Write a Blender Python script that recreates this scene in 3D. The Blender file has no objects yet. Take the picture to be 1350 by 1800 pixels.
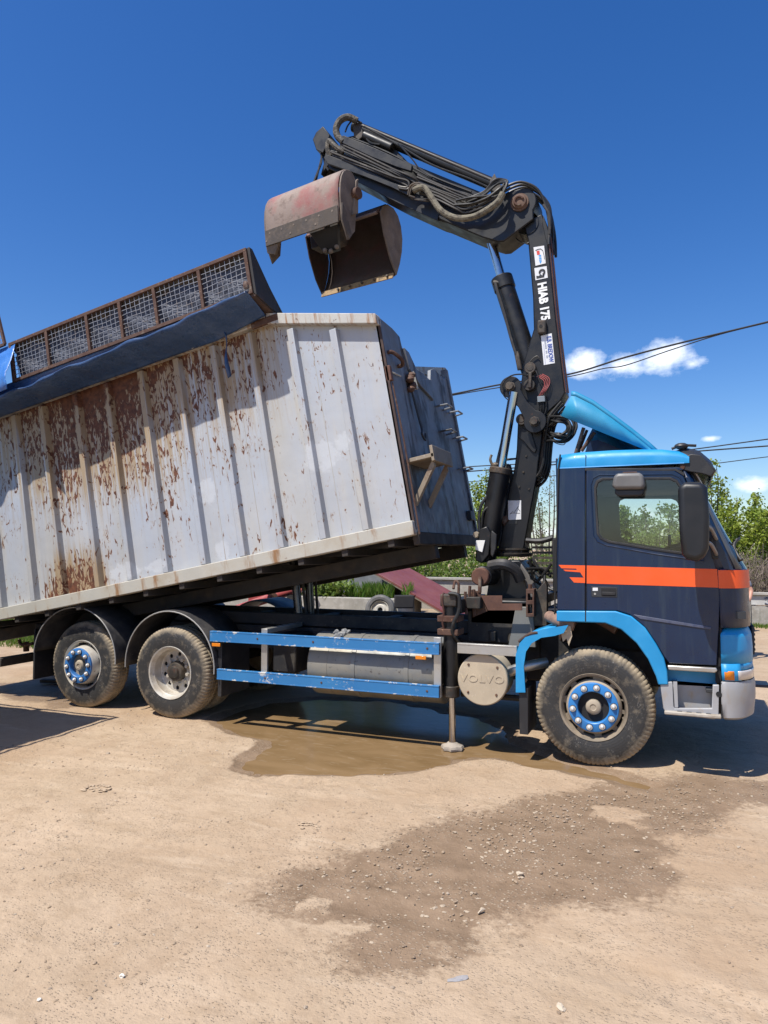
import bpy, math, random
import numpy as np
from mathutils import Vector, Matrix
from mathutils.geometry import tessellate_polygon

R = math.radians
SC = bpy.context.scene
COL = SC.collection

# ------------------------------------------------------------------ camera
cd = bpy.data.cameras.new('camera'); cam = bpy.data.objects.new('camera', cd); COL.objects.link(cam)
cam.location = (0.746, -6.651, 1.947); cam.rotation_euler = (R(90 + 2.967), 0, R(22.53))
cd.sensor_fit = 'HORIZONTAL'; cd.sensor_width = 36; cd.lens = 36 * 1250 / 1350
cd.clip_start = .05; cd.clip_end = 3000
SC.camera = cam

# ------------------------------------------------------------------ sun, sky, exposure
SUN_DIR = Vector((0.255, 0.5, -1)).normalized()          # the way the light travels
sd_ = bpy.data.lights.new('sun', 'SUN'); sd_.energy = 5.0; sd_.angle = R(.53); sd_.color = (1, .955, .88)
sun = bpy.data.objects.new('sun', sd_); COL.objects.link(sun)
sun.rotation_euler = SUN_DIR.to_track_quat('-Z', 'Y').to_euler(); sun.location = (-10, -25, 50)
W = bpy.data.worlds.new('World'); SC.world = W; W.use_nodes = True
wn = W.node_tree.nodes; wl = W.node_tree.links; wn.clear()
def wnode(t, **k):
    n = wn.new(t)
    for a, b in k.items(): setattr(n, a, b)
    return n
wo = wnode('ShaderNodeOutputWorld'); bg = wnode('ShaderNodeBackground'); bg.inputs[1].default_value = .1224
sky = wnode('ShaderNodeTexSky', sky_type='NISHITA', sun_disc=False)
sky.sun_elevation = math.asin(-SUN_DIR.z); sky.sun_rotation = math.atan2(-SUN_DIR.x, -SUN_DIR.y) % (2 * math.pi)
sky.altitude = 100; sky.air_density = 1.0; sky.dust_density = .7; sky.ozone_density = 3.6
hs = wnode('ShaderNodeHueSaturation'); hs.inputs['Hue'].default_value = .511; hs.inputs['Saturation'].default_value = 1.33; hs.inputs['Value'].default_value = 1
wl.new(sky.outputs[0], hs.inputs['Color'])
# small fair-weather clouds low over the horizon, by direction
tc = wnode('ShaderNodeTexCoord')
def vmath(op, a, b=None):
    n = wnode('ShaderNodeVectorMath', operation=op)
    for i, v in ((0, a), (1, b)):
        if v is None: continue
        if isinstance(v, tuple): n.inputs[i].default_value = v
        else: wl.new(v, n.inputs[i])
    return n
def fmath(op, a, b=None, c=None, clamp=False):
    n = wnode('ShaderNodeMath', operation=op); n.use_clamp = clamp
    for i, v in enumerate((a, b, c)):
        if v is None: continue
        if isinstance(v, (int, float)): n.inputs[i].default_value = v
        else: wl.new(v, n.inputs[i])
    return n.outputs[0]
nz = wnode('ShaderNodeTexNoise'); nz.inputs['Scale'].default_value = 30; nz.inputs['Detail'].default_value = 8; nz.inputs['Roughness'].default_value = .64
stretch = vmath('MULTIPLY', tc.outputs['Generated'], (1, 1, 1.5)); wl.new(stretch.outputs[0], nz.inputs['Vector'])
mask = None
CLOUDS = [((-0.111,0.963,0.245), .042, .030, 1), ((-0.064,0.969,0.238), .046, .024, .9), ((-0.011,0.969,0.245), .052, .034, 1), ((0.018,0.972,0.234), .032, .014, .8),
          ((0.038,0.989,0.14), .018, .006, .75), ((0.087,0.993,0.08), .034, .016, .95), ((-0.037,0.998,0.045), .05, .015, .5),
          ((-0.168,0.985,0.023), .06, .012, .55), ((-0.259,0.966,0.016), .07, .01, .5),
          ((.62, .75, .23), .09, .04, 1), ((.8, .55, .2), .1, .04, 1), ((-.8, .55, .2), .1, .04, 1), ((.5, -.8, .25), .1, .05, 1), ((-.5, -.8, .22), .1, .05, 1), ((.95, .1, .2), .1, .04, 1)]
for c, rx, rz, a in CLOUDS:
    v = Vector(c).normalized(); v = (v.x, v.y, v.z)
    dv = vmath('SUBTRACT', tc.outputs['Generated'], v)
    dv = vmath('MULTIPLY', dv.outputs[0], (1 / rx, 1 / rx, 1 / rz))
    ln = vmath('LENGTH', dv.outputs[0]).outputs['Value']
    m = fmath('MULTIPLY', fmath('SUBTRACT', 1, ln, clamp=True), a)
    mask = m if mask is None else fmath('MAXIMUM', mask, m)
cl = fmath('SUBTRACT', fmath('MULTIPLY_ADD', mask, 1.35, fmath('MULTIPLY', nz.outputs[0], 1.5)), 1.12)
cl = fmath('MULTIPLY', fmath('MULTIPLY', cl, 1.45, clamp=True), fmath('MULTIPLY', mask, 6, clamp=True))
nz2 = wnode('ShaderNodeTexNoise'); nz2.inputs['Scale'].default_value = 30; nz2.inputs['Detail'].default_value = 4
wl.new(tc.outputs['Generated'], nz2.inputs['Vector'])
cc = wnode('ShaderNodeMix', data_type='RGBA'); cc.inputs[6].default_value = (6.2, 7.2, 8.8, 1); cc.inputs[7].default_value = (9.5, 9.6, 9.8, 1)
wl.new(fmath('MULTIPLY', nz2.outputs[0], fmath('MULTIPLY_ADD', cl, .9, .5)), cc.inputs[0])
mx = wnode('ShaderNodeMix', data_type='RGBA'); wl.new(fmath('MULTIPLY', cl, .93), mx.inputs[0]); wl.new(hs.outputs[0], mx.inputs[6]); wl.new(cc.outputs[2], mx.inputs[7])
wl.new(mx.outputs[2], bg.inputs[0]); wl.new(bg.outputs[0], wo.inputs[0])
SC.view_settings.view_transform = 'Standard'; SC.view_settings.look = 'None'
SC.view_settings.exposure = .32; SC.view_settings.gamma = 1
SC.view_settings.use_curve_mapping = False
SC.cycles.max_bounces = 8; SC.cycles.transparent_max_bounces = 16
SC.cycles.caustics_reflective = False; SC.cycles.caustics_refractive = False

# ------------------------------------------------------------------ mesh helpers
class MB:
    def __init__(s): s.v = []; s.f = []
    def add(s, vs, fs):
        o = len(s.v); s.v += [tuple(v) for v in vs]; s.f += [tuple(i + o for i in f) for f in fs]; return s
    def box(s, x0, x1, y0, y1, z0, z1):
        return s.add([(x, y, z) for z in (z0, z1) for y in (y0, y1) for x in (x0, x1)],
                     [(0, 2, 3, 1), (4, 5, 7, 6), (0, 1, 5, 4), (2, 6, 7, 3), (0, 4, 6, 2), (1, 3, 7, 5)])
    def prism(s, pts, a0, a1, axis='y', holes=()):
        def P(u, v, a): return (u, a, v) if axis == 'y' else ((a, u, v) if axis == 'x' else (u, v, a))
        loops = [list(pts)] + [list(h) for h in holes]
        flat = [p for l in loops for p in l]; n = len(flat)
        vs = [P(*p, a0) for p in flat] + [P(*p, a1) for p in flat]; fs = []
        if holes:
            for t in tessellate_polygon([[Vector((p[0], p[1], 0)) for p in l] for l in loops]):
                fs += [tuple(t), tuple(i + n for i in reversed(t))]
        else:
            fs += [tuple(range(n)), tuple(range(2 * n - 1, n - 1, -1))]
        o = 0
        for l in loops:
            k = len(l)
            for i in range(k):
                j = (i + 1) % k; fs.append((o + i, o + j, n + o + j, n + o + i))
            o += k
        return s.add(vs, fs)
    def cyl(s, p0, p1, r0, r1=None, n=16, caps=True):
        r1 = r0 if r1 is None else r1
        p0 = Vector(p0); p1 = Vector(p1); d = (p1 - p0).normalized()
        a = d.orthogonal().normalized(); b = d.cross(a)
        vs = []
        for p, r in ((p0, r0), (p1, r1)):
            for i in range(n):
                t = 2 * math.pi * i / n; vs.append(p + (a * math.cos(t) + b * math.sin(t)) * r)
        fs = [(i, (i + 1) % n, n + (i + 1) % n, n + i) for i in range(n)]
        if caps: fs += [tuple(range(n - 1, -1, -1)), tuple(range(n, 2 * n))]
        return s.add(vs, fs)
    def tube(s, pts, r, n=8, sub=0, caps=True):
        P = [Vector(p) for p in pts]
        if sub: P = smooth_path(P, sub)
        rr = r if callable(r) else (lambda t: r)
        N = len(P); vs = []; prev = None
        for i, p in enumerate(P):
            d = (P[min(i + 1, N - 1)] - P[max(i - 1, 0)])
            d = d.normalized() if d.length > 1e-9 else Vector((0, 0, 1))
            a = d.orthogonal().normalized() if prev is None else (prev - d * prev.dot(d)).normalized()
            prev = a; b = d.cross(a); q = rr(i / max(1, N - 1))
            for k in range(n):
                t = 2 * math.pi * k / n; vs.append(p + (a * math.cos(t) + b * math.sin(t)) * q)
        fs = [(i * n + k, i * n + (k + 1) % n, (i + 1) * n + (k + 1) % n, (i + 1) * n + k) for i in range(N - 1) for k in range(n)]
        if caps: fs += [tuple(range(n - 1, -1, -1)), tuple(range((N - 1) * n, N * n))]
        return s.add(vs, fs)
    def lathe(s, prof, c=(0, 0, 0), axis='y', n=48, mod=None, close=False):
        vs = []
        for k in range(n):
            t = 2 * math.pi * k / n
            for j, (a, r) in enumerate(prof):
                if mod: a, r = mod(k, j, a, r)
                u, w = r * math.cos(t), r * math.sin(t)
                p = (u, a, w) if axis == 'y' else ((a, u, w) if axis == 'x' else (u, w, a))
                vs.append((c[0] + p[0], c[1] + p[1], c[2] + p[2]))
        m = len(prof)
        fs = [(k * m + j, ((k + 1) % n) * m + j, ((k + 1) % n) * m + j + 1, k * m + j + 1) for k in range(n) for j in range(m - 1)]
        if close: fs += [(k * m + m - 1, ((k + 1) % n) * m + m - 1, ((k + 1) % n) * m, k * m) for k in range(n)]
        return s.add(vs, fs)
    def ball(s, c, r, nu=12, nv=8):
        rx, ry, rz = r if isinstance(r, tuple) else (r, r, r)
        vs = []
        for j in range(nv + 1):
            f = math.pi * j / nv
            for i in range(nu):
                t = 2 * math.pi * i / nu
                vs.append((c[0] + rx * math.sin(f) * math.cos(t), c[1] + ry * math.sin(f) * math.sin(t), c[2] + rz * math.cos(f)))
        return s.add(vs, [(j * nu + i, (j + 1) * nu + i, (j + 1) * nu + (i + 1) % nu, j * nu + (i + 1) % nu) for j in range(nv) for i in range(nu)])
    def grid(s, rows):
        n = len(rows[0]); vs = [p for r in rows for p in r]
        return s.add(vs, [(i * n + j, i * n + j + 1, (i + 1) * n + j + 1, (i + 1) * n + j) for i in range(len(rows) - 1) for j in range(n - 1)])
    def slab(s, quad, nrm):
        q = [Vector(p) for p in quad]; d = Vector(nrm); n = len(q)
        return s.add(q + [p + d for p in q], [tuple(range(n)), tuple(range(2 * n - 1, n - 1, -1))] + [(i, (i + 1) % n, n + (i + 1) % n, n + i) for i in range(n)])
    def mesh(s, name):
        me = bpy.data.meshes.new(name); me.from_pydata(s.v, [], s.f); me.validate()
        import bmesh
        b = bmesh.new(); b.from_mesh(me); bmesh.ops.recalc_face_normals(b, faces=b.faces); b.to_mesh(me); b.free()
        return me
    def build(s, name, mat, parent=None, bev=0, smooth=35, seg=2, solid=0):
        return link(name, s.mesh(name), mat, parent, bev, smooth, seg, solid)

def link(name, me, mat, parent=None, bev=0, smooth=35, seg=2, solid=0):
    o = bpy.data.objects.new(name, me); COL.objects.link(o)
    if mat and not me.materials: me.materials.append(mat)
    if parent:
        o.parent = parent
        if parent.type == 'EMPTY' and parent.get('_loc') is not None and parent.get('_world'):
            o.matrix_parent_inverse = Matrix.Translation(-Vector(parent['_loc']))
    if smooth:
        me.shade_smooth(); me.set_sharp_from_angle(angle=R(smooth))
    if solid:
        m = o.modifiers.new('solid', 'SOLIDIFY'); m.thickness = solid; m.offset = 0
    if bev:
        m = o.modifiers.new('bevel', 'BEVEL'); m.width = bev; m.segments = seg; m.limit_method = 'ANGLE'; m.angle_limit = R(40); m.harden_normals = False
    return o
def tag(o, label=None, cat=None, group=None, kind=None):
    for k, v in (('label', label), ('category', cat), ('group', group), ('kind', kind)):
        if v: o[k] = v
    return o
def empty(name, loc, label=None, cat=None, group=None, world=True):
    """an Empty at the thing's base; with world=True its parts are modelled in world metres"""
    o = bpy.data.objects.new(name, None); COL.objects.link(o); o.location = loc; o.empty_display_size = .2
    o['_loc'] = tuple(loc); o['_world'] = 1 if world else 0
    return tag(o, label, cat, group)
def copy_part(src, parent, loc=(0, 0, 0), rot=(0, 0, 0)):
    o = src.copy(); COL.objects.link(o); o.parent = parent; o.location = loc; o.rotation_euler = rot; return o
def smooth_path(P, sub):
    P = [Vector(p) for p in P]; out = []
    for i in range(len(P) - 1):
        a, b, c, d = P[max(i - 1, 0)], P[i], P[i + 1], P[min(i + 2, len(P) - 1)]
        for k in range(sub):
            t = k / sub
            out.append(.5 * ((2 * b) + (c - a) * t + (2 * a - 5 * b + 4 * c - d) * t * t + (3 * b - a - 3 * c + d) * t ** 3))
    return out + [P[-1]]
def arc(cx, cz, r, a0, a1, n): return [(cx + r * math.cos(R(a0 + (a1 - a0) * i / n)), cz + r * math.sin(R(a0 + (a1 - a0) * i / n))) for i in range(n + 1)]
def text_mesh(body, size, extrude, origin, right, up, sx=1, bold=0, align='CENTER', spacing=1):
    c = bpy.data.curves.new('lettering', 'FONT'); c.body = body; c.size = size; c.extrude = extrude; c.offset = bold
    c.align_x = align; c.align_y = 'CENTER'; c.resolution_u = 3; c.space_character = spacing
    o = bpy.data.objects.new('lettering_source', c); COL.objects.link(o)
    dg = bpy.context.evaluated_depsgraph_get(); me = bpy.data.meshes.new_from_object(o.evaluated_get(dg))
    bpy.data.objects.remove(o); bpy.data.curves.remove(c)
    r = Vector(right).normalized(); u = Vector(up).normalized(); n = r.cross(u)
    M = Matrix(((r.x * sx, u.x, n.x, origin[0]), (r.y * sx, u.y, n.y, origin[1]), (r.z * sx, u.z, n.z, origin[2]), (0, 0, 0, 1)))
    me.transform(M); me.materials.clear(); me.name = 'lettering'; return me

# ------------------------------------------------------------------ materials
class NT:
    def __init__(s, name):
        s.m = bpy.data.materials.new(name); s.m.use_nodes = True
        s.t = s.m.node_tree; s.b = s.t.nodes['Principled BSDF']; s.out = s.t.nodes['Material Output']
        s.tc = s.t.nodes.new('ShaderNodeTexCoord')
    def n(s, ty, **k):
        x = s.t.nodes.new(ty)
        for a, b in k.items(): setattr(x, a, b)
        return x
    def put(s, sock, v):
        if isinstance(v, bpy.types.NodeSocket): s.t.links.new(v, sock)
        elif isinstance(v, (tuple, list)) and sock.type == 'RGBA': sock.default_value = tuple(v)[:3] + (1,)
        else: sock.default_value = v
    def math(s, op, a, b=0., c=None, clamp=False):
        x = s.n('ShaderNodeMath', operation=op); x.use_clamp = clamp
        s.put(x.inputs[0], a); s.put(x.inputs[1], b)
        if c is not None: s.put(x.inputs[2], c)
        return x.outputs[0]
    def noise(s, scale, detail=5, rough=.55, vec=None, dist=0.):
        x = s.n('ShaderNodeTexNoise'); x.inputs['Scale'].default_value = scale; x.inputs['Detail'].default_value = detail
        x.inputs['Roughness'].default_value = rough; x.inputs['Distortion'].default_value = dist
        s.t.links.new(vec if vec is not None else s.tc.outputs['Object'], x.inputs['Vector']); return x.outputs[0]
    def scaled(s, sc, src=None):
        x = s.n('ShaderNodeMapping'); x.inputs['Scale'].default_value = sc
        s.t.links.new(src if src is not None else s.tc.outputs['Object'], x.inputs['Vector']); return x.outputs[0]
    def rng(s, v, a, b, c=0., d=1.):
        x = s.n('ShaderNodeMapRange'); x.clamp = True
        for i, q in enumerate((v, a, b, c, d)): s.put(x.inputs[i], q)
        return x.outputs[0]
    def mix(s, f, a, b, mode='MIX'):
        x = s.n('ShaderNodeMix', data_type='RGBA', blend_type=mode); s.put(x.inputs[0], f); s.put(x.inputs[6], a); s.put(x.inputs[7], b); return x.outputs[2]
    def xyz(s, src=None):
        x = s.n('ShaderNodeSeparateXYZ'); s.t.links.new(src if src is not None else s.tc.outputs['Object'], x.inputs[0]); return x.outputs
    def bump(s, h, strength=.3, dist=.02):
        x = s.n('ShaderNodeBump'); x.inputs['Strength'].default_value = strength; x.inputs['Distance'].default_value = dist
        s.put(x.inputs['Height'], h); s.t.links.new(x.outputs[0], s.b.inputs['Normal'])
    def set(s, col=None, rough=None, metal=None, spec=None, coat=None):
        for k, v in (('Base Color', col), ('Roughness', rough), ('Metallic', metal), ('Specular IOR Level', spec), ('Coat Weight', coat)):
            if v is not None: s.put(s.b.inputs[k], v)
        return s.m
def mk(name, col, rough=.6, metal=0, layers=(), bump=None, spec=None, coat=None, rvar=.12):
    """plain paint, rubber or steel with worn and dirty patches: layers are (scale, colour, from, to)"""
    t = NT(name); c = t.mix(t.rng(t.noise(3, 4), .3, .7), tuple(x * .9 for x in col), tuple(min(1, x * 1.08) for x in col))
    for i, l in enumerate(layers):
        sc, c2, lo, hi = l[:4]; vec = t.scaled(l[4]) if len(l) > 4 else None
        c = t.mix(t.rng(t.noise(sc, 8, .62, vec), lo, hi), c, c2)
    if bump: t.bump(t.noise(bump[0], 6), bump[1], bump[2] if len(bump) > 2 else .01)
    return t.set(c, t.rng(t.noise(7, 5), .3, .7, max(0, rough - rvar), min(1, rough + rvar)), metal, spec, coat)

DUST = (.36, .28, .19); RUST = (.16, .055, .022); RUST_D = (.06, .022, .012)
M = {}
M['navy'] = mk('navy paint', (.0035, .0155, .050), .34, 0, [(2.2, (.009, .025, .060), .52, .85), (2, (.018, .033, .060), .52, .68, (7, 1, .5)), (5, (.06, .055, .06), .68, .78), (60, (.11, .11, .12), .71, .76), (14, (.010, .013, .035), .66, .74)], coat=.12)
M['blue'] = mk('light blue paint', (.012, .255, .54), .48, 0, [(3, (.05, .31, .58), .5, .85), (70, (.3, .35, .4), .73, .78)], coat=.08)
M['deflector'] = mk('sun faded blue plastic', (.02, .24, .43), .5, 0, [(2, (.05, .31, .48), .45, .8), (50, (.02, .1, .2), .73, .78)])
M['orange'] = mk('orange tape', (.86, .105, .016), .45, 0, [(3, (.75, .11, .035), .5, .85)])
M['black'] = mk('black plastic', (.018, .018, .02), .55, 0, [(4, (.06, .055, .05), .5, .85), (40, (.1, .09, .08), .68, .8)], bump=(120, .15, .002))
M['mirror_black'] = mk('black mirror housing', (.010, .0105, .012), .45, 0, [(3, (.018, .018, .02), .45, .8), (60, (.10, .10, .10), .7, .76)], bump=(150, .1, .002))
M['interior'] = mk('cab lining', (.30, .36, .42), .8)
M['dash'] = mk('dashboard plastic', (.028, .03, .034), .6)
M['crane'] = mk('black crane paint', (.006, .006, .007), .46, 0, [(2.5, (.017, .016, .015), .5, .85), (30, (.07, .06, .05), .66, .75), (9, RUST_D, .66, .74), (90, (.2, .17, .14), .72, .76)], bump=(40, .12, .004))
M['crane_dirty'] = mk('greasy crane steel', (.03, .026, .022), .6, 0, [(6, (.12, .09, .06), .45, .7), (20, RUST_D, .55, .7)], bump=(30, .3, .006))
M['chassis'] = mk('chassis black', (.016, .016, .018), .65, 0, [(3, (.09, .075, .055), .5, .8), (20, (.14, .11, .08), .62, .75)], bump=(30, .2, .005))
M['chrome'] = mk('chrome rod', (.55, .54, .53), .16, 1, [(25, (.4, .36, .3), .62, .75)], rvar=.06)
M['alu'] = mk('dull aluminium', (.52, .51, .48), .42, .75, [(3, (.40, .36, .30), .5, .8), (30, DUST, .6, .75)], bump=(40, .1, .003))
M['silver'] = mk('silver grey bumper plastic', (.36, .36, .365), .5, .15, [(2.5, (.33, .31, .28), .45, .75), (8, DUST, .55, .75, (1, 1, .5)), (50, (.2, .18, .16), .7, .78)], bump=(60, .1, .003))
M['tank'] = mk('grey painted tank', (.20, .20, .19), .5, .3, [(2, (.30, .27, .21), .42, .7), (20, (.10, .09, .08), .62, .7), (9, (.32, .13, .05), .68, .76), (45, (.08, .075, .07), .68, .72)], bump=(25, .12, .004))
M['sand_plastic'] = mk('dusty air cleaner', (.46, .38, .27), .8, 0, [(4, (.36, .30, .22), .45, .75), (30, (.55, .47, .36), .6, .75)], bump=(70, .15, .003))
M['dirty_hub'] = mk('dusty hub', (.36, .30, .22), .8, 0, [(8, (.2, .16, .12), .5, .75)], bump=(50, .2, .003))
M['rim_brown'] = mk('dusty wheel rim', (.22, .18, .13), .75, 0, [(6, (.10, .08, .06), .5, .7), (4, (.34, .27, .19), .5, .75)], bump=(60, .2, .003))
M['rim_white'] = mk('white wheel rim', (.56, .54, .49), .45, .1, [(4, (.36, .30, .22), .42, .7), (25, (.2, .16, .12), .62, .7)], bump=(60, .1, .003))
M['nut'] = mk('bare nut cap', (.72, .70, .66), .4, .5, [(30, (.3, .25, .2), .6, .75)])
M['dark'] = mk('dark hollow', (.012, .012, .013), .8)
M['tarp'] = mk('blue tarpaulin', (.032, .072, .17), .34, 0, [(3, (.07, .11, .19), .5, .8), (12, (.02, .045, .11), .55, .7), (40, (.3, .33, .38), .72, .78)], bump=(14, .5, .02))
M['tarp_bright'] = mk('bright blue tarpaulin', (.04, .17, .50), .4, 0, [(3, (.12, .26, .5), .5, .8)], bump=(10, .6, .03))
M['tarp_grey'] = mk('grey blue cover sheet', (.085, .095, .125), .7, 0, [(4, (.04, .05, .085), .45, .7), (14, (.16, .15, .13), .6, .75)], bump=(9, .35, .02))
M['rust'] = mk('rusty steel', (.095, .05, .034), .8, 0, [(10, RUST_D, .45, .7), (30, (.28, .15, .08), .58, .72), (6, (.22, .18, .14), .6, .75)], bump=(60, .35, .004))
M['rust_plate'] = mk('rusted plate', (.135, .062, .04), .8, 0, [(8, (.08, .038, .028), .45, .7), (25, (.10, .11, .13), .68, .76)], bump=(60, .35, .004))
M['wire'] = mk('galvanised wire', (.33, .33, .34), .5, .5, [(10, (.3, .22, .16), .5, .75)])
M['hose'] = mk('rubber hose', (.014, .014, .014), .5, 0, [(20, (.07, .06, .05), .55, .75)])
M['hose_wrap'] = mk('cloth wrapped hose', (.20, .18, .13), .9, 0, [(20, (.06, .05, .04), .45, .65), (40, (.32, .29, .22), .6, .7)], bump=(60, .6, .01))
M['steel_pipe'] = mk('steel pipe', (.055, .05, .045), .5, .2, [(15, (.15, .13, .11), .58, .72), (6, (.04, .035, .03), .45, .65)])
M['copper_pipe'] = mk('brown painted pipe', (.085, .036, .026), .5, .2, [(15, (.09, .05, .04), .5, .7)])
M['white_label'] = mk('white sticker', (.72, .73, .74), .5, 0, [(8, (.5, .5, .48), .55, .8)])
M['white_paint'] = mk('white lettering', (.80, .80, .78), .5, 0, [(30, (.4, .4, .4), .66, .74)])
M['blue_print'] = mk('blue print', (.03, .08, .35), .5); M['cyan_print'] = mk('light blue print', (.03, .3, .7), .5); M['red_print'] = mk('red print', (.6, .05, .04), .5); M['black_print'] = mk('black print', (.03, .03, .03), .5)
M['grab_red'] = mk('worn red grab paint', (.30, .075, .072), .7, 0, [(1.6, (.27, .205, .17), .32, .52), (9, (.17, .12, .095), .54, .68), (35, (.45, .40, .34), .64, .74)], bump=(35, .3, .005))
M['grab_steel'] = mk('muddy grab steel', (.19, .15, .12), .78, 0, [(5, (.10, .075, .06), .45, .7), (20, (.28, .23, .18), .58, .75)], bump=(40, .4, .006))
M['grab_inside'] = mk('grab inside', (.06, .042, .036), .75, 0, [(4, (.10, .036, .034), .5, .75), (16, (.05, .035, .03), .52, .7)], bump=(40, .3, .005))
M['grab_edge'] = mk('ochre mud on blade', (.38, .26, .14), .85, 0, [(12, (.16, .12, .08), .5, .65)], bump=(60, .5, .006))
M['amber'] = mk('amber lens', (.72, .22, .015), .2); M['lens'] = mk('clear lamp lens', (.62, .58, .54), .15, .2)
M['maroon'] = mk('maroon steel sheet', (.19, .055, .05), .5, 0, [(2, (.23, .085, .075), .45, .75), (60, (.4, .3, .28), .74, .78)])
M['machine_red'] = mk('faded red machine', (.36, .065, .065), .55, 0, [(4, (.42, .20, .17), .5, .75), (25, (.16, .08, .06), .62, .72)])
M['concrete'] = mk('old concrete', (.36, .34, .30), .9, 0, [(1.6, (.27, .25, .215), .42, .68), (9, (.44, .42, .38), .5, .75), (22, (.16, .15, .12), .64, .75), (3, (.2, .2, .16), .6, .8, (2, 2, .4))], bump=(30, .35, .01))
M['concrete_white'] = mk('limewashed concrete', (.58, .58, .56), .9, 0, [(2, (.40, .39, .36), .45, .7), (12, (.25, .24, .22), .6, .72)], bump=(30, .3, .01))
M['concrete_grey'] = mk('grey cement', (.19, .20, .21), .9, 0, [(2, (.13, .14, .15), .45, .7)], bump=(20, .3, .01))
M['wood'] = mk('weathered wood', (.24, .19, .14), .85, 0, [(6, (.14, .11, .085), .45, .7, (.5, 4, 4))], bump=(30, .3, .01))
M['wood_pale'] = mk('pale offcut wood', (.50, .40, .27), .8, 0, [(6, (.35, .28, .19), .45, .7)])
M['cable'] = mk('power cable', (.02, .02, .022), .6)
M['bark'] = mk('bark', (.15, .125, .10), .9, 0, [(12, (.08, .065, .05), .45, .7)], bump=(40, .5, .01))
M['twig'] = mk('dry twig', (.22, .175, .14), .9, 0, [(3, (.13, .10, .085), .45, .7)])
M['skin'] = mk('skin', (.50, .26, .18), .55); M['shirt'] = mk('grey shirt cloth', (.20, .22, .27), .9, 0, [(30, (.13, .15, .19), .5, .7)]); M['trousers'] = mk('dark trousers cloth', (.03, .035, .05), .9); M['hair'] = mk('dark hair', (.02, .015, .012), .7); M['shoe'] = mk('shoe', (.03, .025, .02), .6)
def leaf_mat(name, a, b, c):
    t = NT(name); col = t.mix(t.rng(t.noise(1.1, 3), .35, .65), a, b); col = t.mix(t.rng(t.noise(11, 2), .45, .7), col, c)
    t.set(col, .5, spec=.35)
    tr = t.n('ShaderNodeBsdfTranslucent'); t.put(tr.inputs[0], t.mix(.5, col, (.35, .45, .05)))
    ms = t.n('ShaderNodeMixShader'); ms.inputs[0].default_value = .35
    t.t.links.new(t.b.outputs[0], ms.inputs[1]); t.t.links.new(tr.outputs[0], ms.inputs[2]); t.t.links.new(ms.outputs[0], t.out.inputs[0]); return t.m
M['leaf_spring'] = leaf_mat('young leaves', (.25, .31, .035), (.17, .25, .03), (.33, .36, .06))
M['leaf_green'] = leaf_mat('green leaves', (.13, .20, .035), (.09, .15, .03), (.20, .25, .05))
M['leaf_olive'] = leaf_mat('dull olive leaves', (.12, .14, .05), (.09, .11, .04), (.18, .18, .08))
M['grass'] = leaf_mat('grass blades', (.075, .17, .015), (.05, .12, .012), (.16, .2, .05))
def glass_mat(name, tint, gl=.09):
    t = NT(name); tr = t.n('ShaderNodeBsdfTransparent'); tr.inputs[0].default_value = tint + (1,)
    gs = t.n('ShaderNodeBsdfGlossy'); gs.inputs['Roughness'].default_value = .02
    fr = t.n('ShaderNodeFresnel'); fr.inputs[0].default_value = 1.3
    ms = t.n('ShaderNodeMixShader'); t.put(ms.inputs[0], t.math('ADD', fr.outputs[0], gl - .04, clamp=True))
    t.t.links.new(tr.outputs[0], ms.inputs[1]); t.t.links.new(gs.outputs[0], ms.inputs[2]); t.t.links.new(ms.outputs[0], t.out.inputs[0]); return t.m
M['glass'] = glass_mat('tinted window glass', (.95, .97, .965), .068); M['screen'] = glass_mat('windscreen glass', (.80, .86, .86), .05)
def tyre_mat():
    t = NT('dusty tyre rubber'); x = t.xyz(); r = t.math('SQRT', t.math('ADD', t.math('MULTIPLY', x[0], x[0]), t.math('MULTIPLY', x[2], x[2])))
    dust = t.math('ADD', t.rng(r, .44, .505), t.math('MULTIPLY_ADD', t.noise(9, 8, .65), 2.2, -1.15))
    dust = t.math('MULTIPLY', dust, .9, clamp=True)
    c = t.mix(dust, (.028, .027, .026), (.33, .265, .18))
    scr = t.rng(t.noise(3.2, 8, .8, t.scaled((9, 3, 5)), 2.5), .565, .6); scr = t.math('MULTIPLY', scr, t.rng(t.noise(5, 3), .45, .6))
    c = t.mix(t.math('MULTIPLY', scr, .55), c, (.30, .28, .25))
    rings = t.n('ShaderNodeTexWave', wave_type='RINGS', rings_direction='Y'); rings.inputs['Scale'].default_value = 14; rings.inputs['Distortion'].default_value = .3
    t.t.links.new(t.tc.outputs['Object'], rings.inputs['Vector'])
    t.bump(t.math('ADD', t.math('MULTIPLY', rings.outputs[1], .25), t.noise(60, 5)), .25, .006)
    return t.set(c, t.rng(dust, 0, 1, .6, .9))
M['tyre'] = tyre_mat()
def guard_mat():
    t = NT('chipped blue guard paint'); x = t.xyz()
    dz_ = None
    for e_ in (.505, .62, .918, 1.033):
        q = t.math('ABSOLUTE', t.math('ADD', x[2], -e_)); dz_ = q if dz_ is None else t.math('MINIMUM', dz_, q)
    ch = t.rng(t.math('ADD', t.noise(8, 10, .72, t.scaled((1, 1, 1.6))), t.rng(dz_, .03, .004, 0, .10)), .655, .67)
    e = t.math('MULTIPLY', t.rng(t.noise(26, 6, .7), .56, .60), t.rng(t.noise(2.2, 3), .55, .65))
    c = t.mix(t.rng(t.noise(2, 4), .3, .7), (.022, .15, .37), (.032, .185, .41))
    c = t.mix(ch, c, (.55, .55, .53)); c = t.mix(t.math('MULTIPLY', e, .8), c, (.48, .48, .46))
    return t.set(c, .45)
M['guard'] = guard_mat()
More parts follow.
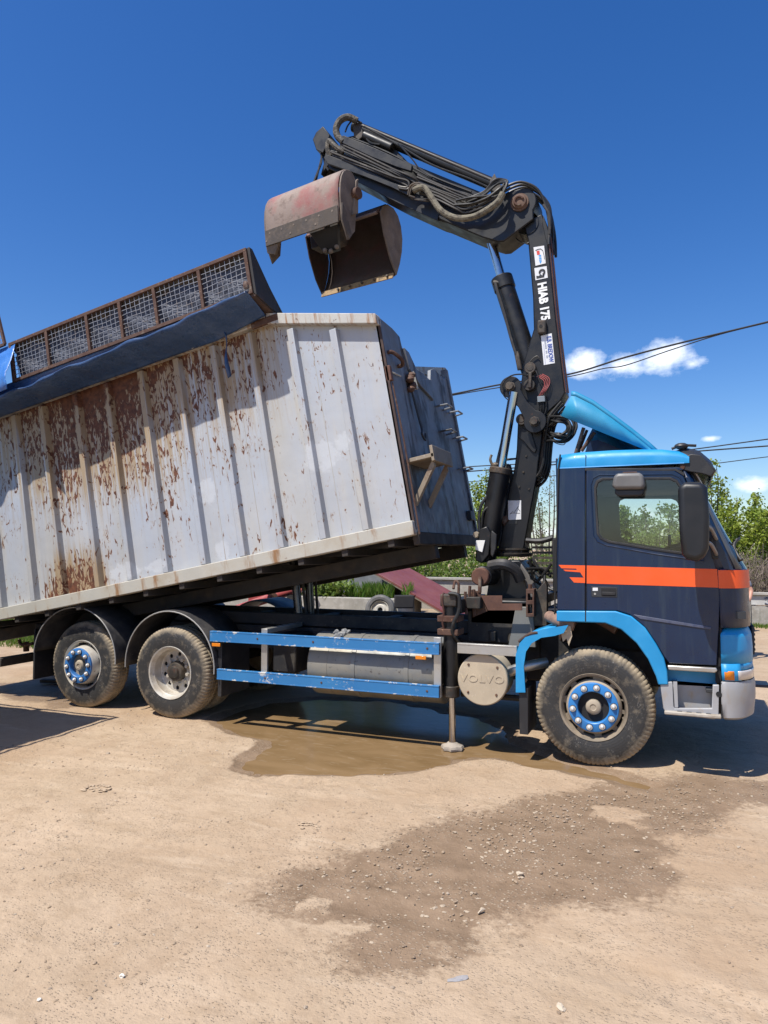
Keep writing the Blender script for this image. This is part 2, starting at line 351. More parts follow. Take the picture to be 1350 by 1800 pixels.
def container_mat(name, base, amount=1.):
    """grey-white paint; rust thickest under the middle of the top rail, running down in drips (local x = length, z = height)"""
    t = NT(name); x = t.xyz(); X, Z = x[0], x[2]
    c = t.mix(t.rng(t.noise(1.3, 5), .3, .7), tuple(q * .90 for q in base), base)
    c = t.mix(t.math('MULTIPLY', t.rng(t.noise(2.0, 6, .6, t.scaled((2.6, 1, .5))), .48, .72), .6), c, (.50, .47, .41))
    # greyer and bluer hand-painted areas, dull yellowish dirt
    c = t.mix(t.math('MULTIPLY', t.rng(t.noise(1.1, 4, .5, t.scaled((1, 1, .6))), .47, .6), .55), c, (.40, .44, .50))
    c = t.mix(t.math('MULTIPLY', t.rng(t.noise(.9, 3, .5, t.scaled((2.2, 1, .35))), .52, .72), .5), c, (.43, .40, .33))
    ax_ = t.math('ABSOLUTE', t.math('ADD', X, 3.85))
    zone = t.math('MULTIPLY', t.rng(ax_, .45, 2.5, 1, .0), t.rng(Z, .75, 2.62))
    zone = t.math('ADD', zone, t.math('MULTIPLY', t.math('MULTIPLY', t.rng(t.math('ABSOLUTE', t.math('ADD', X, 4.45)), .25, .6, 1, 0), t.rng(Z, .85, .2)), .80))
    zone = t.math('ADD', zone, t.math('MULTIPLY', t.math('MULTIPLY', t.rng(t.math('ABSOLUTE', t.math('ADD', X, 1.55)), .1, .7, 1, 0), t.rng(Z, 1.3, 2.6)), .40))
    # brown runs
    fine = t.noise(1, 6, .6, t.scaled((24, 4, .75)), .25)
    run = t.rng(t.math('ADD', fine, t.math('MULTIPLY', zone, .44)), .53, .72)
    c = t.mix(t.math('MULTIPLY', t.math('MULTIPLY', run, t.rng(zone, .0, .3, .10, .95)), .85), c, (.34, .225, .10))
    # scabs: small, drawn out downwards, each with a paler halo
    sp = t.math('ADD', t.noise(1, 4, .6, t.scaled((24, 9, 8.5)), .9), t.math('MULTIPLY_ADD', t.noise(1.9, 4), .36, -.18))
    lvl = t.math('ADD', sp, t.math('MULTIPLY', zone, .30 * amount))
    c = t.mix(t.math('MULTIPLY', t.rng(lvl, .60, .67), .55), c, (.33, .20, .09))
    scab = t.rng(lvl, .655, .675)
    full = t.rng(t.math('ADD', zone, t.math('MULTIPLY', t.noise(11, 7, .65, t.scaled((1.6, 1, .6))), .55)), 1.12, 1.17)
    scab = t.math('MAXIMUM', scab, full)
    c = t.mix(scab, c, t.mix(t.rng(t.noise(18, 6), .35, .65), (.17, .065, .032), (.075, .03, .02)))
    # stray scratches and specks
    spk = t.rng(t.noise(1, 4, .6, t.scaled((14, 5, 5.0)), 1.4), .725, .74)
    c = t.mix(spk, c, (.12, .065, .04)); c = t.mix(t.rng(t.noise(60, 3), .735, .76), c, (.16, .115, .08))
    # hand-stippled repair paint in blobs
    pt = None
    for (px_, pz_, rx_, rz_) in ((-.88, 1.02, .20, .17), (-.62, 1.10, .13, .10), (-2.38, .97, .11, .15), (-2.30, .27, .10, .13), (-3.70, .26, .22, .11), (-3.2, .25, .18, .07)):
        q = t.math('ADD', t.math('POWER', t.math('DIVIDE', t.math('ADD', X, -px_), rx_), 2.0), t.math('POWER', t.math('DIVIDE', t.math('ADD', Z, -pz_), rz_), 2.0))
        q = t.rng(t.math('ADD', q, t.math('MULTIPLY_ADD', t.noise(9, 7, .65), 4.4, -2.2)), 1.2, .6)
        pt = q if pt is None else t.math('MAXIMUM', pt, q)
    c = t.mix(t.math('MULTIPLY', pt, .5), c, (.57, .59, .61))
    scab = t.math('ADD', scab, t.math('MULTIPLY', pt, t.math('MULTIPLY_ADD', t.noise(55, 3), 2.2, -.7)))
    t.bump(t.math('ADD', t.math('ADD', t.noise(1.7, 3), t.math('MULTIPLY', t.noise(45, 4), .03)), t.math('MULTIPLY', scab, .05)), .35, .04)
    return t.set(c, t.math('MAXIMUM', t.rng(t.noise(3, 4), .3, .7, .38, .55), t.math('MULTIPLY', scab, .7)), 0, .4)
M['container'] = container_mat('grey white container paint', (.45, .465, .485))
M['container_rib'] = container_mat('grey white rib paint', (.41, .425, .445), .3)
M['container_rail'] = mk('dirty cream container rail', (.46, .44, .38), .6, 0, [(3, (.38, .33, .25), .45, .7), (2, (.27, .15, .07), .54, .66, (3, 1, .6)), (14, (.15, .06, .03), .66, .72), (50, (.2, .12, .08), .7, .76)], bump=(40, .2, .004))
M['container_top'] = mk('rust streaked top rail', (.47, .46, .42), .65, 0, [(6, (.30, .17, .09), .5, .66, (4, 1, .4)), (16, (.11, .05, .03), .6, .68)], bump=(40, .25, .004))
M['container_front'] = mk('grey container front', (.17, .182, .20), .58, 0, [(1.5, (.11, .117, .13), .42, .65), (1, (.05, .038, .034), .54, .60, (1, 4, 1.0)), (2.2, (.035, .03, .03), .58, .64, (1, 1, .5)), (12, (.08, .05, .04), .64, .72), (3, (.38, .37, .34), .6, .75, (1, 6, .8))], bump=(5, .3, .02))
M['container_under'] = mk('container underframe', (.03, .027, .025), .8, 0, [(4, (.07, .05, .035), .5, .75)])
M['navy_pale'] = mk('pale navy paint', (.075, .085, .13), .4, 0, [(8, (.03, .04, .09), .5, .7)])  # paler navy for the door crease
M['blue_light'] = mk('pale blue edge', (.10, .36, .72), .4)
M['seal_grey'] = mk('grey windscreen seal', (.075, .08, .085), .4, 0, [(4, (.13, .13, .13), .5, .75)])
M['visor'] = mk('smoked black visor', (.03, .032, .036), .3, 0, [(4, (.06, .06, .06), .5, .75)])
M['mirror_arm'] = mk('grey mirror arm', (.24, .23, .22), .5, .3)
M['kerb'] = mk('faded grey mirror shell', (.13, .125, .12), .5, 0, [(5, (.17, .165, .16), .45, .7)])
M['step_dirt'] = mk('muddy step', (.42, .38, .32), .7, 0, [(10, (.30, .25, .19), .45, .7)], bump=(60, .3, .004))
M['bracket_grey'] = mk('dusty grey web plate', (.13, .12, .11), .6, 0, [(4, (.20, .17, .14), .45, .7)])
M['red_wire'] = mk('red wire', (.45, .10, .09), .5)
M['hose_wrap_dark'] = mk('dark spiral wrapped hose', (.055, .05, .042), .8, 0, [(30, (.16, .14, .11), .5, .6)], bump=(50, .6, .01))
M['plate_print'] = mk('pale grey print', (.30, .33, .40), .5)
M['rust_dark'] = mk('dark rusty plate', (.055, .034, .028), .8, 0, [(6, (.12, .07, .05), .5, .7)], bump=(40, .3, .005))
M['grab_steel_dark'] = mk('dark worn blade steel', (.085, .068, .055), .7, 0, [(8, (.16, .12, .09), .5, .7)], bump=(40, .4, .006))
M['ram'] = mk('oily tipping ram', (.10, .10, .105), .25, .7, [(6, (.05, .05, .05), .5, .7)])
M['soil'] = mk('dark soil', (.13, .10, .07), .95, 0, [(8, (.2, .16, .1), .5, .7)])
M['old_tyre'] = mk('weathered grey tyre', (.10, .10, .10), .8, 0, [(8, (.17, .16, .15), .45, .7)], bump=(50, .3, .004))
M['wood_dark'] = mk('dark sleeper wood', (.055, .045, .04), .9, 0, [(8, (.11, .09, .07), .5, .7)], bump=(30, .4, .01))
M['bracket_dirt'] = mk('dirty rusted bracket', (.27, .22, .16), .75, 0, [(5, (.16, .09, .05), .5, .68), (20, (.36, .32, .26), .6, .72)], bump=(40, .2, .004))
M['pin_rust'] = mk('dull rusty pin', (.13, .075, .05), .75, 0, [(9, (.07, .045, .035), .45, .7)])
M['lid_end'] = mk('dark lid end sheet', (.022, .02, .021), .7, 0, [(5, (.06, .035, .028), .55, .75)])
M['soil_pale'] = mk('pale bank earth', (.33, .25, .165), .95, 0, [(3, (.24, .18, .12), .45, .65), (14, (.42, .33, .22), .55, .7)], bump=(20, .5, .02))
M['tarp_pale'] = mk('painted lit tarpaulin fold', (.24, .31, .42), .35, 0, [(5, (.12, .18, .30), .45, .65)], bump=(14, .4, .01))  # unused pale tone that paints light on a tarpaulin fold

# ================================================================== ground
rng = np.random.default_rng(7)
def lattice(x, y, cell, seed):
    g = np.random.default_rng(seed).random((256, 256))
    u = x / cell; v = y / cell; i = np.floor(u).astype(int); j = np.floor(v).astype(int)
    fu = u - i; fv = v - j; fu = fu * fu * (3 - 2 * fu); fv = fv * fv * (3 - 2 * fv)
    G = lambda a, b: g[a % 256, b % 256]
    return (G(i, j) * (1 - fu) + G(i + 1, j) * fu) * (1 - fv) + (G(i, j + 1) * (1 - fu) + G(i + 1, j + 1) * fu) * fv - .5
def sdist(x, y, poly):
    P = np.array(poly); d = np.full(x.shape, 1e9); inside = np.zeros(x.shape, bool)
    for k in range(len(P)):
        a = P[k]; b = P[(k + 1) % len(P)]; e = b - a
        t = np.clip(((x - a[0]) * e[0] + (y - a[1]) * e[1]) / (e @ e), 0, 1)
        d = np.minimum(d, np.hypot(x - a[0] - t * e[0], y - a[1] - t * e[1]))
        if a[1] != b[1]:
            c = ((a[1] > y) != (b[1] > y)) & (x < (b[0] - a[0]) * (y - a[1]) / (b[1] - a[1]) + a[0]); inside ^= c
    return np.where(inside, -d, d)
def sstep(v, a, b): t = np.clip((v - a) / (b - a), 0, 1); return t * t * (3 - 2 * t)
PUDDLE = [(-4.294,0.08),(-3.857,-0.175),(-3.255,-0.39),(-3.092,-0.82),(-2.893,-1.193),(-2.666,-1.306),(-2.244,-1.164),(-1.883,-1.014),(-1.556,-0.777),(-1.339,-0.493),(-1.147,-0.209),(-0.874,-0.057),(-0.547,-0.11),(-0.233,-0.193),(0.06,-0.24),(0.301,-0.392),(0.52,-0.42),(0.585,-0.213),(0.225,0.032),(-0.235,0.17),(-0.611,0.506),(-0.922,0.892),(-1.218,1.358),(-1.782,1.674),(-2.742,2.049),(-3.682,1.775),(-4.173,1.304),(-4.307,0.625)]
DAMP = [(-1.43,-3.115),(-1.359,-2.781),(-1.157,-2.395),(-1.108,-2.029),(-0.921,-1.731),(-0.6,-1.359),(-0.251,-0.953),(0.047,-0.543),(0.516,-0.273),(0.914,0.131),(1.37,0.16),(1.569,-0.057),(1.245,-0.529),(0.949,-1.067),(0.726,-1.79),(0.523,-2.408),(0.306,-2.641),(0.034,-2.792),(-0.131,-2.992),(-0.197,-3.289),(-0.39,-3.467),(-0.669,-3.485),(-0.854,-3.35),(-1.091,-3.144)]
DRYSPOT = [((0.308,-1.092), .20), ((-0.896,-3.263), .14), ((-1.171,-3.125), .10), ((-0.676,-3.331), .10)]
BACKDARK = [(-7.338,-0.012),(-6.821,0.057),(-6.194,0.005),(-6.446,1.031),(-8.358,1.408),(-8.432,0.879)]  # darker, smoother patch of earth by the rear wheel
def ground_z(x, y):
    far = sstep(np.hypot(x, y + 3), 9, 14)
    z = lattice(x, y, 1.7, 1) * .022 + lattice(x, y, .45, 2) * .012 * (1 - far) + lattice(x, y, .16, 3) * .011 * (1 - far) + lattice(x, y, .062, 4) * .0065 * (1 - far)
    z = z + lattice(x, y, 5., 5) * .03
    # tyre ruts running with the truck on the near side
    z = z - .012 * np.exp(-((y + 3.1 + .25 * np.sin(x * .7)) / .35) ** 2) * (1 - far) * (1 + lattice(x, y, .2, 8))
    for a_, b_, c_, w_, s_ in ((-2.35, .10, .30, .15, 31), (-4.25, .16, .25, .15, 32), (-3.55, -.12, .5, .13, 33), (-5.1, -.05, .4, .14, 34), (-1.35, .05, .2, .13, 35)):
        dd = y - (a_ + b_ * x + c_ * np.sin(x * .45 + s_)); on = np.exp(-(dd / w_) ** 4) * np.clip(lattice(x, y, .8, s_) * 2.2 + .55, 0, 1) * (1 - far)
        z = z + on * (-.014 + .006 * np.sign(np.sin(x * 70 + 18 * np.sign(dd) * dd))) + .007 * np.exp(-((np.abs(dd) - w_ * 1.15) / .04) ** 2) * (1 - far)
    sp = sdist(x, y, PUDDLE) + lattice(x, y, .5, 6) * .16 + lattice(x, y, .14, 9) * .09
    z = np.where(sp > -.02, np.maximum(z * .8, -.012), z * .5)
    return z - .075 * sstep(sp, .10, -.40), sp
def wet_at(x, y, sp):
    sw = sdist(x, y, DAMP) + lattice(x, y, .7, 11) * .35 + lattice(x, y, .2, 12) * .22 + lattice(x, y, .07, 13) * .12
    w = sstep(sw, .34, -.34) * .95
    for (qx, qy), qr in DRYSPOT:
        w = w * sstep(np.hypot(x - qx, (y - qy) * 1.6) + lattice(x, y, .16, 21) * .40 + lattice(x, y, .05, 22) * .16, qr * .35, qr * 1.5) * .8 + w * .2
    bw = sdist(x, y, BACKDARK) + lattice(x, y, .4, 16) * .4
    return np.maximum(np.maximum(w, sstep(bw, .2, -.2) * .8), sstep(sp, .07, -.02))
def axis(a, b, step, far0, far1, grow=1.16):
    c = list(np.arange(a, b, step)); s = step; p = c[-1]
    while p < far1: s *= grow; p += s; c.append(p)
    s = step; p = c[0]; pre = []
    while p > far0: s *= grow; p -= s; pre.append(p)
    return np.array(pre[::-1] + c)
gx = axis(-7.5, 3.2, .026, -500, 500); gy = axis(-6.2, 1.6, .026, -60, 1200)
GX, GY = np.meshgrid(gx, gy); xf = GX.ravel(); yf = GY.ravel(); zf, spf = ground_z(xf, yf); wf = wet_at(xf, yf, spf)
zf = zf - .006 * np.clip(wf, 0, 1)
nx, ny = len(gx), len(gy)
me = bpy.data.meshes.new('ground'); me.vertices.add(nx * ny); me.vertices.foreach_set('co', np.stack([xf, yf, zf], 1).ravel())
ii, jj = np.meshgrid(np.arange(nx - 1), np.arange(ny - 1)); q0 = (jj * nx + ii).ravel()
qs = np.stack([q0, q0 + 1, q0 + 1 + nx, q0 + nx], 1).astype(np.int32)
me.loops.add(qs.size); me.loops.foreach_set('vertex_index', qs.ravel()); me.polygons.add(len(qs))
me.polygons.foreach_set('loop_start', np.arange(0, qs.size, 4, dtype=np.int32)); me.polygons.foreach_set('loop_total', np.full(len(qs), 4, np.int32))
me.update(); at_ = me.attributes.new('wet', 'FLOAT', 'POINT'); at_.data.foreach_set('value', wf.astype(np.float32)); me.shade_smooth()
def ground_mat():
    t = NT('dry trodden earth'); a = t.n('ShaderNodeAttribute', attribute_name='wet'); w = a.outputs['Fac']
    P = t.tc.outputs['Object']
    c = t.mix(t.rng(t.noise(.8, 6, .6), .3, .7), (.385, .285, .188), (.46, .345, .237))
    c = t.mix(t.math('MULTIPLY', t.rng(t.noise(3.2, 8, .65, t.scaled((1, 1.6, 1))), .50, .68), .75), c, (.335, .24, .152))
    c = t.mix(t.math('MULTIPLY', t.rng(t.noise(14, 8, .7), .54, .70), .5), c, (.275, .198, .13))
    c = t.mix(t.math('MULTIPLY', t.rng(t.noise(1.7, 8, .7, t.scaled((1, .5, 1)), .8), .52, .62), .55), c, (.35, .25, .162))
    c = t.mix(t.math('MULTIPLY', t.rng(t.noise(26, 8, .75), .60, .68), .4), c, (.22, .16, .11))
    c = t.mix(t.math('MULTIPLY', t.rng(t.noise(9, 7, .7), .60, .72), .7), c, (.50, .39, .27))
    c = t.mix(t.math('MULTIPLY', t.rng(t.noise(.42, 5, .55, None, .6), .46, .60), .6), c, (.345, .235, .145))
    c = t.mix(t.math('MULTIPLY', t.rng(t.noise(2.4, 7, .7, t.scaled((.35, 1.5, 1))), .55, .66), .5), c, (.50, .39, .275))
    vo = t.n('ShaderNodeTexVoronoi'); vo.inputs['Scale'].default_value = 55; t.t.links.new(P, vo.inputs['Vector'])
    peb = t.math('MULTIPLY', t.rng(vo.outputs['Distance'], .26, .16), t.rng(t.noise(4, 4), .5, .62))
    c = t.mix(t.math('MULTIPLY', peb, .55), c, t.mix(vo.outputs['Color'], (.42, .33, .24), (.27, .21, .16)))
    # damp soil
    wn_ = t.math('ADD', w, t.math('MULTIPLY_ADD', t.noise(22, 8, .7), 1.5, -.75)); wn_ = t.math('MULTIPLY', t.rng(wn_, .25, .62), t.rng(w, .05, .3))
    wc = t.mix(t.rng(t.noise(5, 6), .35, .65), (.20, .135, .083), (.265, .183, .117))
    wc = t.mix(t.math('MULTIPLY', t.rng(t.noise(40, 6, .7), .6, .7), .6), wc, (.30, .22, .15))
    vo2 = t.n('ShaderNodeTexVoronoi'); vo2.inputs['Scale'].default_value = 34; t.t.links.new(t.scaled((1, 1.7, 1)), vo2.inputs['Vector'])
    fl = t.math('MULTIPLY', t.rng(vo2.outputs['Distance'], .30, .20), t.rng(t.noise(2.6, 4), .42, .52))
    wc = t.mix(t.math('MULTIPLY', fl, .7), wc, (.43, .34, .245))
    c = t.mix(wn_, c, wc)
    h = t.math('ADD', t.math('ADD', t.noise(16, 6, .6), t.math('MULTIPLY', t.noise(90, 4, .6), .25)), t.math('MULTIPLY', t.math('ADD', peb, fl), .5))
    t.bump(h, .7, .018)
    return t.set(c, t.rng(wn_, 0, 1, .95, .62), 0, .3)
go = link('ground', me, ground_mat(), smooth=0); tag(go, kind='structure', label='dry sandy trodden earth of the yard')
# puddle: a flat sheet of muddy water lying in the hollow
def water_mat():
    t = NT('muddy water'); c = t.mix(t.rng(t.noise(1.3, 5, .6, t.scaled((1, 2, 1)), 1), .35, .65), (.175, .11, .050), (.235, .152, .076))
    c = t.mix(t.math('MULTIPLY', t.rng(t.noise(1, 4, .5, t.scaled((3, 9, 1)), 2), .60, .64), .35), c, (.30, .22, .14))
    t.bump(t.noise(3, 2), .03, .01)
    t.b.inputs['IOR'].default_value = 1.30; return t.set(c, .14, 0, .18)
cx = sum(p[0] for p in PUDDLE) / len(PUDDLE); cy = sum(p[1] for p in PUDDLE) / len(PUDDLE)
bx = np.arange(-5.2, 1.6, .12); by = np.arange(-1.9, 2.6, .12); BX, BY = np.meshgrid(bx, by); SDW = sdist(BX.ravel(), BY.ravel(), PUDDLE).reshape(BX.shape)
wmb = MB(); idx = {}
for j in range(len(by) - 1):
    for i in range(len(bx) - 1):
        if SDW[j, i] < .30: 
            q = []
            for a, b in ((i, j), (i + 1, j), (i + 1, j + 1), (i, j + 1)):
                if (a, b) not in idx: idx[(a, b)] = len(wmb.v); wmb.v.append((bx[a], by[b], -.026))
                q.append(idx[(a, b)])
            wmb.f.append(tuple(q))
tag(wmb.build('puddle', water_mat()), kind='structure', label='shallow muddy brown puddle under the side of the truck')

# stones: the countless small pebbles as one mass, the few large ones singly
ICO = []
def ico():
    p = (1 + 5 ** .5) / 2; v = [(-1, p, 0), (1, p, 0), (-1, -p, 0), (1, -p, 0), (0, -1, p), (0, 1, p), (0, -1, -p), (0, 1, -p), (p, 0, -1), (p, 0, 1), (-p, 0, -1), (-p, 0, 1)]
    f = [(0, 11, 5), (0, 5, 1), (0, 1, 7), (0, 7, 10), (0, 10, 11), (1, 5, 9), (5, 11, 4), (11, 10, 2), (10, 7, 6), (7, 1, 8), (3, 9, 4), (3, 4, 2), (3, 2, 6), (3, 6, 8), (3, 8, 9), (4, 9, 5), (2, 4, 11), (6, 2, 10), (8, 6, 7), (9, 8, 1)]
    return np.array(v) / math.sqrt(1 + p * p), f
IV, IF = ico()
pm = MB(); cr_ = MB(); RS = random.Random(5)
N = 42000; px_ = rng.uniform(-5.5, 2.8, N); py_ = rng.uniform(-6.0, .2, N); pz_, sp_ = ground_z(px_, py_); clus = lattice(px_, py_, .55, 51) + .5 * lattice(px_, py_, .2, 52); pw_ = wet_at(px_, py_, sp_)
for k in range(N):
    if sp_[k] < .02: continue
    d = math.hypot(px_[k] - .75, py_[k] + 6.65)
    cl_ = max(0, min(1, .35 + 3.2 * clus[k]))
    keep = (.05 + .35 * cl_) * (.6 + .9 * pw_[k])
    if RS.random() > keep: continue
    s = RS.choice((.003, .004, .004, .005, .006, .008, .010)) * RS.uniform(.7, 1.3)
    if RS.random() < .012: s *= 1.8
    a = RS.uniform(0, 6.28); ca, sa = math.cos(a), math.sin(a); e = (RS.uniform(.8, 1.5), RS.uniform(.7, 1.1), RS.uniform(.35, .7))
    V = IV * np.array(e) * s * (1 + rng.uniform(-.22, .22, (12, 1)))
    (cr_ if RS.random() < .62 else pm).add(np.stack([V[:, 0] * ca - V[:, 1] * sa + px_[k], V[:, 0] * sa + V[:, 1] * ca + py_[k], V[:, 2] + pz_[k] + s * .12], 1).tolist(), IF)
M['pebble'] = mk('pebble', (.42, .34, .25), .9, 0, [(8, (.27, .20, .14), .45, .6), (5, (.52, .46, .38), .6, .72)])
M['crumb'] = mk('crumb of dry earth', (.34, .25, .165), .95, 0, [(5, (.22, .16, .11), .42, .6), (9, (.44, .335, .23), .55, .7)])
tag(cr_.build('earth_crumbs', M['crumb'], smooth=0), label='crumbs of dry earth scattered over the yard', kind='stuff')
tag(pm.build('gravel', M['pebble'], smooth=0), label='small pale pebbles strewn over the earth', kind='stuff')
# pale stone chips showing through the damp earth
cp = MB(); N2 = 16000; qx = rng.uniform(-2.0, 1.9, N2); qy = rng.uniform(-4.4, -.2, N2); qz, qs_ = ground_z(qx, qy); qw = wet_at(qx, qy, qs_); qc = lattice(qx, qy, .35, 61) + .5 * lattice(qx, qy, .12, 62)
for k in range(N2):
    if qs_[k] < .03 or RS.random() > .25 * qw[k] * max(0, min(1, .45 + 2.4 * qc[k])): continue
    s = RS.choice((.0035, .0045, .006, .006, .008, .011)) * RS.uniform(.8, 1.25); a = RS.uniform(0, 6.28); ca, sa = math.cos(a), math.sin(a)
    V = IV * np.array((RS.uniform(.9, 1.6), RS.uniform(.7, 1.1), .42)) * s * (1 + rng.uniform(-.25, .25, (12, 1)))
    cp.add(np.stack([V[:, 0] * ca - V[:, 1] * sa + qx[k], V[:, 0] * sa + V[:, 1] * ca + qy[k], V[:, 2] + qz[k] - .004], 1).tolist(), IF)
tag(cp.build('stone_chips', mk('pale stone chip', (.42, .335, .24), .9, 0, [(6, (.38, .30, .215), .45, .65)]), smooth=0), label='pale stone chips showing through the damp earth', kind='stuff')
M['stone_white'] = mk('white limestone', (.72, .68, .60), .9, 0, [(12, (.5, .42, .32), .5, .75)], bump=(40, .5, .01))
M['stone_tan'] = mk('tan stone', (.52, .43, .32), .9, 0, [(9, (.38, .30, .22), .45, .7)], bump=(40, .5, .01))
M['stone_grey'] = mk('blue grey slate', (.33, .31, .30), .9, 0, [(9, (.25, .25, .26), .45, .7)], bump=(40, .5, .01))
def stone(name, pos, s, mat, label, seed):
    rr = np.random.default_rng(seed); m = MB(); V = []
    import bmesh
    b = bmesh.new(); bmesh.ops.create_icosphere(b, subdivisions=2, radius=1); bmesh.ops.rotate(b, verts=b.verts, matrix=Matrix.Rotation(seed * 1.3, 3, 'Z')); off = rr.uniform(-1, 1, (5, 3))
    for v in b.verts:
        k = 1
        for o in off: k -= max(0, v.co.dot(Vector(o).normalized()) - .38) * .95
        v.co = Vector((v.co.x * s[0], v.co.y * s[1], v.co.z * s[2])) * k * (1 + rr.uniform(-.05, .05))
    me = bpy.data.meshes.new(name); b.to_mesh(me); b.free()
    o = link(name, me, mat, smooth=18); z = ground_z(np.array([pos[0]]), np.array([pos[1]]))[0][0]; o.location = (pos[0], pos[1], z + s[2] * .45); o.rotation_euler.z = rr.uniform(0, 6)
    return tag(o, label, 'stone', 'loose stones on the earth')
stone('loose_stone', (-1.634,-4.021), (.019, .015, .012), M['stone_white'], 'bright white stone on bare earth, larger of the two white ones at lower left', 1)
stone('loose_stone', (-1.849,-4.279), (.016, .013, .010), M['stone_white'], 'smaller white stone nearest the bottom left corner', 2)
stone('loose_stone', (0.253,-3.481), (.034, .026, .014), M['stone_tan'], 'flat tan stone by the bottom edge below the damp earth', 3)
stone('loose_stone', (-0.176,-2.331), (.040, .030, .017), M['stone_tan'], 'largest pale flat stone in the middle of the damp earth', 4)
stone('loose_stone', (-0.278,-2.826), (.030, .019, .015), M['stone_tan'], 'pointed pale stone on damp earth below the largest flat one', 5)
stone('loose_stone', (-0.218,-3.452), (.062, .040, .007), M['stone_grey'], 'thin grey slate lying flush at the near edge of the damp earth', 6)
stone('loose_stone', (-0.306,-2.041), (.022, .015, .009), M['stone_tan'], 'small cream chip just above the largest flat stone', 7)
stone('loose_stone', (0.457,-1.706), (.026, .018, .009), M['stone_tan'], 'cream chip on the damp earth below the front wheel', 8)
def clod(pos, s, n, label, seed, mat):
    m = MB(); rr = random.Random(seed); x0, y0 = pos
    z0 = ground_z(np.array([x0]), np.array([y0]))[0][0]
    for k in range(n):
        a = rr.uniform(0, 6.28); d = s * math.sqrt(rr.random()); q = s * rr.uniform(.05, .17)
        V = IV * np.array((q * rr.uniform(.8, 1.6), q, q * rr.uniform(.2, .4))) * (1 + np.random.default_rng(seed + k).uniform(-.25, .25, (12, 1)))
        m.add((V + np.array((x0 + d * math.cos(a) * 1.25, y0 + d * math.sin(a) * .8, z0 + .003))).tolist(), IF)
    return tag(m.build('mud_clod', mat, smooth=0), label, 'clod', 'crusts of dried mud', 'stuff')
M['crust'] = mk('pale dried mud', (.43, .325, .22), .95, 0, [(20, (.33, .245, .165), .45, .7)], bump=(60, .5, .01))
clod((-3.679,-2.106), .11, 46, 'crumbled crust of dried mud on bare earth', 3, M['crust'])
clod((-1.677,-2.157), .08, 30, 'small crumbled clod above the damp earth', 4, M['crust'])

# ================================================================== truck (X forward, Y away from the camera side, front axle at X = 0)
T = empty('tipper_truck', (-2, 1.25, 0), 'navy and blue cab truck with orange stripe carrying a tipped container', 'truck')
WB = 4.706; TAG = WB + 1.37
# ---- chassis
mb = MB()
for y in (.82, 1.62):
    mb.box(-6.9, .9, y, y + .09, .74, 1.02)
for x in (-6.6, -5.4, -4.0, -3.0, -2.0, -.9, .4): mb.box(x, x + .1, .91, 1.62, .80, .98)
mb.build('chassis_frame', M['chassis'], T, .008)
mb = MB()
for y in (.86, 1.56): mb.box(-6.7, -.62, y, y + .1, 1.03, 1.17)
for x in (-6.4, -5.2, -4.3, -3.35, -2.5, -1.8): mb.box(x, x + .12, .96, 1.56, 1.05, 1.14)
mb.build('body_subframe', M['chassis'], T, .008)
for x0, x1, z0, z1, y0, y1 in ((-3.1, -2.55, .62, .96, .55, .8), (-3.55, -3.25, .55, .98, .4, .8), (-2.0, -.5, .55, .78, 1.0, 1.5), (-.6, .85, .62, 1.32, .75, 1.75), (-1.55, -1.45, .6, 1.0, .1, .8)):
    MB().box(x0, x1, y0, y1, z0, z1).build('engine_block' if x0 == -.6 else 'chassis_box', M['chassis'], T, .02)
# body mount plates seen on the frame side
for x in (-1.05, -.85, -.7): MB().cyl((x, .60, 1.0), (x, .60, 1.10), .04).build('air_valve', M['chassis'], T, .008)
MB().box(-1.32, -.64, .62, .80, .98, 1.40).build('side_plate', M['chassis'], T, .01)
MB().prism([(-.88, .96), (-.60, .96), (-.63, 1.36), (-.80, 1.36)], .56, .62).build('mount_bracket', mk('grey bracket paint', (.17, .17, .16), .6), T, .006)
for x in (0, -WB, -TAG): MB().cyl((x, .3, .52), (x, 2.2, .52), .07, n=16).ball((x, 1.25, .52), (.22, .2, .2)).build('axle', M['chassis'], T)
MB().tube([(-.45, .95, .9), (-.2, .5, 1.28), (0, .35, 1.30), (.2, .3, 1.2)], .05, 10, 6).build('intake_hose', M['rust'], T)
MB().tube([(-.42, .3, 1.30), (-.28, .12, 1.27), (-.16, .1, 1.25)], .055, 12, 5).build('exhaust_pipe', mk('pinkish rusty pipe', (.30, .19, .14), .8, 0, [(9, (.16, .1, .08), .5, .7)]), T)

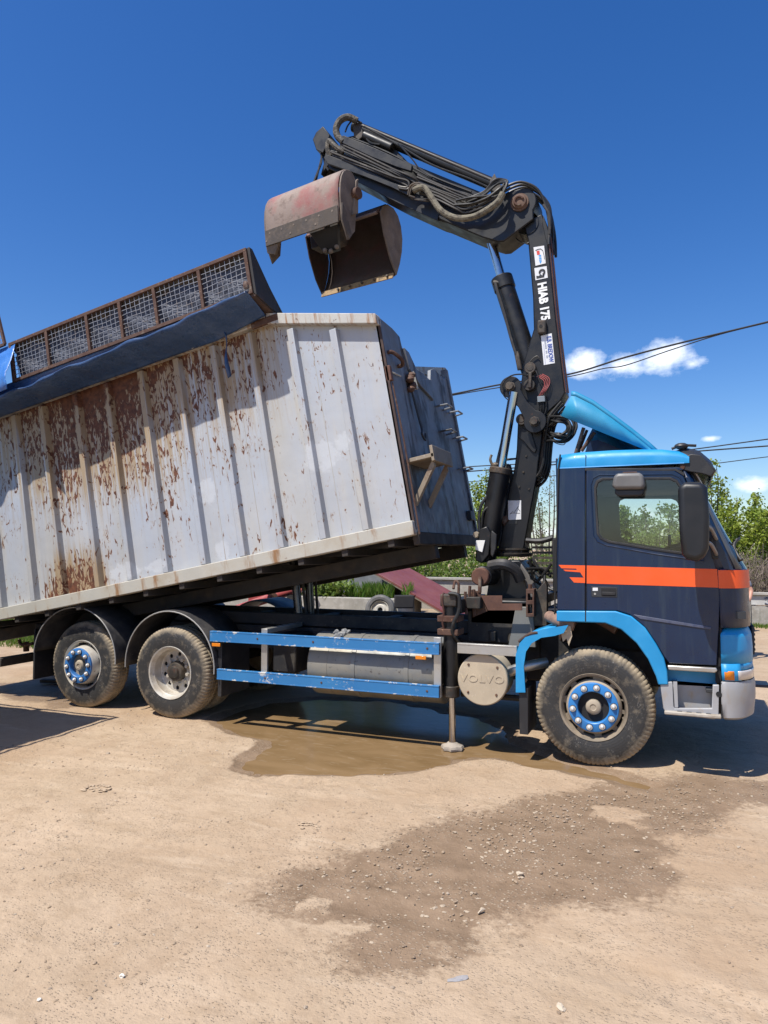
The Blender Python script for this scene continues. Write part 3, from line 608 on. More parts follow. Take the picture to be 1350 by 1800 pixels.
# ---- wheels
def tyre_mesh(w=.305):
    prof = [(.028, .290), (.012, .300), (.006, .33), (0, .38), (.004, .43), (.012, .468), (.026, .495), (.040, .512), (.058, .522),
            (.10, .526), (.105, .514), (.118, .514), (.123, .526), (w - .123, .526), (w - .118, .514), (w - .105, .514), (w - .10, .526),
            (w - .058, .522), (w - .026, .495), (w - .004, .43), (w, .38), (w - .02, .30)]
    sh = {6, 7, 8, 17, 18}
    def mod(k, j, a, r):
        if j in sh and k % 4 == 0: return a + (.003 if j < 10 else -.003), r - .007
        if 9 <= j <= 16 and k % 4 == 0: return a, r - .006
        return a, r
    return MB().lathe(prof, n=312, mod=mod, close=True)
TYRE = tyre_mesh().mesh('tyre'); TYRE.materials.append(M['tyre']); TYRE.shade_smooth(); TYRE.set_sharp_from_angle(angle=R(38))
def disc_with_holes(prof_in, prof_out, y, hole_r, hole_n, r0, r1, mat, parent, name='wheel_disc', phase=0):
    outer = [(r1 * math.cos(2 * math.pi * k / 60), r1 * math.sin(2 * math.pi * k / 60)) for k in range(60)]
    holes = [[(r0 * math.cos(-2 * math.pi * k / 40), r0 * math.sin(-2 * math.pi * k / 40)) for k in range(40)]]
    rm = hole_r[0]
    for q in range(hole_n):
        a = 2 * math.pi * (q + phase) / hole_n
        holes.append([(rm * math.cos(a) + hole_r[1] * math.cos(-t), rm * math.sin(a) + hole_r[1] * math.sin(-t)) for t in [2 * math.pi * k / 12 for k in range(12)]])
    return MB().prism(outer, y, y + .014, holes=holes).build(name, mat, parent)
NUT = MB().cyl((0, -.012, 0), (0, .012, 0), .027, .027, 12).lathe([(-.034, .0), (-.032, .010), (-.024, .017), (-.010, .020)], n=12).mesh('nut'); NUT.materials.append(M['nut']); NUT.shade_smooth(); NUT.set_sharp_from_angle(angle=R(35))
NUTB = MB().cyl((0, -.006, 0), (0, .006, 0), .031, .031, 14).mesh('nut_seat'); NUTB.materials.append(M['dark'])
def wheel(x, y, rim, nut_n, turn, label, flip=False, plain=False):
    w = empty('wheel', (x, y, .52), world=False); w.parent = T; w.matrix_parent_inverse = Matrix.Translation(-T.location); tag(w, label)
    w.rotation_euler = (0, turn, math.pi if flip else 0)
    link('tyre', TYRE, None, w, smooth=0)
    if plain: MB().lathe([(.03, .30), (.12, .27), (.12, 0.01)], n=40).build('rim', M['rim_brown'], w); return w
    if rim == 'steer':
        MB().lathe([(.030, .288), (.012, .303), (.006, .300), (.014, .284), (.055, .268), (.12, .262)], n=72).build('rim', M['rim_brown'], w)
        disc_with_holes(0, 0, .060, (.249, .033), 10, .19, .272, M['rim_brown'], w)
        MB().lathe([(.15, .27), (.15, .02)], n=40).build('brake_drum', M['dark'], w)
        MB().lathe([(.064, .246), (.040, .236), (.026, .222), (.024, .19)], n=60).build('disc_shoulder', M['dirty_hub'], w)
        MB().lathe([(.026, .221), (.008, .219), (.004, .213), (.004, .146), (.010, .139), (.05, .136)], n=72).build('hub_ring', M['blue_ring'], w)
        MB().lathe([(.055, .137), (.056, .07), (.02, .066), (.010, .055), (.006, .030), (.012, .022), (.012, .001)], n=40).build('hub', M['dirty_hub'], w)
        MB().lathe([(.052, .136), (.053, .072)], n=40).build('painted_hub_shade', M['dark'], w)  # dark ring painting the shade in the recess round the hub
        rn, yn = .180, .003
    elif rim == 'tag':
        MB().lathe([(.030, .288), (.012, .303), (.006, .300), (.014, .284), (.055, .268), (.15, .255)], n=72).build('rim', M['rim_white'], w)
        MB().lathe([(.12, .262), (.105, .248), (.04, .236), (-.02, .225), (-.045, .213)], n=72).build('disc_shoulder', M['rim_white'], w)
        h = MB().cyl((.2475, .045, 0), (.2525, .105, 0), .03, .03, 12).mesh('hand_hole'); h.materials.append(M['dark'])
        for q in range(8):
            a = 2 * math.pi * (q + .4) / 8; o = link('hand_hole', h, None, w, smooth=0); o.rotation_euler.y = a
        MB().lathe([(-.044, .214), (-.062, .211), (-.066, .205), (-.066, .138), (-.058, .131), (.0, .128)], n=72).build('hub_ring', M['blue_ring_worn'], w)
        MB().lathe([(.0, .130), (.0, .07), (-.04, .066), (-.055, .05), (-.058, .025), (-.05, .02), (-.05, .001)], n=40).build('hub', M['dirty_hub'], w)
        rn, yn = .172, -.068
    else:
        MB().lathe([(.030, .288), (.010, .304), (.003, .301), (.010, .286), (.05, .272), (.06, .262), (.13, .258), (.16, .250), (.168, .236)], n=80).build('rim', M['rim_white'], w)
        disc_with_holes(0, 0, .165, (.196, .025), 10, .10, .242, M['rim_white'], w, phase=.2)
        MB().lathe([(.19, .25), (.19, .02)], n=40).build('brake_drum', M['dark'], w)
        MB().lathe([(.166, .118), (.11, .112), (.09, .10), (.085, .07), (.06, .06), (.055, .03), (.055, .001)], n=32).build('hub', M['crane_dirty'], w)
        rn, yn = .145, .150
    for q in range(nut_n):
        a = 2 * math.pi * q / nut_n + .31
        p = (rn * math.cos(a), yn, rn * math.sin(a))
        o = link('nut', NUT if rim != 'drive' else NUT_D, None, w, smooth=0); o.location = p
        if rim != 'drive': s = link('nut_seat', NUTB, None, w, smooth=0); s.location = (p[0], yn + .0005, p[2])
    return w
M['blue_ring'] = mk('blue wheel ring paint', (.025, .19, .50), .45, 0, [(20, (.3, .3, .3), .7, .76), (5, (.04, .16, .38), .5, .75)])
M['blue_ring_worn'] = mk('worn blue wheel ring paint', (.03, .16, .42), .55, 0, [(12, (.16, .16, .16), .56, .64), (5, (.03, .10, .26), .5, .75)])
NUT_D = MB().cyl((0, -.02, 0), (0, .015, 0), .021, .021, 6).mesh('nut'); NUT_D.materials.append(M['rim_white'])
wheel(0, .055, 'steer', 10, .18, 'front wheel with blue ring and white nut caps')
wheel(-WB, .04, 'drive', 10, .5, 'dished white rimmed outer drive wheel')
wheel(-WB, .40, 'drive', 0, .8, 'inner tyre of the drive pair', plain=True)
wheel(-TAG, .085, 'tag', 10, .2, 'rear wheel with worn blue ring proud of the tyre')
for x in (0, -WB, -TAG): wheel(x, 2.45, 'steer', 0, 0, 'wheel on the far side', flip=True, plain=True)
wheel(-WB, 2.1, 'steer', 0, .3, 'inner wheel on the far side', flip=True, plain=True)

# ---- rear mudguards
def fender(px, pz, r, a0, a1, y0, y1, name='mudguard', sq=1.0):
    pts = [(px + r * math.cos(R(a)) * (1 if math.cos(R(a)) > 0 else sq), pz + r * math.sin(R(a))) for a in [a0 + (a1 - a0) * k / 28 for k in range(29)]]
    rows = [[(x, y, z) for x, z in pts] for y in (y0, y0 + .01)] + [[(x + (px - x) * -.012, y, z + .012) for x, z in pts] for y in (y0 + .06, (y0 + y1) / 2, y1)]
    o = MB().grid(rows).build(name, M['fender'], T, solid=.012)
    MB().tube([(x, y0, z) for x, z in pts], .0075, 6).build('edge_bead', M['fender_edge'], o)
    return o
M['fender'] = mk('dusty black mudguard', (.03, .03, .033), .5, 0, [(3, (.11, .10, .09), .42, .72), (30, (.2, .17, .13), .62, .75)])
M['fender_edge'] = mk('pale scuffed edge', (.30, .29, .27), .6)
fender(-WB + .02, .60, .63, -4, 184, .0, .62)
fender(-TAG - .02, .60, .63, -2, 176, .0, .62, sq=1.1)
for x in (-WB, -TAG): fender(x, .60, .62, 0, 180, 1.9, 2.5, 'far_mudguard')
MB().box(-6.93, -6.90, .12, .72, .28, .92).build('mud_flap', M['black'], T, .004)
MB().box(-6.94, -6.86, .3, .75, .88, 1.06).build('flap_hanger', M['chassis'], T, .01)
MB().box(-4.05, -4.0, .06, .62, .30, .98).build('spray_flap', M['black'], T, .004)

# ---- tail end
tl = MB().tube([(-7.312,0.45,0.676), (-7.458,0.45,0.646), (-7.543,0.45,0.664), (-7.567,0.45,0.717)], .022, 10, 5); tl.build('tow_lever', M['rust'], T)
MB().cyl((-7.957,0.9,0.613), (-7.952,0.9,0.475), .04).build('tow_pin', M['rust_plate'], T, .006)
MB().box(-7.62, -7.50, .12, 2.4, .40, .51).build('under_run_bar', M['wood_dark'], T, .008)
for y in (.8, 1.6): MB().box(-7.56, -6.8, y, y + .08, .48, .80).build('bar_hanger', M['chassis'], T, .008)
# far side tanks and boxes, added to block sky from the puddle's reflection
MB().prism([(2.1 + .3 * math.cos(2 * math.pi * k / 28), .68 + .31 * math.sin(2 * math.pi * k / 28)) for k in range(28)], -3.0, -1.55, 'x').build('far_tank', M['chassis'], T, .02)
MB().box(-3.75, -3.1, 1.75, 2.4, .42, 1.0).build('battery_box', M['chassis'], T, .02)
MB().box(-1.45, -.6, 1.8, 2.4, .40, 1.0).build('exhaust_box', M['chassis'], T, .02)
MB().box(-4.0, -.7, 2.46, 2.49, .5, .62).box(-4.0, -.7, 2.46, 2.49, .9, 1.02).build('far_guard_rail', M['guard'], T)
MB().box(-7.0, -6.9, .2, 2.3, .78, .98).build('rear_cross_beam', M['chassis'], T, .01)

# ---- side guard rails (channel section, chipped blue paint)
def guard(x0, x1, z0, z1):
    m = MB().box(x0, x1, -.014, 0.0, z0, z1).box(x0, x1, 0.0, .03, z1 - .006, z1).box(x0, x1, 0.0, .03, z0, z0 + .006)
    m.box(x0, x1, -.017, -.0142, z1 - .012, z1 - .0005).box(x0, x1, -.017, -.0142, z0 + .0005, z0 + .012)
    return m.build('side_guard_rail', M['guard'], T, .002)
for x0, x1, z0, z1 in ((-4.11, -1.43, .918, 1.033), (-4.01, -1.433, .505, .62)):
    g = guard(x0, x1, z0, z1)
    for x in (x0 + .62, x0 + 1.3, x1 - .12): MB().lathe([(-.02, .001), (-.019, .010), (-.0165, .012)], c=(x, 0, (z0 + z1) / 2), n=10).build('bolt', M['rust'], g)
for x in (-3.47, -1.50): MB().box(x, x + .075, .032, .06, .50, 1.08).box(x, x + .006, .06, .12, .50, 1.08).build('guard_post', M['alu'], T, .003)
MB().box(-3.47, -3.40, .06, .82, 1.03, 1.08).build('guard_bracket', M['alu'], T, .004)
for x, z in ((-4.03, .882), (-1.62, .880)):
    r = MB().box(x - .055, x + .055, -.012, .006, z - .018, z + .018).build('side_reflector', M['amber'], T, .004)
rg_ = MB()
for k, (u_, s_) in enumerate(((0, .05), (.05, .042), (-.06, .036), (.02, .03), (-.03, .045), (.08, .025))):
    c_ = Vector((-2.582,0.15,1.041)) + Vector((u_, .02 * (k % 3), .018 * ((k * 7) % 4) - .02)); rg_.add((IV * s_ * (1 + np.random.default_rng(k).uniform(-.35, .35, (12, 1))) + np.array(c_)).tolist(), IF)
rg_.build('rag', mk('grey rag', (.33, .32, .30), .95, 0, [(20, (.2, .2, .2), .45, .65)], bump=(25, .8, .02)), T)

# ---- fuel tank with straps
def tank_prof(r, zc, yc):
    return [(yc + r * math.cos(a) * (1.0), zc + r * math.sin(a)) for a in [2 * math.pi * k / 40 for k in range(40)]]
MB().prism(tank_prof(.335, .705, .40), -2.93, -1.47, 'x').build('fuel_tank', M['tank'], T, .02, seg=3)
for x in (-2.42, -1.83): MB().prism(tank_prof(.341, .705, .40), x, x + .05, 'x').build('tank_strap', M['tank'], T, .003)
MB().prism(tank_prof(.338, .705, .40), -2.70, -2.692, 'x').build('tank_seam', M['tank'], T)
MB().box(-2.9, -1.5, .5, .75, .92, 1.0).build('tank_bracket', M['chassis'], T, .01)
# ---- aluminium rail over the air cleaner
MB().box(-1.245, -.672, -.012, .03, .947, 1.044).box(-1.245, -.672, -.015, -.0122, 1.028, 1.040).build('guard_rail_short', M['alu'], T, .004)
# ---- air cleaner drum with its maker's lettering
ax, az = -1.012, .703
MB().lathe([(.03, .001), (.03, .235), (.036, .243), (.06, .247), (.07, .236), (.33, .236), (.36, .2), (.36, .001)], c=(ax, 0, az), n=72).build('air_cleaner', M['sand_plastic'], T)
lm = text_mesh('VOLVO', .098, .003, (ax - .005, .0285, az + .005), (1, 0, .015), (0, 0, 1), 1.25, .002, spacing=1.1)
link('lettering', lm, M['sand_plastic'], T, smooth=0)
for a in (40, 135, 222, 315):
    MB().lathe([(.022, .001), (.022, .009), (.0295, .013)], c=(ax + .19 * math.cos(R(a)), 0, az + .19 * math.sin(R(a))), n=12).build('cover_bolt', M['rust'], T)
MB().tube([(-.80, .2, .76), (-.66, .18, .82), (-.45, .3, .86)], .05, 14, 5).build('intake_pipe', M['alu'], T)
MB().tube([(-1.3, .3, .5), (-.3, .3, .5)], .03, 8).build('air_line', M['chassis'], T)

# ---- blue mudguard behind the front wheel
outer = [(-0.679,0.62),(-0.675,0.967),(-0.637,1.074),(-0.557,1.161),(-0.426,1.209),(-0.322,1.229),(-0.2,1.255)]
inner = [(-0.241,1.186),(-0.323,1.157),(-0.442,1.135),(-0.531,1.079),(-0.585,0.998),(-0.607,0.866),(-0.594,0.627)]
fl = MB().prism(outer + inner, -.025, -.008)
for y0, y1 in ((-.008, .48),):
    rows = [[(x, y0, z) for x, z in outer[:6]], [(x + .0, y1, z) for x, z in outer[:6]]]
    fl.grid(rows)
fl.build('front_mudguard', M['blue'], T, solid=.006)
MB().box(-.655, -.575, .0, .42, .235, .66).build('front_mud_flap', M['black'], T, .004)
MB().prism([(-0.26,1.239),(-0.184,1.247),(-0.17,1.155),(-0.201,1.066),(-0.221,1.132),(-0.252,1.1),(-0.271,1.182)], .02, .035).build('torn_lip', M['sand_plastic'], T)
MB().tube([(-0.653,0,1.083), (-0.553,-0.02,1.159), (-0.474,-0.02,1.178)], .014, 8, 4).build('rubber_strip', M['rust_dark'], T)

# ================================================================== cab
S0 = 0.0
def side_plate(name, pts, mat, parent=T, y=0.0, th=.03, holes=(), bev=.006, far=True):
    o = MB().prism(pts, y, y + th, holes=holes).build(name, mat, parent, bev)
    if far:
        f = MB().prism(pts, 2.5 - y - th, 2.5 - y, holes=holes).build(name, mat, parent, bev)
    return o
quarter = [(-0.263,2.696),(-0.032,2.686),(-0.05,1.393),(-0.3,1.39)]
side_plate('rear_quarter_panel', quarter, M['navy'])
WIN = [(0.048,2.501),(0.068,2.557),(0.118,2.581),(0.684,2.565),(0.738,2.538),(0.774,2.477),(0.842,2.264),(0.883,2.093),(0.905,1.884),(0.543,1.937),(0.163,2.007),(0.095,2.038),(0.066,2.085)]
doorp = [(-0.02,2.659),(0.722,2.623),(0.789,2.576),(0.879,2.337),(1.011,1.898),(1.039,1.778),(1.056,1.539),(1.017,0.967),(0.644,0.963),(0.6,1.024),(0.537,1.138),(0.452,1.271),(0.34,1.366),(0.212,1.404),(-0.038,1.396)]
d = MB().prism(doorp, -.004, .03, holes=[WIN]).build('door', M['navy'], T, .007)
df = MB().prism(doorp, 2.47, 2.504, holes=[WIN]).build('door', M['navy'], T, .007)
def inset(pts, k):
    cx_ = sum(p[0] for p in pts) / len(pts); cz_ = sum(p[1] for p in pts) / len(pts)
    return [(cx_ + (x - cx_) * (1 - k), cz_ + (z - cz_) * (1 - k * 1.4)) for x, z in pts]
for dd, y0 in ((d, -.010), (df, 2.49)):
    MB().prism(inset(WIN, -.012), y0, y0 + .02, holes=[inset(WIN, .035)]).build('window_seal', M['black'], dd, .003)
    MB().prism(inset(WIN, .01), (.012 if y0 < 1 else 2.484), (.016 if y0 < 1 else 2.488)).build('window_pane', M['glass'], dd, smooth=0)
# pressed channel round the window, door crease, handle
MB().tube([(x, -.003, z) for x, z in inset(WIN, -.075)] + [(inset(WIN, -.075)[0][0], -.003, inset(WIN, -.075)[0][1])], .007, 6).build('window_moulding', M['navy'], d)
cr = [(0.359,1.372),(0.981,1.289),(0.98,1.265),(0.415,1.334)]
MB().prism(cr, -.012, -.003).build('door_crease', M['navy_pale'] if 'navy_pale' in M else M['navy'], d, .004)
hd = MB().prism([(0.005,1.609),(0.23,1.608),(0.228,1.518),(0.009,1.517)], -.008, -.003).build('door_handle', M['dash'], d, .002)
MB().prism([(0.093,1.595),(0.22,1.596),(0.219,1.53),(0.092,1.53)], -.0095, -.0078).build('handle_recess', M['dark'], hd)
MB().prism([(0.098,1.563),(0.214,1.563),(0.214,1.538),(0.098,1.537)], -.016, -.0092).build('handle_grip', M['black'], hd, .002)
MB().lathe([(-.012, .001), (-.012, .009), (-.008, .011)], c=((0.039,1.543)[0], 0, (0.039,1.543)[1]), n=14).build('lock', M['alu'], hd)
MB().prism([(0.02,1.599),(0.064,1.6),(0.064,1.572),(0.019,1.571)], -.0094, -.0078).build('lock_sticker', M['white_label'], hd)
MB().prism([(-0.03,2.675),(-0.022,2.675),(-0.04,1.399),(-0.047,1.398)], .012, .02).build('door_gap', M['dark'], T)
# orange stripe
side_plate('stripe', [(-0.279,1.8),(-0.044,1.797),(-0.047,1.639),(-0.144,1.642),(-0.184,1.688),(-0.058,1.687),(-0.088,1.735),(-0.219,1.744),(-0.239,1.758),(-0.118,1.756),(-0.122,1.768),(-0.254,1.77)], M['orange'], y=-.002, th=.0015, bev=0)
MB().prism([(-0.029,1.797),(1.037,1.776),(1.045,1.62),(-0.032,1.636)], -.0062, -.0042).build('stripe', M['orange'], d, 0)
# roof
RX = [-.28, -.27, -.1, .2, .45, .62, .76, .84]; RZ = [2.78, 2.835, 2.85, 2.855, 2.85, 2.84, 2.815, 2.77]
rows = []
for x, z in zip(RX, RZ):
    h = z - 2.69
    half = [(0, 2.688), (.0, 2.688 + h * .45), (.012, 2.688 + h * .70), (.05, 2.688 + h * .88), (.13, 2.688 + h * .97), (.4, z), (1.25, z + .015)]
    rows.append([(x, y, q) for y, q in half] + [(x, 2.5 - y, q) for y, q in half[-2::-1]])
roof = MB().grid(rows); n_ = len(rows[0]); roof.f.append(tuple(range(n_))); roof.f.append(tuple(range((len(rows) - 1) * n_, len(rows) * n_)))
rf = roof.build('roof', M['blue'], T, smooth=50)
MB().box(-.028, -.022, -.002, 2.502, 2.69, 2.80).build('roof_joint', M['navy'], rf)
MB().box(-.275, .80, -.003, .012, 2.684, 2.6935).build('roof_edge_line', M['blue_light'] if 'blue_light' in M else M['blue'], rf, .002)
MB().prism([(-0.263,2.693),(0.786,2.642),(0.786,2.63),(-0.263,2.675)], .006, .03).build('door_header', M['navy'], T, .002)
MB().prism([(-0.035,2.678),(0.727,2.643),(0.799,2.605),(0.798,2.575),(0.726,2.623),(-0.035,2.657)], -.001, .02).build('door_seal', M['black'], T, .002)
# back wall, floor
MB().box(-.30, -.265, .03, 2.47, 1.33, 2.79).build('cab_back_wall', M['navy'], T, .01)
MB().tube([(-0.251,-0.005,2.816), (-0.267,-0.005,2.706), (-0.305,-0.005,1.764), (-0.32,-0.005,1.348)], .008, 6).build('back_wall_seal', M['dark'], T)
MB().box(-.26, 1.25, .035, 2.465, 1.36, 1.42).build('cab_floor', M['dash'], T)
MB().box(-.26, -.2, .03, 2.47, 1.42, 2.6).build('rear_lining', M['interior'], T)
MB().box(-.26, .78, .04, 2.46, 2.58, 2.66).build('roof_lining', M['interior'], T)
MB().prism([(.70, 1.42), (1.20, 1.42), (1.20, 1.80), (1.08, 1.93), (.80, 2.02), (.62, 1.96), (.60, 1.80)], .06, 2.44).build('dashboard', M['dash'], T, .03)
sw = MB().lathe([(.0, .20), (.015, .212), (.03, .20), (.015, .188)], n=36, close=True)
for a in (90, 210, 330): sw.cyl((0, .015, 0), (.2 * math.cos(R(a)), .015, .2 * math.sin(R(a))), .014, n=6)
so = sw.build('steering_wheel', M['dash'], T); so.location = (.66, 1.95, 1.90); so.rotation_euler = (0, R(-22), R(90))
MB().prism([(-.20, 1.42), (-.20, 2.60), (.80, 2.60), (.98, 2.10), (1.02, 1.8), (1.02, 1.42)], 2.44, 2.458, holes=[inset(WIN, .06)]).build('inner_trim', M['interior'], T)
for y in (.25, 1.65):
    s = MB().box(-.12, .40, y, y + .55, 1.55, 1.70).build('seat', M['dash'], T, .05, seg=3)
    MB().prism([(-.20, 1.66), (-.04, 1.66), (-.12, 2.28), (-.24, 2.28)], y + .02, y + .53).build('seat_back', M['dash'], s, .05, seg=3)
# wheel arch trim and inner arch
arch_o = [(-0.3,1.382),(0.212,1.397),(0.345,1.357),(0.456,1.262),(0.542,1.128),(0.604,1.009),(0.629,0.894),(0.636,0.783)]
arch_i = [(0.554,0.777),(0.537,0.849),(0.475,0.992),(0.383,1.125),(0.257,1.238),(0.123,1.288),(-0.301,1.287)]
side_plate('wheel_arch', arch_o + arch_i, M['blue'], y=-.028, th=.06, bev=.01)
rows = [[(x + .01, y, z + .01) for x, z in arch_i[::-1]] for y in (.03, .75)]
MB().grid(rows).build('arch_liner', M['dark'], T, solid=.02)
MB().box(-.3, .75, .7, 1.8, .95, 1.34).build('engine', M['dark'], T, .03)
MB().prism([(-0.048,1.393),(-0.038,1.394),(-0.039,1.297),(-0.049,1.296)], -.0295, -.02).build('arch_joint', M['dark'], T)
# front shell: plan sections lofted round the corner
def plan(xs, xf, n=12, y_in=0.0, ry=.42):
    h = []
    for k in range(n + 1):
        t = math.pi / 2 * k / n
        h.append((xs + (xf - xs) * (math.sin(t) ** .9), y_in + ry * (1 - math.cos(t)) ** 1.0))
    h += [(xf + .02, .8), (xf + .03, 1.25)]
    return h + [(x, 2.5 - y) for x, y in h[-2::-1]]
def loft(levels, lo=0, hi=None, **k):
    rows = []
    for z, xs, xf, y_in in levels:
        p = plan(xs, xf, y_in=y_in, **k); p = p[lo:hi]
        rows.append([(x, y, z) for x, y in p])
    return MB().grid(rows)
front = loft([(1.285, 1.055, 1.305, .0), (1.42, 1.05, 1.303, -.003), (1.6, 1.045, 1.298, -.003), (1.765, 1.04, 1.295, 0), (1.80, 1.035, 1.27, .01)])
front.build('front_panel', M['navy'], T, solid=.01)
o = loft([(1.615, 1.047, 1.312, -.012), (1.69, 1.045, 1.311, -.012), (1.768, 1.0435, 1.307, -.011)]).build('stripe', M['orange'], T)
MB().prism([(1.044,1.779),(1.055,1.779),(1.073,1.54),(1.048,0.96),(1.03,0.958),(1.06,1.54)], .010, .02).build('door_front_gap', M['dark'], T)
pil = [(1.775, 1.025, 1.292, .004), (1.95, .985, 1.20, .006), (2.15, .93, 1.10, .01), (2.4, .86, .985, .014), (2.66, .775, .86, .03)]
for lo, hi in ((0, 6), (-6, None)):
    loft(pil, lo, hi).build('windscreen_pillar', M['navy'] , T, solid=.02)
loft([(z, xs + .004, xf + .004, y) for z, xs, xf, y in pil], 5, -5).build('windscreen', M['screen'], T)
for lo, hi in ((4, 7), (-7, -4)):
    loft([(z, xs + .010, xf + .012, y - .006) for z, xs, xf, y in pil], lo, hi).build('windscreen_seal', M['seal_grey'] if 'seal_grey' in M else M['black'], T, solid=.008)
MB().prism([(0.803,2.57),(0.879,2.342),(1.012,1.913),(1.044,1.779),(1.165,1.766),(0.958,2.262),(0.839,2.569)], .004, .03).build('pillar_cover', M['navy'], T, .004)
MB().tube([(1.22,0.35,2.032), (1.188,0.3,1.972), (1.21,0.25,1.897), (1.237,0.2,1.849)], .014, 8, 4).tube([(1.18,0.3,1.982), (1.249,0.5,2.044)], .012, 6).build('wiper', M['black'], T)
# blue corner with its upper ledge, lamp and bumper
cb = loft([(.985, 1.05, 1.318, -.004), (1.10, 1.05, 1.318, -.006), (1.20, 1.05, 1.312, -.008), (1.225, 1.05, 1.305, -.006), (1.255, 1.06, 1.29, .03), (1.29, 1.075, 1.285, .05)])
cb.build('corner_panel', M['blue'], T, solid=.008)
loft([(.845, 1.055, 1.335, -.002), (.90, 1.052, 1.336, -.004), (.985, 1.05, 1.322, -.006)], 0, 1 + 4).build('corner_edge', M['blue'], T, solid=.006)
lp = [(.85, 1.075, 1.325, -.001), (.915, 1.073, 1.325, -.003), (.925, 1.073, 1.32, -.002)]
loft(lp, 0, 3).build('indicator_lamp', M['amber'], T, solid=.006)
loft(lp, 3, -3).build('headlamp_strip', M['lens'], T, solid=.006)
loft([(.925, 1.06, 1.316, .004), (.99, 1.055, 1.316, .0)]).build('lamp_surround', M['blue'], T, solid=.006)
bp = loft([(.522, 1.07, 1.285, .03), (.54, 1.05, 1.315, .002), (.68, 1.045, 1.330, -.010), (.80, 1.045, 1.330, -.010), (.832, 1.048, 1.322, -.004), (.838, 1.07, 1.29, .04)])
bp.build('bumper', M['silver'], T, solid=.01)
MB().box(1.042, 1.050, -.012, .02, .53, .83).build('bumper_joint', M['dark'], T)
MB().lathe([(-.001, .001), (-.001, .018)], c=((1.052,0.732)[0] - .025, -.018, (1.052,0.732)[1]), n=20).lathe([(.002, .023), (-.003, .022), (-.002, .018)], c=((1.052,0.732)[0] - .025, -.017, (1.052,0.732)[1]), n=20).build('tow_eye_hole', M['dark'], T)
# step well
fr = [(0.568,0.808),(0.668,0.805),(0.673,0.603),(0.682,0.584),(0.971,0.609),(0.983,0.804),(1.031,0.807),(1.021,0.533),(0.986,0.521),(0.618,0.536),(0.591,0.577)]
MB().prism(fr, -.015, .03).build('step_frame', M['silver'], T, .006)
MB().prism([(0.658,0.797),(1.002,0.792),(0.997,0.561),(0.653,0.551)], .12, .135).build('step_back_plate', M['silver'], T)
MB().prism([(0.673,0.805),(0.705,0.808),(0.709,0.592),(0.682,0.589)], .0, .12).build('step_side', M['silver'], T)
st = MB().box(.60, 1.04, -.055, .10, .535, .565).build('step_tread', M['step_dirt'] if 'step_dirt' in M else M['silver'], T, .008)
for k in range(4): MB().box(.70 + k * .075, .74 + k * .075, -.03, .06, .5645, .5665).build('tread_slot', M['dark'], st)
MB().prism([(0.581,0.901),(1.022,0.909),(1.019,0.764),(0.578,0.757)], .12, .135).build('lower_side_panel', M['blue'], T, .004)
MB().prism([(0.63,0.948),(1.013,0.95),(1.021,0.925),(0.999,0.909),(0.639,0.91)], -.03, .02).build('sill_strip', M['alu'], T, .008)
MB().box(.93, 1.0, .0, .10, .735, .765).tube([(.98, .02, .75), (1.02, .0, .74)], .018, 8).build('step_latch', M['dash'], T, .004)
MB().prism([(1.016,1.281),(1.059,1.282),(1.049,0.818),(1.005,0.815)], .03, .06).build('corner_gap', M['dark'], T)
MB().box(.9, 1.25, .3, 2.2, .5, 1.3).build('radiator', M['dark'], T)
# far step, seen as a dark tread beyond the bumper
MB().box(1.36, 1.62, 2.15, 2.42, .44, .47).box(1.30, 1.38, 2.2, 2.35, .44, .48).build('far_step', M['navy'], T, .004)

# ---- sun visor
vs = []
for y in [.02, .06, .12, .3, 1.25, 2.2, 2.38, 2.44, 2.48]:
    e = 0 if .1 < y < 2.4 else (.05 if y in (.06, 2.44) else .11)
    vs.append([(.72 + e * .3, y, 2.80 - e * .8), (.80, y, 2.835 - e), (.92, y, 2.80 - e), (1.01, y, 2.71 - e * .6), (1.045, y, 2.62), (1.02, y, 2.57 + e * .3)])
vo_ = MB().grid(vs).build('sun_visor', M['visor'] if 'visor' in M else M['black'], T, solid=.012, smooth=50)
MB().prism([(0.765,2.733),(0.857,2.768),(0.933,2.754),(0.994,2.677),(1.041,2.612),(1.009,2.564),(0.943,2.591),(0.853,2.61),(0.777,2.633),(0.755,2.688)], .015, .03).build('visor_end', M['black'], vo_, .008)
MB().lathe([(-.006, .001), (-.006, .016), (.0, .022)], c=((0.786,2.656)[0], .014, (0.786,2.656)[1]), n=16).build('visor_screw', M['rust'], vo_)
MB().tube([(0.89,0.05,2.601), (0.939,0.1,2.505)], .007, 6).build('visor_stay', M['alu'], vo_)
MB().ball((.78, .1, 2.85), (.06, .05, .03), 10, 6).tube([(.70, .1, 2.83), (.78, .1, 2.86), (.9, .12, 2.85)], .012, 6).build('visor_bracket', M['black'], vo_)
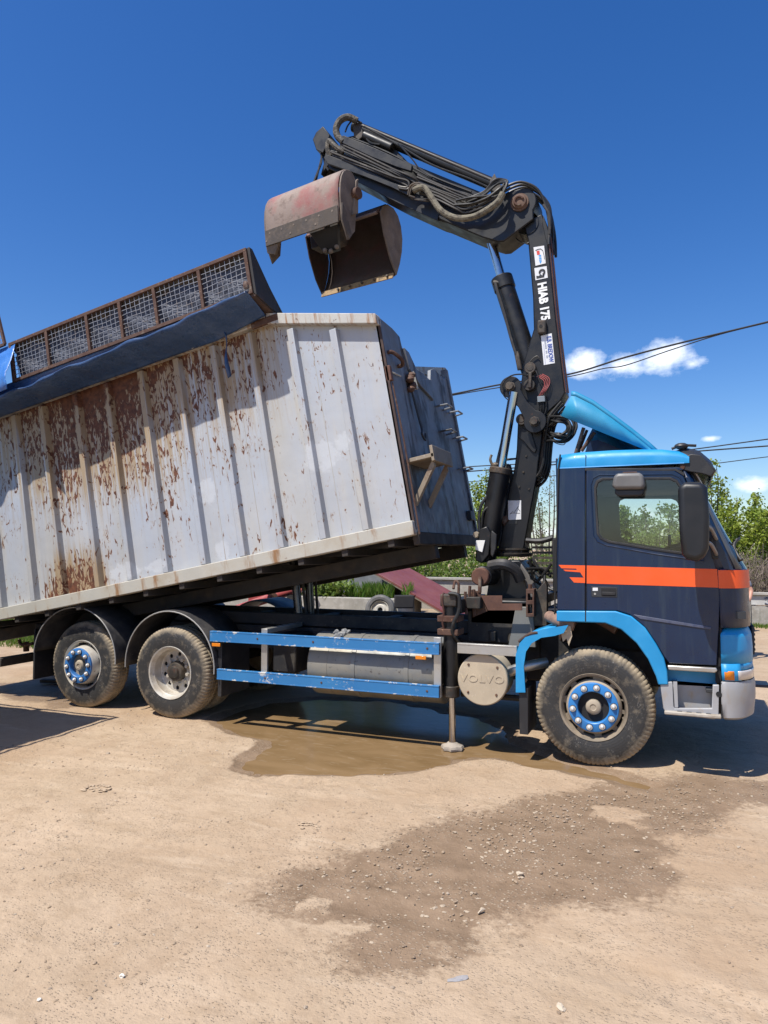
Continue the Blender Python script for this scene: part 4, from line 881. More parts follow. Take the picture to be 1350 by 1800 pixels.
# ---- mirrors
def rounded_box(x0, x1, y0, y1, z0, z1, name, mat, parent, bev=.05, seg=5): return MB().box(x0, x1, y0, y1, z0, z1).build(name, mat, parent, bev, smooth=60, seg=seg)
mr = MB()
pm_ = [(.745, 2.46), (.80, 2.485), (.93, 2.48), (.965, 2.44), (.975, 2.2), (.965, 1.95), (.935, 1.875), (.87, 1.845), (.80, 1.86), (.765, 1.90), (.748, 2.1)]
mo = mr.prism(pm_, -.42, -.20).build('door_mirror', M['mirror_black'], T, .045, smooth=60, seg=5)
MB().box(.79, .92, -.37, -.27, 2.470, 2.489).build('mirror_slot', M['dark'], mo, .008)
MB().prism([(.80, 1.92), (.935, 1.92), (.94, 2.42), (.795, 2.42)], -.20, -.196).build('mirror_glass', M['chrome'], mo)
for z in (1.93, 2.06):
    MB().tube([(.96, -.30, z + .07), (.99, -.22, z + .05), (1.03, -.06, z - .02), (1.035, .0, z - .03)], .015, 8, 4).build('mirror_arm', M['mirror_arm'] if 'mirror_arm' in M else M['alu'], mo)
MB().prism([(1.0, 1.86), (1.05, 1.86), (1.03, 2.12), (.975, 2.16)], -.03, .02).build('mirror_base', M['black'], mo, .01)
k = MB().prism([(.218, 2.50), (.235, 2.585), (.27, 2.60), (.44, 2.598), (.475, 2.58), (.485, 2.50), (.475, 2.455), (.235, 2.46)], -.24, -.08).build('kerb_mirror', M['kerb'] if 'kerb' in M else M['mirror_black'], T, .03, smooth=60, seg=4)
MB().prism([(.235, 2.462), (.475, 2.457), (.468, 2.415), (.44, 2.40), (.27, 2.402), (.24, 2.42)], -.20, -.10).build('mirror_glass', M['dash'], k, .012)
MB().box(.30, .42, -.12, .02, 2.595, 2.62).build('mirror_bracket', M['rust'], k, .006)
# ---- roof deflector on struts
ds = [(-0.187,3.467),(-0.144,3.458),(0.013,3.363),(0.181,3.225),(0.356,3.073),(0.503,2.936),(0.599,2.836),(0.54,2.824),(0.354,2.918),(0.05,3.066),(-0.286,3.231)]
top = [(-0.187,3.467),(-0.144,3.458),(0.013,3.363),(0.181,3.225),(0.356,3.073),(0.503,2.936),(0.599,2.836)]
dm = MB()
rows = []
for (x, z) in top:
    rows.append([(x, .30, z - .05), (x, .302, z - .018), (x, .325, z - .003), (x, .40, z + .002), (x, 1.25, z - .02), (x, 2.10, z - .01), (x, 2.175, z - .003), (x, 2.198, z - .018), (x, 2.20, z - .05)])
dm.grid(rows)
low = [(-0.286,3.231),(-0.116,3.148),(0.05,3.066),(0.203,2.991),(0.354,2.918),(0.472,2.859),(0.589,2.821)]
for y in (.30, 2.20):
    dm.grid([[(x, y, z - .05) for x, z in top], [(x, y, z) for x, z in low]])
do = dm.build('roof_deflector', M['deflector'], T, solid=.012, smooth=85)
MB().prism([(-0.103,3.067),(-0.007,3.072),(0.3,2.923),(0.499,2.832),(-0.169,2.867)], .95, 2.14).build('deflector_shroud', M['navy'], do)
for a, b in (((-0.092,0.45,3.126), (-0.171,0.45,2.879)), ((-0.007,0.6,3.099), (-0.135,0.6,2.919)), ((-0.237,2,3.354), (-0.345,2,3.081))): MB().tube([a, b], .018, 8).build('deflector_strut', M['rust'], do)
MB().box(.50, .53, .33, .36, 2.84, 2.90).build('deflector_bolt', M['alu'], do)
# grille on the cab front
gr_ = MB().box(1.325, 1.352, .55, 1.95, 1.0, 1.26).build('grille', M['dash'], T, .01)
for k in range(5): MB().box(1.350, 1.362, .60, 1.90, 1.03 + k * .045, 1.05 + k * .045).build('grille_slat', M['black'], gr_, .003)

# ================================================================== loader crane behind the cab (boom plane at Y = 1.25)
K = empty('loader_crane', (-1.0, 1.25, 1.2), 'black folding loader crane standing between cab and container', 'crane')
YN = 1.11; YF = 1.39
def boom_plate(name, pts, y0, y1, mat=None, parent=K, bev=.012, holes=()): return MB().prism(pts, y0, y1, holes=holes).build(name, mat or M['crane'], parent, bev)
# base: cross housing, column, slewing ring
MB().box(-1.30, -.66, .62, 1.88, 1.16, 1.42).build('base_housing', M['crane'], K, .02)
boom_plate('base_column', [(-1.242,1.254),(-1.154,1.82),(-0.844,1.822),(-0.735,1.669),(-0.617,1.275)], 1.0, 1.5)
boom_plate('column_web', [(-0.814,1.794),(-0.689,1.615),(-0.619,1.466),(-0.709,1.422),(-0.827,1.703)], .90, .95, M['bracket_grey'])
MB().lathe([(1.86, .001), (1.86, .20), (1.885, .215), (1.90, .215), (1.905, .18), (1.93, .18), (1.935, .205), (1.955, .205), (1.96, .001)], c=(-.97, 1.25, 0), axis='z', n=40).build('slewing_ring', M['crane_dirty'], K)
# slewing cylinder pointing at the camera, rusty end
sc_ = MB().cyl((-1.16, .60, 1.66), (-1.16, 1.9, 1.66), .105, n=28).build('slewing_cylinder', M['crane'], K, .01)
MB().cyl((-1.16, .52, 1.66), (-1.16, .605, 1.66), .093, n=28).build('cylinder_cap', M['rust_plate'], sc_, .012)
MB().tube([(-1.15, .50, 1.66), (-1.15, .49, 1.60), (-1.155, .49, 1.50)], .02, 8, 3).build('cap_stud', M['rust'], sc_)
MB().tube([(-1.118,0.8,1.764), (-0.965,0.75,1.785), (-0.856,0.8,1.725), (-0.807,0.85,1.617)], .06, 10, 5).build('cylinder_shroud', M['fender'], K)
# rusty stepped plate and hangers
MB().prism([(-1.127,1.472),(-0.91,1.477),(-0.91,1.397),(-0.71,1.403),(-0.71,1.336),(-1.057,1.324)], .44, .455).build('step_plate', M['rust_plate'], K, .002)
MB().prism([(-1.26,1.53),(-1.14,1.509),(-1.14,1.462),(-1.07,1.314),(-1.226,1.245),(-1.237,1.39)], .48, .50).build('gusset', M['rust'], K, .003)
h = MB().prism([(-0.673,1.548),(-0.593,1.55),(-0.596,1.274),(-0.676,1.271)], .46, .58, holes=[[(-0.656,1.503),(-0.611,1.504),(-0.612,1.436),(-0.657,1.435)], [(-0.657,1.396),(-0.612,1.397),(-0.613,1.307),(-0.658,1.305)]]).build('mounting_shackle', M['rust'], K, .004)
MB().cyl((-0.643,0.52,1.519), (-0.642,0.52,1.593), .022, n=6).build('shackle_bolt', M['rust'], h)
MB().prism([(-0.624,1.487),(-0.509,1.621),(-0.487,1.575),(-0.491,1.178),(-0.628,1.172)], .58, .66).build('mounting_arm', M['crane_dirty'], K, .006)
MB().box(-.66, -.58, .6, 1.9, 1.36, 1.46).build('rear_beam', M['chassis'], K, .01)
# lower boom (column arm)
lowp = [(-1.136,1.883),(-1.078,2.04),(-0.991,2.549),(-0.918,2.842),(-0.891,3.043),(-0.875,3.358),(-0.799,3.466),(-0.674,3.457),(-0.602,3.308),(-0.616,3.121),(-0.656,2.874),(-0.67,2.732),(-0.735,2.41),(-0.814,1.99),(-0.846,1.853)]
lb = boom_plate('lower_boom', lowp, YN, YF)
MB().prism([(-0.669,3.232),(-0.599,3.322),(-0.565,3.037),(-0.586,2.881),(-0.649,2.777),(-0.686,2.741)], 1.16, 1.34).build('hose_guard', M['crane_dirty'], lb, .006)
for u, v in ((921, 800), (925, 802), (919, 829), (935, 885)): pass
for p in ((-0.785,1.11,2.962), (-0.818,1.11,2.788), (-0.864,1.11,2.626), (-0.758,1.11,2.598)):
    MB().lathe([(-.012, .001), (-.012, .010), (0, .013)], c=p, n=10).build('bolt', M['crane_dirty'], lb)
boom_plate('boom_ear', [(-0.873,3.177),(-0.822,3.275),(-0.723,3.218),(-0.669,3.028),(-0.688,2.992),(-0.719,3.012),(-0.811,3.13)], 1.085, 1.108, parent=lb, bev=.004)
# load chart plate
lc_ = boom_plate('load_chart', [(-0.99,2.479),(-0.845,2.478),(-0.847,2.269),(-0.989,2.265)], 1.104, 1.1095, M['white_label'], lb, 0)
cm = MB()
A = [(-0.965,2.334),(-0.939,2.358),(-0.921,2.345),(-0.889,2.395),(-0.87,2.376),(-0.858,2.357)]; B = [(-0.965,2.371),(-0.946,2.371),(-0.927,2.383),(-0.902,2.382)]
for L in (A, [(-0.971,2.328),(-0.946,2.34),(-0.908,2.339),(-0.858,2.338)], [(-0.914,2.358),(-0.876,2.413)]):
    cm.tube([(x, 1.1035, z) for x, z in L], .003, 4)
cm.build('chart_lines', M['black_print'], lc_)
boom_plate('rating_plate', [(-0.986,2.253),(-0.891,2.258),(-0.892,2.223),(-0.986,2.221)], 1.104, 1.1095, M['black_print'], lb, 0)
MB().prism([(-1.071,2.304),(-1.001,2.315),(-0.982,2.265),(-1.033,2.203),(-1.058,2.241)], 1.08, 1.105).build('lifting_lug', M['rust'], lb, .004)
# main boom
mainp = [(-0.784,5.532),(-0.746,5.597),(-0.682,5.624),(-0.582,5.651),(-0.523,5.371),(-0.437,4.388),(-0.355,3.631),(-0.411,3.536),(-0.509,3.457),(-0.595,3.382),(-0.664,3.268),(-0.751,3.299),(-0.805,3.454),(-0.847,3.711),(-0.8,4.024),(-0.689,4.368),(-0.695,4.726),(-0.742,5.376)]
bm = boom_plate('main_boom', mainp, YN, YF, bev=.016)
boom_plate('boom_top_plate', [(-0.567,5.619),(-0.52,5.47),(-0.491,5.325),(-0.516,5.254),(-0.546,5.354),(-0.581,5.532)], YN - .02, YF + .02, M['crane'], bm, .006)
boom_plate('wear_block', [(-0.643,4.449),(-0.544,4.443),(-0.546,4.285),(-0.639,4.29)], YN - .05, YN - .003, M['crane_dirty'], bm, .02)
MB().lathe([(-.052, .001), (-.052, .02)], c=((-0.602,4.371)[0], YN, (-0.602,4.371)[1]), n=12).build('block_hole', M['dark'], bm)
MB().lathe([(-.001, .001), (-.001, .014)], c=((-0.459,3.552)[0], YN - .001, (-0.459,3.552)[1]), n=12).build('plate_hole', M['dark'], bm)
# stickers and lettering, reading down the boom
ta = Vector(((-0.437,4.388)[0], 0, (-0.437,4.388)[1])) - Vector(((-0.523,5.371)[0], 0, (-0.523,5.371)[1])); ta.normalize(); tu = Vector((-ta.z, 0, ta.x))
def sticker(name, pts, mat, y=YN): return boom_plate(name, pts, y - .0035, y - .0008, mat, bm, 0)
YT = YN - .0045; ROW0 = (-0.574,4.213); ROW1 = (-0.552,4.021)
def word(s, uv, size, mat, parent, sx=1, bold=0, ex=.0006, spacing=1):
    o = link('lettering', text_mesh(s, size, ex, (uv[0], YT, uv[1]), ta, tu, sx, bold, spacing=spacing), mat, parent, smooth=0); return o
s1 = sticker('dealer_sticker', [(-0.68,5.282),(-0.564,5.282),(-0.548,5.081),(-0.66,5.07)], M['white_label'])
for (u0, v0, u1, v1) in ([(-0.626,5.184),(-0.598,5.185),(-0.596,5.173),(-0.624,5.172)], [(-0.623,5.166),(-0.596,5.167),(-0.595,5.157),(-0.622,5.157)], [(-0.622,5.15),(-0.594,5.151),(-0.593,5.137),(-0.62,5.137)], [(-0.62,5.131),(-0.592,5.131),(-0.591,5.121),(-0.619,5.12)], [(-0.619,5.114),(-0.591,5.115),(-0.599,5.095),(-0.605,5.083)]):
    MB().prism([u0, v0, u1, v1], YT - .0003, YT + .0006).build('sticker_print', M['cyan_print'], s1)
cmk = MB(); cmk.tube([(x, YT, z) for x, z in [(-0.659,5.242),(-0.634,5.251),(-0.603,5.252),(-0.579,5.229),(-0.567,5.176),(-0.561,5.13)]], .004, 4).build('sticker_swoosh', M['black_print'], s1)
MB().prism([(-0.647,5.234),(-0.616,5.235),(-0.61,5.189),(-0.641,5.188)], YT - .0003, YT + .0006).build('sticker_mark', M['red_print'], s1)
s2 = sticker('emblem_sticker', [(-0.673,5.046),(-0.539,5.048),(-0.528,4.916),(-0.662,4.907)], M['white_label'])
ec = (-0.59,4.988)
def arc3(c, r, a0, a1, n=14): return [(x, YT - .0012, z) for x, z in arc(c[0], c[1], r, a0, a1, n)]
MB().prism([(-0.653,4.956),(-0.625,4.95),(-0.603,4.965),(-0.588,4.951),(-0.572,4.966),(-0.566,4.937),(-0.564,4.926),(-0.65,4.921)], YT - .0003, YT + .0006).build('emblem_base', M['black_print'], s2)
MB().tube(arc3(ec, .027, 205, -75), .010, 6).build('emblem_hook', M['black_print'], s2)
word('HIAB 175', (-0.579,4.659), .128, M['white_paint'], bm, .84, .006)
s3 = sticker('owner_plate', [(-0.61,4.279),(-0.493,4.294),(-0.463,3.962),(-0.582,3.952)], M['white_label'])
word('E.B. BREDOW', (-0.514,4.121), .066, M['blue_print'], s3, .72, .002)
for k in range(11):
    if k not in (5, 8): MB().prism([(957.6 * 0 + p[0], p[1]) for p in [(ROW0[0] + (ROW1[0] - ROW0[0]) * (k + e) / 11 + w_ * tu.x, ROW0[1] + (ROW1[1] - ROW0[1]) * (k + e) / 11 + w_ * tu.z) for e, w_ in ((.1, 0), (.8, 0), (.8, .018), (.1, .018))]], YT - .0003, YT + .0004).build('small_print', M['plate_print'], s3)
MB().tube([(x, YT, z) for x, z in [(-0.581,4.182),(-0.565,3.96)]], .0015, 4).build('plate_rule', M['blue_print'], s3)
# knuckle pins, dog-bone link, connector block and wiring
def pin(c, r, y0, y1, mat, parent, name='pin'): return MB().lathe([(y0, .001), (y0, r * .55), (y0 + .004, r * .6), (y0 + .004, r * .95), (y0 + .010, r), (y1, r)], c=(c[0], 0, c[1]), n=24).build(name, mat, parent)
a = (-0.928,3.718); b = (-0.665,3.316)
dx, dz = b[0] - a[0], b[1] - a[1]; ll = math.hypot(dx, dz); ux, uz = dx / ll, dz / ll; ang = math.degrees(math.atan2(dz, dx))
bone = arc(a[0], a[1], .118, ang + 38, ang + 322, 22) + [(a[0] + ux * ll * .5 + uz * .055, a[1] + uz * ll * .5 - ux * .055)] + arc(b[0], b[1], .122, ang + 218, ang + 502, 22) + [(a[0] + ux * ll * .5 - uz * .055, a[1] + uz * ll * .5 + ux * .055)]
lk = boom_plate('link_plate', bone, .99, 1.03, M['crane'], K, .006)
boom_plate('link_plate', bone, 1.47, 1.51, M['crane'], K, .006)
for c in (a, b):
    MB().lathe([(.930, .001), (.930, .040), (.935, .045), (.972, .045), (.974, .056), (.99, .058)], c=(c[0], 0, c[1]), n=8).build('link_bolt', M['crane_dirty'], lk)
    MB().lathe([(1.03, .05), (1.47, .05)], c=(c[0], 0, c[1]), n=16).build('link_pin', M['crane_dirty'], lk)
for uv, r in (((-0.722,3.923), .062), ((-0.733,3.734), .062), ((-0.821,3.363), .062)):
    pin(uv, r, 1.04, 1.12, M['crane_dirty'], bm)
MB().prism([(-0.731,3.868),(-0.7,3.865),(-0.708,3.696),(-0.739,3.699)], 1.02, 1.04).build('pin_keeper', M['crane_dirty'], bm, .004)
cbk = MB().prism([(-0.648,3.602),(-0.569,3.601),(-0.563,3.539),(-0.646,3.536)], 1.05, 1.10).build('connector_block', mk('grey connector plastic', (.20, .23, .25), .5), K, .004)
for k in range(4):
    MB().tube([(-0.635,1.07,3.603), (-0.606,1.05,3.64), (-0.57,1.06,3.714), (-0.582,1.06,3.777), (-0.651,1.07,3.823)] if k == 0 else [(x + .018 * k, y + .004 * k, z + .008 * k) for x, y, z in [(-0.635,1.07,3.603),(-0.606,1.05,3.64),(-0.57,1.06,3.714),(-0.582,1.06,3.777),(-0.651,1.07,3.823)]], .0038, 6, 6).build('red_wire', M['red_wire'], K)
for k in range(4): MB().tube([(-0.635,1.07,3.546), (-0.632,1.08,3.448), (-0.646,1.12,3.375)] if k == 0 else [(x + .016 * k, y, z) for x, y, z in [(-0.635,1.07,3.546),(-0.632,1.08,3.448),(-0.646,1.12,3.375)]], .006, 6, 4).build('black_wire', M['hose'], K)
MB().tube([(-0.675,1.07,3.825),(-0.73,1.03,3.828),(-0.812,0.98,3.843),(-0.902,0.96,3.834),(-0.975,0.95,3.789),(-1.016,0.96,3.719)], .008, 6, 6).build('loose_wire', M['hose'], K)
MB().tube([(-1.015,0.96,3.769),(-1.001,0.95,3.64),(-0.956,0.97,3.578),(-0.9,1,3.567)], .006, 6, 6).build('loose_wire', M['hose'], K)
MB().tube([(-0.765,1.05,3.829),(-0.673,1.06,3.898),(-0.625,1.06,3.781),(-0.573,1.07,3.641),(-0.56,1.09,3.457),(-0.624,1.1,3.351)], .009, 6, 6).build('loose_wire', M['hose'], K)
MB().tube([(-0.784,1.09,3.929),(-0.708,1.09,4.022),(-0.652,1.09,4.055),(-0.627,1.09,4.027)], .006, 6, 4).build('grease_line', M['steel_pipe'], bm)
# lift cylinder, left of the column
p0 = Vector((-1.225,1,1.821)); p1 = Vector((-1.045,1,2.823)); p2 = Vector((-0.893,1,3.654))
cy_ = MB().cyl(p0, p1, .112, n=28).build('lift_cylinder', M['crane'], K, .012)
MB().cyl(p1 - (p1 - p0).normalized() * .06, p1 + (p1 - p0).normalized() * .01, .12, n=28).build('cylinder_gland', M['crane_dirty'], cy_, .008)
MB().cyl(p1, p2, .052, n=20).build('piston_rod', M['chrome'], cy_)
MB().cyl(p2 + Vector((-.02, .16, .04)), p1 + Vector((-.09, .17, 0)), .028, n=12).build('guide_rod', M['crane'], cy_)
vb = MB().prism([(-1.241,2.162),(-1.165,2.192),(-1.115,2.112),(-1.142,1.885),(-1.218,1.792),(-1.294,1.822),(-1.28,2.008)], .84, 1.16).build('valve_block', M['crane'], cy_, .012)
MB().prism([(-1.28,2.038),(-1.179,2.038),(-1.211,1.909),(-1.287,1.94)], .82, .838).build('valve_cover', M['white_paint'], vb, .003)
MB().lathe([(-.03, .001), (-.03, .03), (.02, .035)], c=((-1.285,2.1)[0], .85, (-1.285,2.1)[1]), n=16).build('valve_plug', M['dirty_hub'], vb)
MB().prism([(-1.102,2.146),(-1.047,2.097),(-1.055,1.946),(-1.092,1.855),(-1.117,1.886),(-1.115,2.067)], .80, .83).build('valve_flap', M['black'], vb, .01)
MB().tube([(-1.175,0.95,2.536),(-1.25,0.92,2.412),(-1.265,0.9,2.256),(-1.254,0.88,2.131)], .018, 8, 6).build('hydraulic_hose', M['hose'], K)
MB().tube([(-1.143,0.92,2.422),(-1.214,0.9,2.348),(-1.234,0.9,2.224),(-1.247,0.9,2.101)], .014, 8, 6).build('hydraulic_hose', M['hose'], K)
MB().tube([(-1.141,0.98,2.976),(-1.149,0.96,2.924),(-1.124,0.96,2.86),(-1.091,0.98,2.823)], .016, 6, 5).ball((-1.101,0.97,2.86), .035, 8, 6).build('cylinder_hook', M['crane_dirty'], K)
MB().tube([(-1.049,1.3,2.959),(-0.906,1.3,2.965),(-0.914,1.3,2.836),(-1.031,1.3,2.815)], .014, 6).build('hose_rail', M['crane_dirty'], K)
for k in range(3): MB().tube([(x + .01 * k, y + .05 * k, z) for x, y, z in [(-1.033,1.2,2.901),(-0.997,1.2,2.676),(-1.033,1.15,2.419),(-1.074,1.1,2.166),(-1.115,1.05,1.977)]], .016, 8, 5).build('hydraulic_hose', M['hose'], K)
# jib cylinder
q0 = Vector((-0.74,1.25,3.917)); q1 = Vector((-1.072,1.25,5.037)); q2 = Vector((-1.208,1.25,5.539))
jc = MB().cyl(q0, q1, .112, n=28).build('jib_cylinder', M['crane'], K, .012)
MB().cyl(q1 - (q1 - q0).normalized() * .14, q1 + (q1 - q0).normalized() * .01, .124, n=28).build('cylinder_gland', M['crane'], jc, .008)
MB().cyl(q1, q2, .05, n=20).build('piston_rod', M['chrome'], jc)
MB().tube([(-1.114,1.12,4.95),(-1.09,1.1,4.855),(-1.021,1.1,4.618),(-0.947,1.1,4.319),(-0.91,1.1,4.186),(-0.879,1.1,4.087),(-0.855,1.1,3.989)], .016, 8, 4).build('steel_line', M['steel_pipe'], jc)
MB().cyl((-1.143,1.16,4.969), (-1.078,1.16,4.959), .03, n=10).build('line_fitting', M['crane_dirty'], jc)
MB().tube([(-0.883,1.12,4.125),(-0.861,1.1,4.028),(-0.843,1.1,3.924)], .028, 8, 3).build('line_clamp', M['crane_dirty'], jc)

# ---- jib: elbow box, box beam, extension tubes
YJ0, YJ1 = 1.06, 1.44
pc = (-0.797,5.791)
elbow = arc(pc[0], pc[1], .165, 100, -40, 12) + [(-0.667,5.58),(-0.999,5.386),(-1.063,5.39),(-1.246,5.474),(-1.635,5.702),(-1.983,5.914),(-2.017,6.203),(-1.633,5.978),(-1.23,5.9),(-1.001,5.935)]
el = boom_plate('jib_elbow', elbow, YJ0, YJ1, M['crane'], K, .012)
MB().lathe([(-.05, .001), (-.05, .055), (-.045, .075), (-.02, .085), (-.02, .10), (0, .10)], c=(pc[0] - .02, YJ0, pc[1]), n=24).build('pin', M['pin_rust'], el)
MB().tube([(x, YJ0 - .055, z) for x, z in arc(pc[0] - .02, pc[1], .048, 20, 300, 14)], .014, 6).build('retaining_ring', M['rust'], el)
MB().lathe([(.001, .13), (.30, .13)], c=((-0.75,5.567)[0], 1.1, (-0.75,5.567)[1]), n=24).build('knuckle_barrel', M['crane'], K)
jb = boom_plate('jib_box', [(-3.218,6.948),(-3.036,6.864),(-2.277,6.439),(-1.778,6.144),(-1.269,5.784),(-1.641,5.711),(-1.786,5.778),(-2.278,6.083),(-2.956,6.551),(-3.193,6.694),(-3.241,6.821)], 1.08, 1.42, M['crane'], K, .008)
boom_plate('jib_lower_plate', [(-3.218,6.815),(-3.021,6.729),(-2.266,6.275),(-1.838,6.012),(-1.755,5.861),(-1.776,5.756),(-2.266,6.06),(-2.942,6.526),(-3.193,6.679)], 1.05, 1.079, M['crane'], jb, .004)
boom_plate('jib_nose', [(-3.451,7.139),(-3.403,7.218),(-3.305,7.278),(-3.207,7.143),(-3.247,7.019),(-3.303,6.927),(-3.401,6.993)], 1.1, 1.42, M['crane'], jb, .008)
boom_plate('jib_nose_plate', [(-3.271,7.024),(-3.174,6.832),(-3.294,6.709),(-3.343,6.667),(-3.295,6.821)], 1.12, 1.4, M['crane'], jb, .006)
# side tray with hose runs
boom_plate('hose_tray', [(-3.232,6.792),(-3.177,6.817),(-2.69,6.541),(-2.319,6.296),(-2.046,6.145),(-2.103,6.081),(-2.319,6.227),(-2.689,6.442),(-3.176,6.701)], .98, 1.02, M['crane'], jb, .006)
boom_plate('hose_tray', [(-2.997,6.994),(-2.951,7.005),(-2.54,6.756),(-2.059,6.443),(-2.074,6.37),(-2.246,6.455),(-2.577,6.651),(-2.997,6.929)], .97, 1.02, M['crane'], jb, .006)
RH = random.Random(3)
def hoses(base, n, spread, r, name, mat, parent=jb, sub=5):
    for k in range(n):
        MB().tube([(x + RH.uniform(-.01, .01), y + RH.uniform(-.02, .02), z + spread * (k - (n - 1) / 2) + RH.uniform(-.008, .008)) for x, y, z in base], r, 7, sub).build(name, mat, parent)
hoses([(-2.992,0.99,6.893),(-2.672,0.96,6.672),(-2.303,0.96,6.432),(-2.105,0.97,6.3),(-1.975,1,6.22)], 2, .035, .013, 'steel_line', M['steel_pipe'])
hoses([(-3.059,1,6.87),(-2.606,0.98,6.59),(-2.238,0.98,6.346),(-2.028,0.99,6.205)], 3, .03, .012, 'hydraulic_hose', M['hose'])
hoses([(-3.132,0.99,6.823),(-2.676,0.97,6.558),(-2.307,0.97,6.341),(-2.12,0.97,6.234),(-2.12,0.97,6.166),(-2.234,0.97,6.203)], 2, .03, .013, 'steel_line', M['steel_pipe'])
hoses([(-1.996,1,6.272),(-1.748,0.99,6.115),(-1.544,0.99,5.988),(-1.28,1,5.842)], 4, .03, .012, 'steel_line', M['steel_pipe'])
hoses([(-1.971,0.99,6.126),(-1.742,0.97,6.004),(-1.538,0.97,5.851),(-1.421,0.98,5.794),(-1.21,0.98,5.807),(-1.019,1,5.877)], 3, .035, .013, 'steel_line', M['steel_pipe'])
hoses([(-2.106,0.97,6.074),(-2.07,0.95,6.174),(-1.978,0.95,6.196),(-1.859,0.95,6.085),(-1.825,0.95,5.977),(-1.943,0.95,5.986),(-2.074,0.96,6.057)], 2, .02, .012, 'hose_bracket', M['crane_dirty'])
MB().tube([(-2.027,0.93,6.108),(-1.894,0.91,6.106),(-1.791,0.91,5.952),(-1.689,0.91,5.799),(-1.518,0.9,5.677),(-1.32,0.9,5.648),(-1.157,0.9,5.696),(-1.029,0.9,5.768),(-0.975,0.92,5.863)], .036, 10, 6).build('wrapped_hose', M['hose_wrap'], jb)
hoses([(-0.969,0.95,5.889),(-0.947,0.97,5.998),(-0.999,1,6.049),(-1.083,1,6.04),(-1.209,0.98,5.937),(-1.404,0.97,5.892)], 3, .02, .016, 'hydraulic_hose', M['hose'])
hoses([(-1.532,0.95,5.887),(-1.33,0.94,5.864),(-1.134,0.94,5.871),(-1.007,0.95,5.949),(-0.95,0.98,6.003)], 2, .045, .014, 'hydraulic_hose', M['hose'])
# top extension cylinder and tubes
ext = MB().cyl((-2.921,1.2,7.24), (-1.144,1.2,6.129), .07, n=20).build('extension_cylinder', M['crane'], K, .008)
MB().cyl((-2.831,1.14,7.214), (-1.103,1.14,6.125), .020, n=12).build('steel_line', M['steel_pipe'], ext)
MB().cyl((-2.744,1.12,7.038), (-2.367,1.12,6.795), .055, n=16).build('valve_barrel', M['crane'], ext, .01)
MB().tube([(-2.735,1.1,7.14),(-2.285,1.1,6.802),(-1.853,1.1,6.464),(-1.439,1.1,6.228),(-1.173,1.1,6.054)], .011, 6, 5).build('hydraulic_hose', M['hose'], ext)
MB().tube([(-2.277,1.08,6.81),(-2.085,1.05,6.557),(-1.978,1.05,6.396),(-1.837,1.05,6.285)], .009, 6, 5).build('hydraulic_hose', M['hose'], ext)
MB().tube([(-2.735,1.1,7.046),(-2.65,1.08,6.908),(-2.514,1.08,6.849)], .012, 6, 4).build('hydraulic_hose', M['hose'], ext)
MB().prism([(-2.899,7.204),(-2.806,7.226),(-2.744,7.038),(-2.821,6.998),(-2.883,7.055)], 1.12, 1.3).build('tube_clamp', M['crane_dirty'], ext, .006)
MB().prism([(-1.159,6.131),(-1.106,6.199),(-1.074,6.113),(-1.028,6.038),(-1.094,5.972),(-1.173,6.027)], 1.08, 1.3).build('tube_clamp', M['crane_dirty'], ext, .006)
MB().tube([(-2.828,1.1,7.227),(-2.929,1.05,7.273),(-3.023,1.02,7.235),(-3.068,1,7.133),(-3.044,1,7.026),(-2.966,1,6.936)], .042, 10, 7).build('wrapped_hose', M['hose_wrap_dark'], ext)
MB().tube([(-2.775,1.12,7.204),(-2.875,1.1,7.253),(-2.943,1.08,7.192),(-2.967,1.05,7.094)], .010, 6, 5).build('hydraulic_hose', M['hose'], ext)
MB().tube([(-2.965,1,6.807),(-3.065,0.98,6.89),(-3.169,1,6.996),(-3.185,1,6.898),(-3.147,1.02,6.806)], .032, 8, 6).build('wrapped_hose', M['hose_wrap_dark'], jb)
hoses([(-3.342,1.15,6.954),(-3.332,1.1,6.814),(-3.326,1,6.616),(-3.339,0.95,6.471)], 2, .0, .013, 'hydraulic_hose', M['hose'])
MB().tube([(-3.352,1.2,6.967),(-3.293,1.15,6.795),(-3.219,1.1,6.68)], .014, 6, 4).build('hydraulic_hose', M['hose'], jb)
boom_plate('telescopic_box', [(-3.095,7.096),(-2.78,7.083),(-2.324,6.772),(-2.176,6.591),(-2.016,6.494),(-1.252,6.03),(-1.293,5.963),(-2.067,6.364),(-3.094,6.978)], 1.15, 1.38, M['crane'], jb, .006)
hoses([(-2.905,1.1,7.006),(-2.574,1.08,6.806),(-2.277,1.08,6.614),(-2.017,1.06,6.395),(-1.771,1.06,6.235),(-1.359,1.05,5.987)], 3, .022, .012, 'hydraulic_hose', M['hose'])
boom_plate('spacer_rail', [(-2.067,6.364),(-1.347,5.947),(-1.319,5.982),(-2.017,6.396)], 1.16, 1.24, M['crane'], jb, .004)
# big hose bundle over the knuckle
for k in range(6):
    dz_ = .016 * k; MB().tube([(x + RH.uniform(-.012, .012) + .012 * (k % 3), y + .05 * k, z - dz_ * .6) for x, y, z in [(-1.014,0.98,5.932),(-0.922,1,5.988),(-0.78,1.02,6.002),(-0.647,1.04,5.92),(-0.553,1.06,5.783),(-0.512,1.06,5.615),(-0.5,1.05,5.437),(-0.494,1.04,5.255)]], .015, 8, 6).build('hydraulic_hose', M['hose'], K)
for k in range(2):
    MB().tube([(x + .02 * k, y + .03 * k, z) for x, y, z in [(-0.507,1.05,5.356),(-0.476,1.06,5.007),(-0.428,1.06,4.435),(-0.369,1.06,3.869),(-0.342,1.06,3.619)]], .009, 7, 3).build('boom_pipe', M['copper_pipe'], K)
MB().tube([(-0.56,1.06,5.72),(-0.49,1.04,5.571),(-0.493,1.04,5.368)], .014, 7, 4).build('steel_line', M['steel_pipe'], K)
